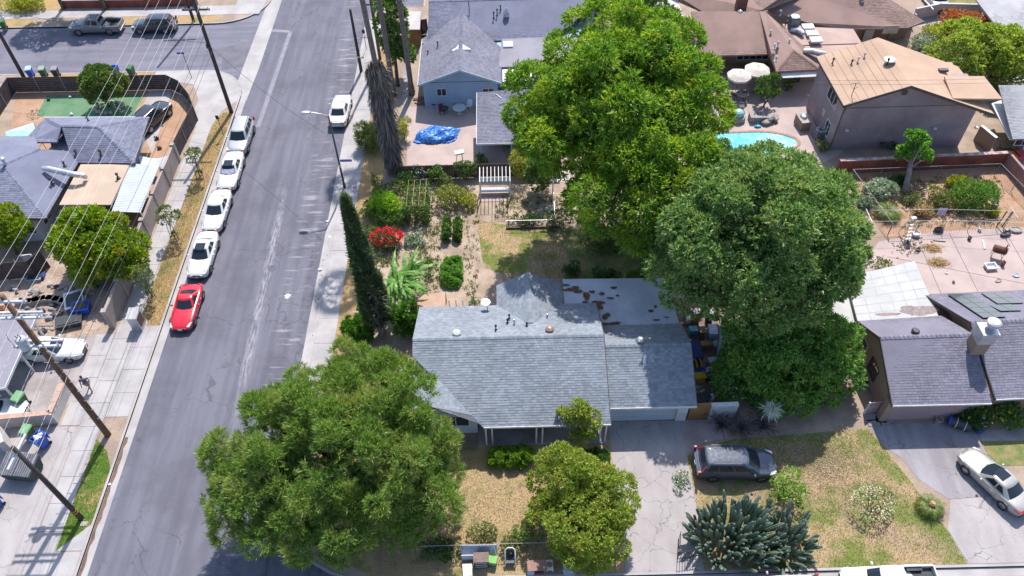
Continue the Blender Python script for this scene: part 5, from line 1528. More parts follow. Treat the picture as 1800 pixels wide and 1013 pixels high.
cactus("smaller low cactus mound right of the large cactus clump", (16.4, 19.6), (1.3, 1.5), 85, 5, 1.0)
# ---- sago palms: every frond is a part on shared meshes
def sago_mesh(L, seed):
 mb = MB()
 pts = []
 p, e = Vector((0, 0, 0)), .95
 for k in range(9):
  pts.append((p.copy(), e))
  p = p + Vector((cos(e), 0, sin(e))) * (L / 8)
  e -= .24
 for k in range(1, 9):
  for sgn in (-1, 1):
   for j in range(2):
    q = pts[k - 1][0].lerp(pts[k][0], j / 2)
    ee = pts[k][1]
    d = Vector((cos(ee), 0, sin(ee)))
    w = L * .2 * (1 - abs((k - 4.5) / 6) ** 2)
    t = q + d * w * .6 + Vector((0, sgn * w, 0.03))
    mb.add([q - d * .02, q + d * .03, t], [(0, 1, 2)])
 for k in range(8):
  a, b = pts[k][0], pts[k + 1][0]
  mb.add([a + Vector((0, -.02, 0)), a + Vector((0, .02, 0)), b + Vector((0, .015, .004)), b + Vector((0, -.015, .004))], [(0, 1, 2, 3)])
 return mb.mesh("frond", LM_SAGO)
def sago(label, px, py, R, z=0.5, seed=1, n=56, heart=True):
 c = at(px, py, z)
 root = thing("sago_palm", label, "palm", (c.x, c.y, 0))
 me = sago_mesh(R * 1.15, seed)
 r = random.Random(seed)
 for k in range(n):
  t = k / n
  piece(me, "frond", root, (0, 0, z - .25), (0, r.uniform(-.1, .1) + (.55 - 1.15 * t) * .9 + .35, k * 2.39996 + r.uniform(-.1, .1)), (r.uniform(.85, 1.1),) * 3)
 MB().lathe((c.x, c.y, -.05), [(.22, 0), (.26, .2), (.22, z - .1), (.1, z)], 10).build("trunk", BARK, root)
 if heart:
  MB().ball((c.x, c.y, z + .12), (.2, .2, .22), 10, 6, .12, r).build("seed_cone", mat("seed_cone", (0.62, 0.36, 0.2), (0.5, 0.27, 0.15), 9), root)
 return root
sago("sago palm with a pale orange cone on the dry front lawn", 1638, 888, .95, .6, 1)
sago("olive sago palm inside the wire fence by the clothes line", 1562, 370, 1.35, .6, 2, heart=False)
# ---- dark sword leaved clumps under the thicket
def sword_clump(label, px, py, n, R, seed):
 c = at(px, py, .4)
 root = thing("sword_plant", label, "plant", (c.x, c.y, 0), 0, "dark spiky plants beside the gate")
 mb = MB().add([(0, -.03, 0), (0, .03, 0), (.5, .035, .38), (.5, -.035, .38), (1.0, 0, .42), (1.15, 0, .30)], [(0, 1, 2, 3), (3, 2, 4), (3, 4, 5)])
 me = mb.mesh("sword_leaf", LM_SPIKE)
 r = random.Random(seed)
 for k in range(n):
  a = k * 2.4
  piece(me, "sword_leaf", root, (r.uniform(-.15, .15), r.uniform(-.15, .15), r.uniform(.05, .35)), (0, r.uniform(-1.0, .35), a), (R * r.uniform(.75, 1.2), 1.2, R * r.uniform(.8, 1.3)))
 return root
for i, (px, py, n, R, lab) in enumerate(((1268, 745, 44, .95, "dark sword leaved clump next to the orange gate"), (1305, 752, 48, 1.05, "middle dark sword leaved clump behind the minivan"), (1340, 748, 42, .95, "dark sword leaved clump farthest from the gate, below the thicket"))):
 sword_clump(lab, px, py, n, R, 30 + i)
c = at(1345, 700, 1.2)
lv = Leaves(99)
gy = thing("pampas_clump", "pale grey fountain of thin leaves against the thicket", "plant", (c.x, c.y - 1.2, 0))
n = 240
a = lv.r.uniform(0, 2 * pi, n)
P = np.array((c.x, c.y - 1.3, 1.9)) + lv.r.normal(size=(n, 3)) * .12
lv.blades(P, unit(np.stack((np.cos(a) * .6, np.sin(a) * .6 - .4, lv.r.uniform(-.9, .8, n)), 1)), lv.r.uniform(.5, 1.0, n), .05)
lv.build("leaves", leafmat("pale_strap_leaf", [(0.3, 0.33, 0.27), (0.45, 0.47, 0.42), (0.55, 0.56, 0.5)], .1), gy)
MB().tube([(c.x, c.y - 1.2, -.1), (c.x, c.y - 1.3, 1.9)], [.09, .05], 6).build("stem", BARK_PALE, gy)
# ---- shrubs and garden plants
S = shrub
S("hedge", "clipped green hedge in front of the porch posts", 897, 803, (1.55, .62), 1.0, leafmat("hedge_leaf", [(0.07, 0.14, 0.015), (0.13, 0.23, 0.02), (0.22, 0.33, 0.03)], .35), 101, "hedge", .12, .07, 5, 3.2, zmin=-.9, box=1)
S("hedge", "short dark hedge between porch and driveway", 1050, 805, (.75, .6), .9, LM_MID, 102, "hedge", .12, .07, 5, 2.6, box=1)
S("shrub", "thin reddish green shrub left along the front wire fence", 848, 935, (.95, .5), 1.1, LM_OLIVE, 103, dens=.8)
S("shrub", "dark green shrub along the front wire fence beside the yellowish tree", 925, 938, (.9, .55), 1.3, LM_MID, 104, dens=.9)
S("shrub", "shrub climbing the front wire fence behind the white chair", 900, 958, (.7, .4), 1.0, LM_OLIVE, 105, dens=.9)
S("shrub", "dark low shrub in shade left of the fence posts", 775, 965, (1.2, .5), .8, LM_DARK, 106)
S("weed_clump", "grey green weed clump between driveway and minivan", 1195, 845, (.5, .6), .3, LM_GREYG, 107, "plant", dens=.8)
S("rose_bush", "bright green rose bush beside the minivan's hood", 1385, 858, (1.0, .95), 1.7, leafmat("rose_leaf", [(0.09, 0.18, 0.03), (0.17, 0.29, 0.05), (0.28, 0.40, 0.09)], .35), 108, dens=.8, up=.6, L=.15, W=.09)
S("rose_bush", "airy rose bush covered with small white flowers on the lawn", 1535, 885, (1.1, 1.0), 1.7, LM_OLIVE, 109, dens=.55, L=.12, up=.5, bl=(150, LM_WHITE, .07))
S("flowering_hedge", "dark hedge with yellow flowers below the beige house wall, left part", 1718, 735, (.95, .6), 1.3, LM_DARK, 110, "hedge", dens=1.3, bl=(16, LM_YFLOW, .12))
S("flowering_hedge", "dark hedge with yellow flowers at the right edge below the house", 1775, 730, (1.1, .7), 1.4, LM_MID, 111, "hedge", dens=1.3, bl=(22, LM_YFLOW, .12))
S("climbing_shrub", "yellow green shrub reaching the gutter of the beige house", 1722, 715, (.4, .35), 2.4, LM_YELLOW, 112, dens=.8)
S("boxy_shrub", "dark glossy shrub at the pavement beside the cypress foot", 628, 582, (1.15, .95), 1.7, leafmat("glossy_leaf", [(0.03, 0.09, 0.01), (0.06, 0.15, 0.012), (0.11, 0.23, 0.02)], .3, rough=.3), 113, dens=2.4, box=1)
S("boxy_shrub", "tall dense green shrub between the cypress and the bungalow", 712, 562, (.95, .9), 3.0, MATS["glossy_leaf"], 114, dens=2.6, box=1)
S("vine_post", "vine climbing a post at the corner of the vegetable garden", 661, 322, (.4, .4), 2.6, LM_MID, 115, "vine", dens=.9)
S("shrub", "dark shrub with yellow tips below the shaggy palm", 695, 335, (1.0, .9), 1.8, LM_OLIVE, 116)
S("lime_bush", "bright lime green bush beside the trellis", 676, 362, (1.2, 1.0), 2.0, LM_LIME, 117, dens=1.3, L=.17)
S("shrub", "dark leafy shrub under the lime green bush", 684, 388, (1.1, .6), 1.0, LM_MID, 118)
S("bougainvillea", "bougainvillea bush with crimson red blossoms in the garden", 680, 418, (1.15, .85), 1.4, LM_DARK, 119, bl=(300, LM_RED, .13))
S("grey_shrub", "small grey green shrub right of the red bougainvillea", 728, 422, (.75, .5), .6, LM_GREYG, 120)
S("lemon_tree", "yellowish lemon bush in the middle of the vegetable garden", 790, 345, (1.1, .95), 1.7, leafmat("lemon_leaf", [(0.10, 0.13, 0.03), (0.17, 0.20, 0.04), (0.30, 0.28, 0.08)], .35), 121, dens=1.2)
S("lemon_tree", "olive lemon bush with fruit right of the first one", 820, 352, (.85, .7), 1.3, LM_YELLOW, 122, dens=1.1)
S("shrub", "grey leafed shrub against the wooden fence near the palm", 735, 303, (.75, .4), 1.5, LM_GREYG, 123, dens=.7)
S("shrub", "dark shrub against the wooden fence right of the grey shrub", 766, 308, (.7, .5), 1.9, LM_MID, 124)
S("shrub", "dark climbing plant on the wooden fence left of the arbour", 818, 300, (.8, .5), 2.1, LM_MID, 125)
S("shrub", "rounded plant behind the arbour at the fence", 846, 282, (.5, .4), 1.4, LM_MID, 126)
S("yellow_bamboo", "tall golden yellow bamboo clump right of the arbour", 914, 290, (.85, .7), 3.4, LM_YELLOW, 127, "bamboo", dens=1.1, L=.2, W=.05, up=.7)
S("papaya_plant", "large leafed plant beside the small garage wall", 884, 238, (.8, .7), 2.4, LM_MID, 128, "plant", L=.28, W=.14, k=6, dens=.6, up=.6)
S("shrub", "low dark plants in the bordered bed below the arbour's right", 922, 388, (1.3, .4), .6, LM_DARK, 129)
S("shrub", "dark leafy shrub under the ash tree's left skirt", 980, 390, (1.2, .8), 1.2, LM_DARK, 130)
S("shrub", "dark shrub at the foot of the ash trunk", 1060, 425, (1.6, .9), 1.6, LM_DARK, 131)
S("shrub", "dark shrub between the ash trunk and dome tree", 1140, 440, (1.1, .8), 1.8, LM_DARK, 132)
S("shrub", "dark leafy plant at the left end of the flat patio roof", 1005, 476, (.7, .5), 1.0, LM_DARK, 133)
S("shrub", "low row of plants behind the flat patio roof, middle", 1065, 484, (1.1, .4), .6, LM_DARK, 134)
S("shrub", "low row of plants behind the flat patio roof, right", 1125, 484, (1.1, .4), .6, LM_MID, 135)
S("palm_shrub", "spiky green shrub on the pavement side of the shaggy palm", 655, 240, (1.15, 1.1), 2.2, LM_OLIVE, 136, up=.9, L=.4, W=.05, k=7, dens=1.0)
S("palm_shrub", "yellow green shrub on the house side of the shaggy palm", 708, 228, (.7, .7), 2.0, LM_YELLOW, 137, up=.7, L=.25, W=.06)
S("green_bush", "rounded green bush inside the wire fence of the rear bed", 1708, 345, (1.9, 1.1), 1.9, leafmat("rear_bush_leaf", [(0.05, 0.12, 0.02), (0.09, 0.19, 0.03), (0.18, 0.28, 0.05)], .3), 138, dens=1.3)
S("pale_bush", "pale yellow green bush left of the rounded rear bush", 1650, 350, (.95, .8), 1.5, LM_OLIVE, 139, dens=1.1)
S("prickly_bush", "whitish leafed bush at the upper left of the rear bed", 1545, 333, (1.1, .8), 1.2, LM_GREYG, 140, L=.26, W=.16, k=4, dens=.7)
S("dry_bush", "brownish dry bush below the leaning backyard trunk", 1605, 350, (.8, .6), 1.0, LM_OLIVE, 141, dens=.7)
S("shrub", "olive shrub where the dome tree meets the wire fence", 1548, 470, (.6, .9), 1.2, LM_OLIVE, 142, dens=.8)
S("rusty_bush", "rusty orange leafed bush behind the yellow green tree", 1690, 48, (2.5, 1.5), 2.4, LM_RUSTY, 143, L=.26, W=.14, dens=1.1)
S("shrub", "grey green bush beside the white garage door of the brown house", 1622, 78, (1.2, 1.0), 1.6, LM_GREYG, 144, L=.2, dens=1.0)
S("shrub", "green and yellow shrub left of the rusty bush", 1640, 58, (1.1, .9), 1.9, LM_YELLOW, 145, L=.22)
S("verge_bush", "yellow green bush on the far lawn at the upper left", 40, 8, (2.0, 1.1), 1.2, LM_YELLOW, 146, L=.22, dens=1.0)
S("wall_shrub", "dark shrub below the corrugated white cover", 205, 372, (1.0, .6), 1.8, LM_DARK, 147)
S("pool_shrub", "green shrub between pool and dome tree", 1262, 262, (1.3, .8), 1.6, LM_MID, 148, L=.2)
S("pool_shrub", "green shrub beside the two storey house corner near the pool", 1445, 258, (.6, .5), 1.0, LM_OLIVE, 149)
S("wall_plant", "dark plant along the brown brick wall", 1558, 252, (.9, .4), .8, LM_DARK, 150)
S("pink_shrub", "low pinkish shrub right of the two storey house", 1768, 255, (.8, .5), .9, leafmat("pinkish_leaf", [(0.28, 0.16, 0.16), (0.2, 0.22, 0.1), (0.42, 0.3, 0.3)], .2), 151)
S("potted_palm", "dark leafy plant in the patio corner of the brown house", 1385, 150, (.55, .5), 1.4, LM_MID, 152, "plant")
# rows of vegetables and beans
for px, py, rx, ry, h, m, lab, sd in ((785, 402, .15, 1.3, 1.0, LM_MID, "left of two upright bean rows on the garden path", 161), (804, 402, .14, 1.25, 1.0, LM_MID, "right of two upright bean rows on the garden path", 162),
         (794, 478, .7, 1.55, .55, leafmat("chard_leaf", [(0.07, 0.17, 0.03), (0.12, 0.25, 0.045), (0.20, 0.34, 0.08)], .35), "bright green vegetable bed near the bungalow's back", 163)):
 S("vegetable_row", lab, px, py, (rx, ry), h, m, sd, "vegetables", .2, .12, 4, 2.6, zmin=-.3, box=1)
for i, (px, py) in enumerate(((733, 335), (748, 345), (722, 352), (738, 368), (752, 372))):
 pass
for i, (px, py, r, h, m, lab) in enumerate(((648, 372, (.6, .8), 1.2, LM_MID, "green shrub at the pavement side of the lime bush"), (652, 410, (.5, .7), .9, LM_OLIVE, "olive shrub between pavement verge and red bougainvillea"), (706, 382, (.6, .6), 1.3, LM_MID, "green shrub between lime bush and bean trellis"), (712, 318, (.9, .6), 1.4, LM_DARK, "dark shrub at the foot of the shaggy palm"), (668, 345, (.7, .6), 1.7, LM_OLIVE, "olive shrub behind the lime green bush"), (782, 322, (.7, .5), 1.2, LM_OLIVE, "olive shrub behind the lemon bushes"), (640, 545, (.5, .5), .9, LM_MID, "small green plant on the verge left of the cypress"))):
 S("shrub", lab, px, py, r, h, m, 210 + i, dens=1.0)
c = at(735, 360, .9)
tr = thing("bean_trellis", "tall bean vines on a string trellis between lime bush and path", "trellis", (c.x, c.y, 0))
lv = Leaves(170)
for dx in (-.75, 0, .75):
 n = 420
 P = np.stack((c.x + dx + lv.r.normal(size=n) * .18, c.y + lv.r.uniform(-1.6, 1.6, n), lv.r.uniform(.1, 2.1, n)), 1)
 P = np.repeat(P, 3, 0)
 lv.blades(P, unit(lv.r.normal(size=P.shape) + np.array((0, -.2, .3))), .17, .11)
lv.build("bean_vines", LM_MID, tr)
for dx in (-.75, -.25, .25, .75):
 for y in (-1.6, 1.6):
  MB().tube([(c.x + dx, c.y + y, -.1), (c.x + dx, c.y + y, 2.3)], .02, 5).build("pole", ORANGEWOOD, tr)
 MB().tube([(c.x + dx, c.y - 1.6, 2.28), (c.x + dx, c.y + 1.6, 2.28)], .014, 4).build("rail", LM_STRAW, tr)
for y in (-1.6, 0, 1.6):
 MB().tube([(c.x - .8, c.y + y, 2.25), (c.x + .8, c.y + y, 2.25)], .014, 4).build("rail", LM_STRAW, tr)
# sticks of a half empty bed
stk = thing("plant_stakes", "rows of thin bare stakes in a half empty garden bed", "stakes", tuple(at(735, 468)))
rg = random.Random(31)
for r_ in range(5):
 for k in range(5):
  p = at(722 + k * 9, 442 + r_ * 12)
  MB().tube([(p.x, p.y, -.1), (p.x + rg.uniform(-.05, .05), p.y, .75)], .018, 4).build("stake", LM_STRAW, stk)
for i, (px, py, r, lab) in enumerate(((757, 462, .3, "small seedling in the half empty garden bed, upper"), (755, 485, .28, "small seedling in the half empty garden bed, lower"), (833, 530, .35, "thin weed behind the bungalow's back eave"))):
 S("seedling", lab, px, py, r, .4, LM_MID, 180 + i, "plant", dens=.5)
# ---- grass blades on the lawns, dead straw piles
def grass(name, poly, n, m, seed, h=0.09):
 r = np.random.default_rng(seed)
 P = np.array([p[:2] for p in poly])
 lo, hi = P.min(0), P.max(0)
 q = r.uniform(lo, hi, (int(n * 1.8), 2))
 ins = np.zeros(len(q), bool)
 for i in range(len(P)):
  a, b = P[i], P[(i + 1) % len(P)]
  cr = ((a[1] > q[:, 1]) != (b[1] > q[:, 1])) & (q[:, 0] < (b[0] - a[0]) * (q[:, 1] - a[1]) / (b[1] - a[1] + 1e-12) + a[0])
  ins ^= cr
 q = q[ins][:n]
 lv = Leaves(seed)
 lv.r = r
 base = np.concatenate((q, np.full((len(q), 1), .012)), 1)
 lv.blades(base, unit(r.normal(size=base.shape) * .6 + np.array((0, 0, 1.0))), h * r.uniform(.6, 1.5, len(q)), .028)
 return lv.build(name, m, None, "stuff")
GB_DRY = leafmat("dry_blade", [(0.19, 0.145, 0.085), (0.28, 0.215, 0.13), (0.37, 0.29, 0.19)], .2, rough=.8)
GB_GRN = leafmat("green_blade", [(0.10, 0.14, 0.035), (0.15, 0.19, 0.05), (0.23, 0.24, 0.09)], .25, rough=.7)
grass("lawn_grass", FRONT, 16000, GB_DRY, 1)
grass("lawn_grass", FRONT, 12000, GB_GRN, 2)
grass("lawn_grass", [(-8.4, 18.3), (6.4, 18.3), (6.4, 26.2), (-2.6, 26.2), (-8.4, 24)], 6000, GB_GRN, 33)
grass("lawn_grass", [(-8.4, 18.3), (6.4, 18.3), (6.4, 26.2), (-2.6, 26.2), (-8.4, 24)], 10000, GB_DRY, 3)
GB_WARM = leafmat("warm_blade", [(0.26, 0.165, 0.065), (0.36, 0.24, 0.10), (0.46, 0.32, 0.15)], .2, rough=.8)
grass("verge_grass", LEFT_VERGE, 9000, GB_WARM, 4)
grass("verge_grass", LEFT_VERGE, 3500, GB_GRN, 5)
grass("verge_grass", NEAR_VERGE, 4500, leafmat("lush_blade", [(0.08, 0.16, 0.02), (0.14, 0.25, 0.03), (0.22, 0.34, 0.06)], .3), 6)
grass("backyard_grass", LAWN_W, 6000, GB_DRY, 7)
grass("backyard_grass", [tuple(at(x, y)[:2]) for x, y in ((930, 400), (1180, 400), (1195, 485), (960, 488))], 9000, GB_GRN, 8)
grass("verge_grass", [(-13.03, 26), (-11.2, 26), (-11.2, 75), (-13.03, 75)], 6000, GB_WARM, 9)
for i, (px, py, r, lab) in enumerate(((1640, 437, .75, "upper heap of dry straw on the rear patio"), (1650, 462, .85, "lower heap of dry straw on the rear patio"))):
 c = at(px, py)
 lv = Leaves(190 + i)
 n = 900
 q = lv.r.normal(size=(n, 2)) * r * .42
 P = np.stack((c.x + q[:, 0], c.y + q[:, 1] * .6, .02 + .22 * np.exp(-(q ** 2).sum(1) / (r * r * .3)) * lv.r.uniform(0, 1, n)), 1)
 lv.blades(P, unit(np.concatenate((lv.r.normal(size=(n, 2)), lv.r.uniform(-.1, .3, (n, 1))), 1)), .3, .035)
 t = lv.build("straw_heap", LM_STRAW, None)
 tag(t, lab, "straw heap")
def litter(name, poly, n, m, seed, size=.07):
 """fallen leaves lying flat"""
 r = np.random.default_rng(seed)
 P = np.array([p[:2] for p in poly])
 w = r.dirichlet(np.ones(len(P)), n)
 q = w @ P
 lv = Leaves(seed)
 base = np.concatenate((q, r.uniform(.025, .06, (n, 1))), 1)
 lv.blades(base, unit(np.concatenate((r.normal(size=(n, 2)), r.uniform(-.2, .4, (n, 1))), 1)), size * r.uniform(.6, 1.6, n), size * .6, np.array((0, 0, 1.0)) + r.normal(size=(n, 3)) * .4)
 return lv.build(name, m, None, "stuff")
LM_LIT = leafmat("fallen_leaf", [(0.10, 0.07, 0.05), (0.24, 0.17, 0.11), (0.42, 0.33, 0.24)], .1, rough=.9)
litter("fallen_leaves", [(14.5, 28.4), (24.3, 28.2), (24.6, 25.5), (22.5, 22.5), (18, 23), (14, 26.5)], 4500, LM_LIT, 301)
litter("fallen_leaves", FRONT, 2600, LM_LIT, 302, .06)
litter("fallen_leaves", [(-13, 18.6), (6.2, 18.5), (6.2, 25.8), (-2, 26.4), (-11, 22)], 2600, LM_LIT, 303)
litter("fallen_leaves", [tuple(at(x, y)[:2]) for x, y in ((1490, 310), (1750, 300), (1820, 395), (1560, 412))], 3000, LM_STRAW, 304, .1)
litter("fallen_leaves", [tuple(at(x, y)[:2]) for x, y in ((890, 330), (1150, 380), (1180, 490), (900, 490))], 2500, LM_LIT, 305)
litter("fallen_leaves", [tuple(at(x, y)[:2]) for x, y in ((720, 330), (840, 330), (870, 520), (720, 520))], 1800, LM_LIT, 306, .06)
lv = Leaves(310)
for x0, y0, x1, y1, n in ((722, 385, 775, 520, 260), (645, 420, 700, 470, 160), (815, 370, 840, 520, 60), (1500, 312, 1760, 400, 300), (870, 345, 990, 385, 160)):
 for _ in range(n):
  p = at(lv.r.uniform(x0, x1), lv.r.uniform(y0, y1))
  k = int(lv.r.integers(4, 12))
  q = np.array((p.x, p.y, .02)) + lv.r.normal(size=(k, 3)) * np.array((.08, .08, .0))
  lv.blades(q, unit(lv.r.normal(size=(k, 3)) * .7 + np.array((0, 0, .8))), lv.r.uniform(.12, .32), .07)
lv.build("ground_weeds", LM_OLIVE, None, "stuff")
for i, (px, py, R, h, m, lab) in enumerate(((1520, 355, (.5, .45), .7, LM_GREYG, "grey agave like plant at the left corner of the rear bed"), (1585, 318, (.7, .4), .8, LM_DARK, "dark shrub against the wire fence behind the leaning trunk"),
           (1680, 322, (.7, .4), .8, LM_YELLOW, "yellowish shrub along the back wire fence of the rear bed"), (1735, 330, (.6, .4), .7, LM_OLIVE, "olive shrub in the back right corner of the rear bed"),
           (1745, 372, (.5, .4), .6, LM_YELLOW, "yellow tufted plant beside the grey lying bucket"), (1625, 372, (.55, .4), .6, LM_STRAW, "straw coloured dry tuft near the ladder top"))):
 S("bed_plant", lab, px, py, R, h, m, 320 + i, "plant", L=.26, W=.06, k=7, dens=.8, up=.8)
# ------------------------------------------------------------------ vehicles
RUBBER = mat("tyre_rubber", (0.02, 0.02, 0.022), (0.035, 0.035, 0.037), 6, rough=0.8, aniso="obj")
ALLOY = mat("alloy", (0.55, 0.56, 0.58), (0.42, 0.43, 0.45), 8, rough=0.3, metal=0.8, aniso="obj", grain=0.05)
CARGLASS = paint("car_glass", (0.02, 0.03, 0.042), rough=0.08, coat=0.0)
CARGLASS.node_tree.nodes["Principled BSDF"].inputs["Specular IOR Level"].default_value = 0.3
BLACKP = paint("black_trim", (0.02, 0.02, 0.022), rough=0.35, coat=0.2)
LENS = paint("headlamp_lens", (0.62, 0.64, 0.66), rough=0.12, coat=1.0)
REDL = paint("tail_lamp", (0.42, 0.012, 0.015), rough=0.15, coat=1.0)
PLATE = mat("number_plate", (0.72, 0.72, 0.74), (0.6, 0.62, 0.7), 20, aniso="obj")
DASH = mat("dashboard", (0.10, 0.09, 0.085), (0.06, 0.055, 0.05), 4, aniso="obj")
def car_profile(kind):
 """stations (x from front bumper, half width, centre top, shoulder, sill) and the cabin numbers"""
 if kind == "sedan":
  L, W = 4.75, .91
  st = [(0, .52, .62, .58, .38), (.06, .70, .70, .64, .26), (.3, .82, .78, .70, .2), (.8, .89, .87, .79, .19), (1.5, W, .95, .86, .2), (2.2, W, .97, .90, .2), (3.2, W, .98, .93, .2), (3.9, .90, 1.0, .95, .2), (4.3, .86, 1.0, .95, .22), (4.62, .78, .96, .90, .28), (4.74, .66, .86, .80, .4)]
  cab = dict(f0=1.32, f1=2.15, r1=3.25, r0=4.05, wb=.80, wr=.60, hb=.90, hr=1.42, bow=.22, rbow=.14)
 elif kind == "coupe":
  L, W = 4.3, .92
  st = [(0, .50, .56, .50, .32), (.06, .70, .64, .56, .22), (.35, .84, .74, .66, .18), (.9, .91, .84, .76, .17), (1.5, W, .88, .80, .17), (2.2, .90, .90, .84, .18), (3.1, .93, .94, .90, .18), (3.7, .92, .95, .90, .2), (4.1, .82, .88, .82, .24), (4.28, .66, .76, .70, .36)]
  cab = dict(f0=1.45, f1=2.2, r1=2.85, r0=3.95, wb=.76, wr=.54, hb=.82, hr=1.3, bow=.26, rbow=.16)
 elif kind == "suv":
  L, W = 4.7, .93
  st = [(0, .60, .80, .74, .42), (.06, .76, .90, .82, .3), (.3, .87, .98, .90, .26), (.8, .92, 1.04, .96, .25), (1.3, W, 1.08, 1.0, .25), (2.2, W, 1.08, 1.03, .25), (3.4, W, 1.08, 1.05, .25), (4.2, .92, 1.08, 1.05, .28), (4.58, .86, 1.06, 1.02, .34), (4.69, .76, .95, .90, .45)]
  cab = dict(f0=1.15, f1=1.85, r1=4.15, r0=4.55, wb=.84, wr=.64, hb=1.03, hr=1.68, bow=.18, rbow=.08)
 elif kind == "van":
  L, W = 5.15, 1.0
  st = [(0, .60, .74, .68, .4), (.06, .80, .84, .76, .28), (.3, .92, .92, .84, .22), (.75, .98, 1.0, .93, .2), (1.2, W, 1.08, 1.0, .2), (2.2, W, 1.08, 1.04, .2), (3.6, W, 1.08, 1.05, .2), (4.6, .98, 1.08, 1.05, .24), (5.0, .92, 1.06, 1.02, .3), (5.14, .82, .95, .9, .42)]
  cab = dict(f0=.95, f1=1.95, r1=4.6, r0=4.98, wb=.90, wr=.70, hb=1.03, hr=1.74, bow=.22, rbow=.10)
 else:                    # pickup: cab in the middle, open bed behind
  L, W = 5.5, .96
  st = [(0, .66, .88, .84, .46), (.06, .82, .98, .92, .34), (.3, .92, 1.04, .98, .3), (.9, .95, 1.1, 1.04, .28), (1.4, W, 1.13, 1.06, .28), (2.2, W, 1.13, 1.08, .28), (3.25, W, 1.12, 1.08, .28), (3.6, W, 1.08, 1.05, .3), (3.66, .93, .74, .70, .3), (5.35, .93, .74, .70, .34), (5.48, .88, .70, .66, .4)]
  cab = dict(f0=1.3, f1=2.0, r1=3.4, r0=3.58, wb=.86, wr=.66, hb=1.06, hr=1.74, bow=.18, rbow=.03)
 return L, W, st, cab
H6 = [(3, 2, 1, 0), (4, 5, 6, 7), (0, 1, 5, 4), (1, 2, 6, 5), (2, 3, 7, 6), (3, 0, 4, 7)]
_wheel = {}
def wheel_meshes(r):
 if r not in _wheel:
  t = MB()
  n = 20
  for x0, x1, ra, rb in ((-.11, -.09, .72, .95), (-.09, .09, .98, .98), (.09, .115, .95, .72)):
   a = []
   for x, k in ((x0, ra), (x1, rb)):
    a += [(r * k * cos(2 * pi * j / n), x, r * k * sin(2 * pi * j / n)) for j in range(n)]
   t.add(a, [(j, (j + 1) % n, n + (j + 1) % n, n + j) for j in range(n)])
  rim = MB()
  k = .70 * r
  ring = [(k * cos(2 * pi * j / n), .085, k * sin(2 * pi * j / n)) for j in range(n)]
  ring2 = [(k * .88 * cos(2 * pi * j / n), .108, k * .88 * sin(2 * pi * j / n)) for j in range(n)]
  rim.add(ring + ring2, [(j, (j + 1) % n, n + (j + 1) % n, n + j) for j in range(n)])
  for s in range(7):
   a = 2 * pi * s / 7
   d, q = (cos(a), sin(a)), (-sin(a), cos(a))
   w0, w1 = .05 * r / .33, .032 * r / .33
   pts = []
   for y in (.075, .105):
    for rr, w in ((.02, w0), (k * .9, w1)):
     for sg in (-1, 1):
      pts.append((d[0] * rr + q[0] * w * sg, y, d[1] * rr + q[1] * w * sg))
   rim.add(pts, [(4, 5, 7, 6), (0, 1, 5, 4), (1, 3, 7, 5), (3, 2, 6, 7), (2, 0, 4, 6)])
  disc = MB().add([(k * cos(2 * pi * j / n), .06, k * sin(2 * pi * j / n)) for j in range(n)], [tuple(range(n))])
  _wheel[r] = (t.mesh("tyre", RUBBER, True), rim.mesh("rim", ALLOY), disc.mesh("brake_disc", BLACKP))
 return _wheel[r]
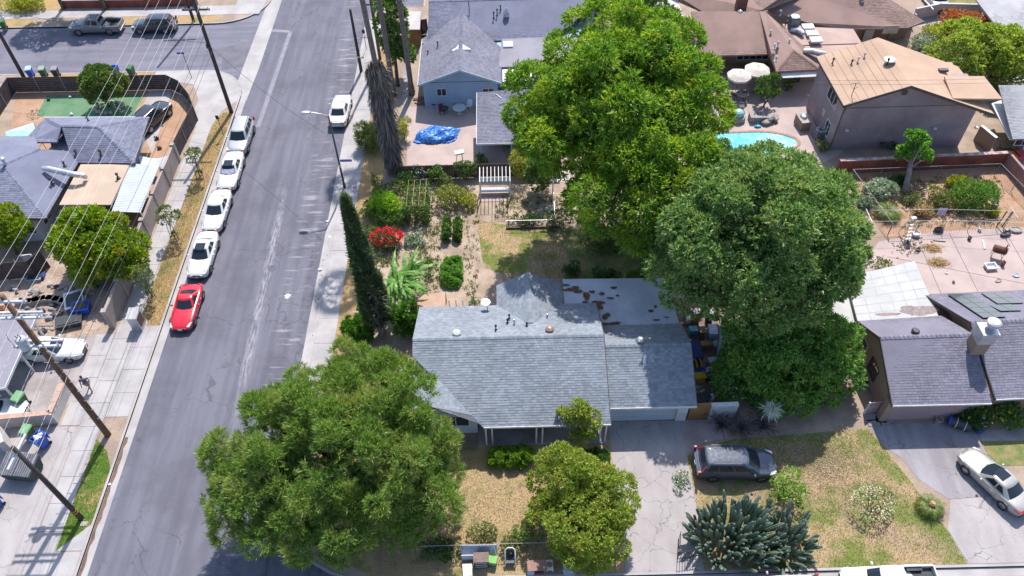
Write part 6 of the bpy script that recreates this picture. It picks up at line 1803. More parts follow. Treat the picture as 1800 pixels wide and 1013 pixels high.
def car(name, label, cat, pos, heading, kind, pm, group=None, sunroof=False, shade=False, rack=False, spoiler=False, plate_front=True, dark_roof=None):
 """heading: angle of the bonnet direction. Body lofted from stations; cabin with proud panes."""
 L, W, st, cab = car_profile(kind)
 root = thing(name, label, cat, pos, heading, group)
 X = lambda x: L / 2 - x      # local x forwards
 body = MB()
 rings = []
 for x, w, zt, zs, zb in st:
  pts = [(0, zt), (.5 * w, zt - .006), (.84 * w, zs + (zt - zs) * .45), (.965 * w, zs - .02), (1.0 * w, zs - .14 if zs - .14 > zb + .2 else (zs + zb) / 2 + .1), (1.0 * w, (zs + zb) / 2 - .05), (.965 * w, zb + .06), (.8 * w, zb)]
  rings.append([(X(x), y, z) for y, z in pts] + [(X(x), -y, z) for y, z in pts[::-1]][:-1])
 n = len(rings[0])
 base = [p for r in rings for p in r]
 body.add(base, [(i * n + j, i * n + (j + 1) % n, (i + 1) * n + (j + 1) % n, (i + 1) * n + j) for i in range(len(rings) - 1) for j in range(n)] + [tuple(range(n)), tuple(range(len(base) - 1, len(base) - n - 1, -1))])
 bo = body.build("body", pm, root, smooth=True, local=True)
 md = bo.modifiers.new("smooth", "SUBSURF")
 md.levels = md.render_levels = 1
 # cabin
 def P(part, u, v, off=0.0):
  wb, wr = cab["wb"], cab["wr"]
  w = wb + (wr - wb) * v
  z = cab["hb"] - .06 + (cab["hr"] - cab["hb"] + .06) * v
  vv = v + .10 * v * (1 - v)
  if part == "f":
   x = cab["f0"] + (cab["f1"] - cab["f0"]) * vv + cab["bow"] * u * u * (1 - .35 * v)
   return (X(x) + off * .75, u * w, z + off * .65)
  if part == "r":
   x = cab["r0"] + (cab["r1"] - cab["r0"]) * vv - cab["rbow"] * u * u * (1 - .3 * v)
   return (X(x) - off * .75, u * w, z + off * .65)
  xf = cab["f0"] + (cab["f1"] - cab["f0"]) * vv + cab["bow"] * (1 - .35 * v)
  xr = cab["r0"] + (cab["r1"] - cab["r0"]) * vv - cab["rbow"] * (1 - .3 * v)
  s = 1 if part == "l" else -1
  bulge = .035 * sin(u * pi) * (1 - .3 * v)
  return (X(xf + (xr - xf) * u), s * (w + bulge + off * .9), z + off * .3)
 cabm = MB()
 rng_ = []
 us = [-1, -.66, -.33, 0, .33, .66, 1]
 for v in (0, .5, 1.0):
  ring = [P("f", u, v) for u in us] + [P("l", u, v) for u in (.2, .4, .6, .8)] + [P("r", -u, v) for u in us] + [P("x", u, v) for u in (.8, .6, .4, .2)]
  rng_.append(ring)
 cx = X((cab["f1"] + cab["r1"]) / 2)
 for k, dz in ((.93, .028), (.75, .05), (.4, .065)):
  rng_.append([(cx + (p[0] - cx) * k, p[1] * k, p[2] + dz) for p in rng_[2]])
 n = len(rng_[0])
 fs = [(i * n + j, i * n + (j + 1) % n, (i + 1) * n + (j + 1) % n, (i + 1) * n + j) for i in range(len(rng_) - 1) for j in range(n)]
 fs.append(tuple(range((len(rng_) - 1) * n, len(rng_) * n)))
 cabm.add([p for r in rng_ for p in r], fs)
 cabm.build("cabin", pm, root, smooth=True, local=True)
 def pane(name_, part, u0, u1, v0, v1, m=CARGLASS, off=.012, nu=6, parent=None, taper=0.0):
  mb = MB()
  vs = []
  for j in range(4):
   v = v0 + (v1 - v0) * j / 3
   for i in range(nu + 1):
    a, b = u0 + taper * (j / 3), u1 - taper * (j / 3)
    vs.append(P(part, a + (b - a) * i / nu, v, off))
  mb.add(vs, [(j * (nu + 1) + i, j * (nu + 1) + i + 1, (j + 1) * (nu + 1) + i + 1, (j + 1) * (nu + 1) + i) for j in range(3) for i in range(nu)])
  return mb.build(name_, m, parent or root, smooth=True, local=True)
 wsx = pane("windscreen", "f", -.86, .86, .14, .93)
 if shade:
  pane("sun_shade", "f", -.8, .8, .2, .62, mat("foil_shade", (0.62, 0.62, 0.68), (0.35, 0.33, 0.55), 9, aniso="obj", rough=.4), .016, parent=wsx)
 for s in (-.3, .35):
  MB().tube([P("f", s, .13, .03), P("f", s + .4, .2, .03)], .012, 4).build("wiper", BLACKP, root, local=True)
 if kind == "pickup":
  pane("rear_window", "r", -.8, .8, .4, .9)
  cuts = [(.10, .50), (.55, .93)]
 else:
  pane("rear_window", "r", -.84, .84, .2 if kind in ("sedan", "coupe") else .35, .92)
  cuts = {"sedan": [(.10, .48), (.53, .82)], "coupe": [(.12, .70)], "suv": [(.08, .40), (.44, .72), (.76, .95)], "van": [(.10, .38), (.42, .70), (.73, .95)]}[kind]
 for s in ("l", "x"):
  for a, b in cuts:
   pane("side_window", s, a, b, .30, .90, taper=.012)
 # doors, handles, mirrors
 for sg in (-1, 1):
  dx = [2.0, 3.05] if len(cuts) > 1 else [2.15]
  for x in dx:
   MB().box((X(x + .75), sg * (W + .012), cab["hb"] - .14), (.2, .035, .035)).build("door_handle", pm, root, local=True)
  MB().ball((X(cab["f0"] + .62), sg * (W + .10), cab["hb"] + .06), (.09, .12, .075), 8, 5).build("door_mirror", pm, root, local=True)
  # door gaps
  for x in (dx[0] - .55, dx[-1] - (.0 if len(dx) == 1 else .0), dx[-1] + .92):
   MB().box((X(x), sg * (W + .001), (cab["hb"] + .3) / 2 + .02), (.012, .01, cab["hb"] - .52)).build("door_seam", BLACKP, root, local=True)
 # wheels and arches
 wr = {"sedan": .33, "coupe": .34, "suv": .37, "van": .35, "pickup": .38}[kind]
 xa = {"sedan": (.92, 3.72), "coupe": (.85, 3.45), "suv": (.9, 3.68), "van": (.95, 4.05), "pickup": (1.0, 4.35)}[kind]
 ty, rm, bd = wheel_meshes(wr)
 for x in xa:
  for sg in (-1, 1):
   ar = MB()
   q = [(X(x) + (wr + .055) * cos(t), (wr + .055) * sin(t) + wr - .01) for t in [pi * k / 12 - .12 + k * .02 for k in range(13)]]
   yy = sg * (W + .006)
   ar.add([(a, yy, b) for a, b in q], [tuple(range(13))])
   ar.add([(a, yy, b) for a, b in q] + [(a, yy - sg * .2, b) for a, b in q], [(k, k + 1, 14 + k, 13 + k) for k in range(12)])
   ar.build("wheel_arch", BLACKP, root, local=True)
   w = bpy.data.objects.new("wheel", None)
   COL.objects.link(w)
   w.parent = root
   w.location = (X(x), sg * (W - .085), wr)
   if sg < 0:
    w.rotation_euler = (0, 0, pi)
   for me, nm in ((ty, "tyre"), (rm, "rim"), (bd, "brake_disc")):
    piece(me, nm, w)
 # lamps, grille, plates
 f = st[1]
 zf_ = st[2][2]
 for sg in (-1, 1):
  hl = MB()
  x0, x1 = X(.10), X(.55)
  y0, y1 = st[1][1], st[2][1]
  a = [(x0 + .02, sg * y0 * .72, zf_ - .06), (x0 + .01, sg * y0 * 1.0, zf_ - .08), (x1, sg * (y1 + .012), zf_ - .035), (x1 + .12, sg * y1 * .80, zf_ + .012)]
  bq = [(p[0], p[1], p[2] - .13) for p in a]
  hl.add(a + bq, [(0, 1, 2, 3), (0, 4, 5, 1), (1, 5, 6, 2)])
  hl.build("headlight", LENS, root, local=True)
  tl = MB()
  e, e2 = st[-1], st[-3]
  zz = e2[3] - .02
  if kind in ("suv", "van"):
   tl.box((X(L - .10), sg * e2[1] * .93, zz + .02), (.16, .12, .42))
   tl.add([P("r", sg * .88, v, .02) for v in (.05, .8)] + [P("r", sg * .99, v, .025) for v in (.8, .05)], [(0, 1, 2, 3)])
  elif kind == "pickup":
   tl.box((X(L - .06), sg * .86, .82), (.10, .14, .3))
  else:
   ta = [(X(L - .42), sg * (e2[1] + .012), zz - .02), (X(L - .09), sg * (st[-2][1] + .008), zz - .05), (X(L + .005), sg * e[1] * .95, zz - .07), (X(L - .06), sg * e[1] * .62, zz - .02)]
   tl.add(ta + [(p[0], p[1], p[2] - .14) for p in ta], [(0, 1, 2, 3), (0, 4, 5, 1), (1, 5, 6, 2), (2, 6, 7, 3)])
  tl.build("taillight", REDL, root, local=True)
 MB().box((X(.005), 0, st[0][3] - .02), (.05, st[0][1] * 1.05, .16)).build("grille", BLACKP, root, local=True)
 MB().box((X(.03), 0, .33), (.10, st[1][1] * 1.5, .10)).build("air_intake", BLACKP, root, local=True)
 MB().box((X(L - .02), 0, .33), (.08, st[-2][1] * 1.5, .12)).build("rear_bumper_trim", BLACKP, root, local=True)
 if plate_front:
  MB().box((X(-.03), 0, .46), (.02, .32, .16)).build("number_plate", PLATE, root, local=True)
 MB().box((X(L + .015), 0, .62 if kind not in ("suv", "van") else .78), (.02, .32, .16)).build("number_plate", PLATE, root, local=True)
 for sg in (-1, 1):          # bonnet shut lines
  a, b = (X(.28), sg * .60, st[2][2] + .004), (X(cab["f0"] + .05), sg * .70, st[4][2] + .0)
  MB().tube([a, ((a[0] + b[0]) / 2, sg * .68, (st[3][2] + .005)), b], .008, 4).build("bonnet_seam", BLACKP, root, local=True)
 if sunroof:
  zc = cab["hr"] + .058
  MB().box((cx + .28, 0, zc), (.72, .78, .022)).build("sunroof", CARGLASS, root, local=True)
 if rack:
  for sg in (-1, 1):
   MB().tube([(X(cab["f1"] + .3), sg * cab["wr"] * .93, cab["hr"] + .05), (X(cab["f1"] + .5), sg * cab["wr"] * .95, cab["hr"] + .11), (X(cab["r1"] - .4), sg * cab["wr"] * .95, cab["hr"] + .11), (X(cab["r1"] - .2), sg * cab["wr"] * .93, cab["hr"] + .05)], .022, 6).build("roof_rail", BLACKP, root, local=True)
 if spoiler:
  MB().box((X(L - .3), 0, .99), (.16, 1.3, .03)).build("spoiler", pm, root, local=True)
 if kind == "pickup":
  x0, x1 = X(3.66), X(5.46)
  xm, ln = (x0 + x1) / 2, x0 - x1
  for sg in (-1, 1):
   MB().box((xm, sg * (W - .075), .90), (ln, .13, .36)).build("bed_side", pm, root, local=True, bevel=.02)
  MB().box((x1 - .03, 0, .86), (.09, 2 * W - .16, .46)).build("tailgate", pm, root, local=True, bevel=.015)
  MB().box((x0 - .03, 0, .9), (.06, 2 * W - .3, .36)).build("bed_front", BLACKP, root, local=True)
  MB().box((xm, 0, .755), (ln - .1, 2 * W - .29, .02)).build("bed_floor", BLACKP, root, local=True)
  for sg in (-1, 1):
   MB().box((X(4.35), sg * (W - .24), .86), (.9, .2, .2)).build("wheel_box", BLACKP, root, local=True)
  MB().box((X(5.56), 0, .5), (.16, 1.7, .18)).build("rear_bumper", ALLOY, root, local=True, bevel=.03)
 return root
WHITE = paint("white_paint", (0.68, 0.68, 0.68), .25)
WHITE2 = paint("pearl_white_paint", (0.64, 0.64, 0.63), .3)
RED = paint("red_paint", (0.62, 0.012, 0.03), .22)
SILVER = paint("silver_paint", (0.42, 0.43, 0.45), .4, .25)
CHAMP = paint("champagne_paint", (0.40, 0.385, 0.36), .4, .25)
STEEL = paint("blue_grey_paint", (0.042, 0.058, 0.10), .6, .0, .8)
GREYP = paint("grey_paint", (0.18, 0.18, 0.20), .45, .1)
NAVY = paint("dark_navy_paint", (0.025, 0.032, 0.05), .22, .2)
BLACKC = paint("black_paint", (0.012, 0.012, 0.014), .2)
ROADZ = -0.12
DN, UP_, LT, RT = -pi / 2, pi / 2, pi, 0.0
def park(px, py, z=0.6, road=True):
 p = at(px, py, z)
 return (p.x, p.y, ROADZ if road else 0.012)
KERB = "cars parked along the left kerb of the main road"
for px, py, kind, pm, lab, kw, ds in (
 (419, 238, "suv", SILVER, "silver grey hatchback with dark roof rails, farthest in the kerbside row", dict(rack=True), .0),
 (401, 297, "sedan", WHITE2, "white sedan with a sunroof and foil sunshade behind its windscreen", dict(sunroof=True, shade=True), .05),
 (373, 367, "sedan", WHITE, "white sedan with no sunroof, between the sunshade sedan and the next white car", dict(), -.02),
 (345, 444, "sedan", WHITE, "white sedan directly behind the red sports coupe", dict(sunroof=True), .0),
 (318, 536, "coupe", RED, "bright red sports coupe parked at the left kerb", dict(), .02),
):
 x, y, z = park(px, py, .7)
 car("parked_car", lab, "car", (-24.72 + ds, y, z), DN + ds * .3, kind, pm, KERB, **kw)
x, y, z = park(600, 190, .7)
car("parked_car", "older white sedan seen from behind at the right kerb by the street lamp", "car", (-15.95, y, z), UP_ - .01, "sedan", WHITE2)
x, y, z = park(168, 41, .8)
car("pickup_truck", "grey crew cab pickup with open black bed at the far kerb of the side street", "pickup", (x, 79.9, z), LT, "pickup", GREYP)
x, y, z = park(270, 41, .8)
car("parked_car", "dark navy hatchback wagon behind the grey pickup on the side street", "car", (x, 79.8, z), LT, "suv", NAVY, rack=False)
x, y, z = park(1290, 812, .9, False)
car("minivan", "dark blue grey minivan parked on the dry front yard", "minivan", (x + .1, y, z), -.03, "van", STEEL, rack=True)
x, y, z = park(1752, 842, .8, False)
car("parked_car", "champagne silver sedan with dark sunroof on the neighbour's driveway", "car", (x, y, .03), radians(118), "sedan", CHAMP, sunroof=True)
x, y, z = park(1562, 1008, .9)
car("pickup_truck", "white pickup with black bed at the front street kerb, cut by the bottom edge", "pickup", (x, 16.98, z), LT, "pickup", WHITE)
x, y, z = park(1385, 1020, 1.0)
car("parked_car", "silver vehicle in front of the white pickup, only its roof edge showing at the bottom", "car", (x - .5, 16.6, z), LT, "suv", SILVER)
x, y, z = park(262, 205, .6, False)
car("parked_car", "black hatchback half hidden behind the corner house roof", "car", (x + .3, y - .2, .03), radians(68), "suv", BLACKC)
x, y, z = park(95, 612, .8, False)
car("parked_car", "white sedan half under the carport with its roof pale in the sun", "car", (x - .3, y, .02), 0.02, "sedan", WHITE2, plate_front=False)
x, y, z = park(8, 722, .7, False)
car("parked_car", "white car nosing into the court at the left edge beside the green bin", "car", (x - 1.0, y, .02), .02, "sedan", WHITE)
# ------------------------------------------------------------------ fences, walls, poles, wires
DKWOOD = mat("dark_fence_wood", (0.055, 0.042, 0.045), (0.085, 0.066, 0.066), 2.0, rough=.8, grain=.2)
BRFENCE = mat("brown_fence_wood", (0.15, 0.105, 0.085), (0.10, 0.07, 0.055), 2.0, grain=.25)
POLEW = mat("pole_wood", (0.20, 0.115, 0.075), (0.12, 0.07, 0.05), 3, bump=.5, bscale=20, grain=.25)
POLED = mat("dark_pole_wood", (0.055, 0.045, 0.045), (0.085, 0.065, 0.06), 3, bump=.5, bscale=20, grain=.2)
ARM = mat("pale_crossarm", (0.52, 0.56, 0.64), (0.42, 0.45, 0.52), 4, grain=.1)
WIREM = mat("bare_wire", (0.62, 0.62, 0.65), (0.5, 0.5, 0.53), 4, rough=.5)
CABLEM = mat("black_cable", (0.04, 0.04, 0.045), (0.06, 0.06, 0.065), 4)
BLUEP = mat("blue_plastic", (0.02, 0.09, 0.50), (0.03, 0.13, 0.58), 3, rough=.45, grain=.06, aniso="obj")
GREENP = mat("green_plastic", (0.04, 0.12, 0.05), (0.06, 0.16, 0.07), 3, rough=.5, grain=.06, aniso="obj")
BLACKPL = mat("black_plastic", (0.035, 0.037, 0.045), (0.055, 0.057, 0.065), 3, rough=.5, grain=.08, aniso="obj")
SIGNB = paint("sign_blue", (0.015, 0.10, 0.42), .35)
YELLOWP = mat("yellow_plastic", (0.62, 0.36, 0.02), (0.5, 0.28, 0.02), 3, rough=.45)
TEAL = mat("teal_fabric", (0.42, 0.66, 0.66), (0.33, 0.57, 0.60), 1.5, grain=.06)
TARP = mat("blue_tarp", (0.02, 0.14, 0.56), (0.10, 0.30, 0.72), 2.5, rough=.4, bump=.3, bscale=6, grain=.06)
CARD = mat("cardboard", (0.36, 0.24, 0.14), (0.28, 0.18, 0.10), 3, grain=.1)
REDBRICK = mat("red_brick_wall", (0.30, 0.085, 0.055), (0.20, 0.06, 0.045), 1.0, bump=.3, grain=.15)
CANVAS = mat("umbrella_canvas", (0.66, 0.60, 0.53), (0.58, 0.52, 0.46), 1.5, grain=.05)
ROCKM = mat("boulder", (0.45, 0.40, 0.36), (0.30, 0.27, 0.25), 2, bump=.6, bscale=8, grain=.25)
def seg_iter(pts, span):
 for i in range(len(pts) - 1):
  a, b = Vector(pts[i][:2]), Vector(pts[i + 1][:2])
  n = max(1, round((b - a).length / span))
  for k in range(n):
   yield a.lerp(b, k / n), a.lerp(b, (k + 1) / n)
_bm = {}
def board(L, d, m):
 k = (round(L, 2), d, m.name)
 if k not in _bm:
  _bm[k] = MB().box((0, 0, 0), (k[0] - .02, d[0], d[1])).mesh("board", m)
 return _bm[k]
def slat_fence(name, label, pts, h, m, pm, rows=8, span=2.3, z=0.0, vertical=False, pitch=.16):
 p0 = pts[0]
 root = thing(name, label, "fence", (p0[0], p0[1], 0))
 for a, b in seg_iter(pts, span):
  c = (a + b) / 2
  an = atan2((b - a).y, (b - a).x)
  ln = (b - a).length
  MB().box((a.x, a.y, h / 2), (.09, .09, h + .06), an).build("post", pm, root)
  if not vertical:
   bh = h / rows
   for j in range(rows):
    piece(board(ln, (.03, bh - .02), m), "board", root, (c.x - p0[0], c.y - p0[1], z + bh * (j + .5) + .03), (0, 0, an))
  else:
   n = max(1, int(ln / pitch))
   u = (b - a).normalized()
   for j in range(n):
    q = a + u * (ln * (j + .5) / n)
    piece(board(ln / n + .014, (.025, h - .05), m), "board", root, (q.x - p0[0], q.y - p0[1], h / 2 + .02 + rnd.uniform(-.012, .012)), (0, 0, an))
   for zz in (.35, h - .35):
    piece(board(ln, (.05, .09), m), "rail", root, (c.x - p0[0] + u.y * .05, c.y - p0[1] - u.x * .05, zz), (0, 0, an))
 e = pts[-1]
 MB().box((e[0], e[1], h / 2), (.09, .09, h + .06)).build("post", pm, root)
 return root
def g2(*pp):
 return [tuple(at(x, y)[:2]) for x, y in pp]
slat_fence("board_fence", "dark board fence wrapping the corner yard with the round tree", g2((-20, 235), (27, 163), (301, 158), (322, 168), (340, 190), (348, 212), (328, 250), (309, 290)), 1.75, DKWOOD, mat("post_grey", (0.25, 0.25, 0.29)), 8, 2.5)
slat_fence("wooden_fence", "brown wooden fence between concrete patio and vegetable garden", g2((704, 316), (850, 312), (985, 310)), 1.55, BRFENCE, BRFENCE, span=2.4, vertical=True, pitch=.19)
slat_fence("yard_fence", "dark wooden fence at the left edge behind the rubble yard", g2((-30, 496), (66, 488), (88, 470)), 1.9, DKWOOD, DKWOOD, 9, 2.2)
slat_fence("side_fence", "reddish brown fence between shed and blue house at the top", g2((738, 62), (752, 60)), 1.8, mat("red_fence_wood", (0.24, 0.09, 0.06), (0.17, 0.07, 0.05), 2), BRFENCE, span=1.2, vertical=True, pitch=.2)
def masonry(name, label, pts, h, th, m, cap=None, pil=None, cat="wall"):
 root = thing(name, label, cat, (pts[0][0], pts[0][1], 0))
 for i in range(len(pts) - 1):
  a, b = Vector(pts[i][:2]), Vector(pts[i + 1][:2])
  c, an, ln = (a + b) / 2, atan2((b - a).y, (b - a).x), (b - a).length
  MB().box((c.x, c.y, h / 2 - .1), (ln + (th if i else 0), th - .004 * (i % 2), h + .2), an).build("wall_section", m, root)
  if cap:
   n = max(1, round(ln / .8))
   for k in range(n):
    q = a.lerp(b, (k + .5) / n)
    MB().box((q.x, q.y, h + .04), (ln / n - .015, th + .08, .07), an).build("cap_stone", cap, root)
 if pil:
  for a, b in seg_iter(pts, pil):
   MB().box((a.x, a.y, h / 2 + .02), (th + .14, th + .14, h + .24), 0).build("pilaster", m, root)
  MB().box((pts[-1][0], pts[-1][1], h / 2 + .02), (th + .14, th + .14, h + .24)).build("pilaster", m, root)
 return root
masonry("stucco_wall", "long grey brown stucco wall with pilasters along the left pavement", [(-30.0, 57.2), (-30.0, 37.9)], 1.85, .24, W_WALL, None, 3.2)
masonry("stucco_wall", "low pale stucco wall around the court with the dumpster, left edge", g2((123, 688), (100, 742), (12, 750)), 1.15, .3, W_LIGHT, mat("cap_orange", (0.50, 0.33, 0.25), (0.42, 0.28, 0.22), 3))
masonry("block_pillar", "pale block pillar at the left edge beside the dumpster court", g2((8, 765), (22, 800)), 1.6, .4, W_LIGHT)
masonry("brick_wall", "low red brick wall with flaking cap below the two storey house", g2((1468, 305), (1762, 291)), 1.45, .26, REDBRICK, mat("flaking_cap", (0.55, 0.47, 0.46), (0.3, 0.14, 0.11), 2.0, grain=.3))
masonry("rear_wall", "reddish stucco wall receding down the right edge of the rear bed", g2((1762, 291), (1840, 385)), 1.5, .22, mat("reddish_stucco", (0.42, 0.25, 0.22), (0.34, 0.2, 0.18), 1.0, grain=.12))
masonry("block_wall", "short white block wall right of the orange gate", [tuple(at(1243, 735)[:2]), tuple(at(1290, 733)[:2])], 1.6, .22, mat("white_block", (0.62, 0.6, 0.62), (0.5, 0.48, 0.5), 2), mat("white_block_cap", (0.74, 0.73, 0.74), (0.6, 0.6, 0.62), 5))
masonry("side_wall", "beige wall with white cap right of the two storey house", g2((1738, 268), (1712, 246)), 1.6, .2, W_BEIGE, TRIM)
masonry("far_wall", "long pale wall at the upper right between garage and pale roof", g2((1580, 42), (1645, 28), (1720, 30)), 1.5, .2, W_LIGHT)
masonry("garden_wall", "low dark red wall with pillars along the far yard at the top left", g2((112, 14), (262, 12), (345, 9)), .9, .25, REDBRICK, mat("grey_cap", (0.4, 0.38, 0.4)), 4.0)
# orange gate and pink gate, each board a part
gt = slat_fence("wooden_gate", "orange stained wooden gate beside the garage", g2((1209, 737), (1240, 736)), 1.95, ORANGEWOOD, ORANGEWOOD, span=1.6, vertical=True, pitch=.17)
gt["category"] = "gate"
PINKG = mat("pink_gate_paint", (0.48, 0.34, 0.36), (0.40, 0.28, 0.3), 3)
gt = slat_fence("side_gate", "pale pink board gate beside the beige house corner", g2((1518, 727), (1546, 724)), 1.35, PINKG, TRIM, span=1.6, vertical=True, pitch=.2)
gt["category"] = "gate"
p = at(1548, 735)
MB().box((p.x, p.y, 1.1), (.5, .5, 2.2)).build("gate_pillar", W_BEIGE, gt)
def wire_fence(name, label, pts, h, pitch=.35, m=None, rail=mat("rail_grey", (0.42, 0.40, 0.39), (0.33, 0.3, 0.29), 4), span=2.4, pr=.026, wr=.007):
 root = thing(name, label, "fence", (pts[0][0], pts[0][1], 0))
 m = m or mat("wire_grey", (0.30, 0.28, 0.28), (0.2, 0.19, 0.19), 4)
 mesh_ = MB()
 for a, b in seg_iter(pts, span):
  MB().tube([(a.x, a.y, -.1), (a.x, a.y, h + .02)], pr, 6).build("post", m, root)
  MB().tube([(a.x, a.y, h), (b.x, b.y, h)], pr * .8, 6).build("rail", rail, root)
  n = int((b - a).length / pitch)
  for k in range(n):
   q, q2 = a.lerp(b, k / n), a.lerp(b, (k + 1) / n)
   mesh_.tube([(q.x, q.y, .02), (q2.x, q2.y, h)], wr, 3, False)
   mesh_.tube([(q2.x, q2.y, .02), (q.x, q.y, h)], wr, 3, False)
 mesh_.build("wire_mesh", m, root, kind="stuff")
 e = pts[-1]
 MB().tube([(e[0], e[1], -.1), (e[0], e[1], h + .02)], pr, 6).build("post", m, root)
 return root
wire_fence("wire_fence", "rusty wire fence enclosing the rear bed with sago and bushes", g2((1560, 413), (1492, 318), (1748, 308), (1838, 400)), 1.3, .22)
wire_fence("wire_fence", "wire fence between the rear patio and the bed with the ladder", g2((1560, 415), (1700, 406), (1800, 398)), 1.1, .22)
wire_fence("front_fence", "low wire fence with pale top rail behind the discarded furniture", g2((735, 975), (970, 968)), 1.2, .2)
wire_fence("garden_fence", "short low wire fence in front of the white arbour", g2((842, 387), (888, 384)), .6, .12, BLACKM, BLACKM, 1.0, .015)
wire_fence("bed_fence", "thin pipe fence around the bed under the ash tree", g2((890, 402), (975, 400), (972, 345)), .9, .6, GALV, GALV, 2.4, .025)
irf = thing("iron_fence", "short black iron picket fence between driveway and cactus", "fence", tuple(at(1192, 985)))
a, b = at(1190, 985), at(1232, 978)
a2 = at(1192, 950)
for q, r_ in ((a, b), (a2, a)):
 n = 9 if q is a else 5
 for k in range(n + 1):
  w = q.lerp(r_, k / n)
  MB().tube([(w.x, w.y, -.05), (w.x, w.y, 1.25)], .018, 5).build("picket", BLACKM, irf)
 for z in (.2, 1.1):
  MB().tube([(q.x, q.y, z), (r_.x, r_.y, z)], .022, 5).build("rail", BLACKM, irf)
def crossarm(root, b, z, L, an=0.0, n=4, m=ARM, off=0.16, ins=True, cx=0.0):
 o = MB().box((b.x + cx * cos(an), b.y - off, z), (L, .13, .13), an).build("crossarm", m, root)
 for k in range(n):
  t = -L / 2 + .12 + (L - .24) * k / max(1, n - 1)
  if ins:
   MB().lathe((b.x + (t + cx) * cos(an), b.y - off + t * sin(an), z + .06), [(.03, 0), (.06, .05), (.04, .09), (.06, .13), (.02, .18)], 8).build("insulator", GALV, o)
 return o
def pole(label, px, py, h, r, m, steps_=False, lean=(0, 0)):
 b = at(px, py)
 root = thing("utility_pole", label, "utility pole", (b.x, b.y, 0))
 MB().tube([(b.x, b.y, -.3), (b.x + lean[0] * .5, b.y + lean[1] * .5, h / 2), (b.x + lean[0], b.y + lean[1], h)], [r * 1.15, r, r * .8], 12).build("pole", m, root, smooth=True)
 if steps_:
  for k in range(8):
   z = 2.2 + k * 1.05
   MB().tube([(b.x - .45, b.y - .05, z), (b.x + .45, b.y - .05, z)], .025, 5).build("step", GALV, root)
 return root, b
pB, bB = pole("tall brown wooden pole with climbing pegs and transformer beside the pavement", 190, 765, 14.6, .19, POLEW, True)
for z, L, n in ((14.3, 2.6, 4), (12.9, 2.8, 4), (10.3, 2.8, 4)):
 crossarm(pB, bB, z, L, 0.0, n, ARM, .2)
 if z < 14:
  MB().box((bB.x, bB.y + .2, z), (L, .12, .12)).build("crossarm", ARM, pB)
tf = MB().lathe((bB.x - .75, bB.y - .1, 10.0), [(.26, 0), (.3, .05), (.3, .85), (.24, .95), (.08, 1.0)], 14).build("transformer", mat("transformer_grey", (0.55, 0.57, 0.62), (0.46, 0.48, 0.53), 4), pB)
for dx in (-.12, .12):
 MB().lathe((bB.x - .75 + dx, bB.y - .1, 10.95), [(.03, 0), (.05, .08), (.03, .16), (.05, .24), (.01, .3)], 8).build("bushing", GALV, tf)
MB().tube([(bB.x - .75, bB.y, 11.2), (bB.x - 1.1, bB.y - .3, 10.2), (bB.x - 1.3, bB.y - .2, 11.0), (bB.x - 1.4, bB.y, 11.2)], .02, 5).build("jumper_wire", CABLEM, pB)
pA, bA = pole("shorter dark wooden pole with yellow bands at the bottom left verge", 143, 912, 8.9, .15, POLED)
crossarm(pA, bA, 8.4, 2.2, pi / 2 - .05, 3, ARM, .0, ins=False)
for z in (.9, 1.15):
 MB().lathe((bA.x, bA.y, z), [(.178, 0), (.18, .01), (.18, .06), (.178, .07)], 14).build("band", YELLOWP, pA)
MB().box((bA.x + .3, bA.y - .35, .03), (.42, .3, .04)).build("meter_lid", CONC, pA)
pC, bC = pole("tall dark pole on the small corner verge carrying two crossarms", 407, 198, 15.5, .17, POLED)
for z, L in ((14.6, 3.0), (11.0, 2.4)):
 crossarm(pC, bC, z, L, 0.0, 4, POLED, .18)
MB().lathe((bC.x - .1, bC.y - .22, 7.2), [(.05, 0), (.09, .05), (.09, .4), (.03, .45)], 8).build("splice_case", CABLEM, pC)
pD, bD = pole("cut off dark pole with yellow tag at the right kerb", 635, 125, 6.9, .15, POLED)
MB().lathe((bD.x, bD.y, 1.6), [(.168, 0), (.17, .02), (.17, .2), (.168, .22)], 12).build("tag", mat("yellow_tag", (0.75, 0.7, 0.03)), pD)
pE, bE = pole("dark pole at the far left beside the side street", 43, 138, 9.5, .17, POLED)
pF, bF = pole("thin dark brown pole beside the palm trunks at the top edge", 668, 104, 16, .15, POLEW)
pG, bG = pole("far pole on the verge behind the navy wagon at the top edge", 341, 38, 13, .15, POLED)
crossarm(pG, bG, 5.0, 3.6, .05, 2, POLED, .15, ins=False)
def wire(label, a, b, sag, r=.014, m=WIREM, grp=None, n=14):
 a, b = Vector(a), Vector(b)
 pts = [a.lerp(b, k / n) - Vector((0, 0, sag * 4 * (k / n) * (1 - k / n))) for k in range(n + 1)]
 o = MB().tube(pts, r, 4, False).build("power_line", m, None)
 return tag(o, label, "cable", grp)
ORD = ("leftmost", "second from left", "third from left", "rightmost")
for z, z2, lv_ in ((14.5, 15.0, "top"), (10.5, 11.2, "lower")):
 for k, o_ in enumerate((-1.25, -.45, .5, 1.25) if z > 12 else (-1.2, .35, 1.2)):
  od = ORD[k] if z > 12 else ("leftmost", "middle", "rightmost")[k]
  wire(od + " pale wire of the " + lv_ + " level between tall brown pole and corner pole", (bB.x + o_, bB.y - .2, z), (bC.x + o_, bC.y - .2, z2), .55, .0095, WIREM, lv_ + " wires above the left verge")
  wire(od + " pale wire of the " + lv_ + " level leaving the brown pole at bottom left", (bB.x + o_, bB.y - .2, z), (bB.x + o_ - .3, bB.y - 32, z), .5, .0095, WIREM, lv_ + " wires leaving bottom left")
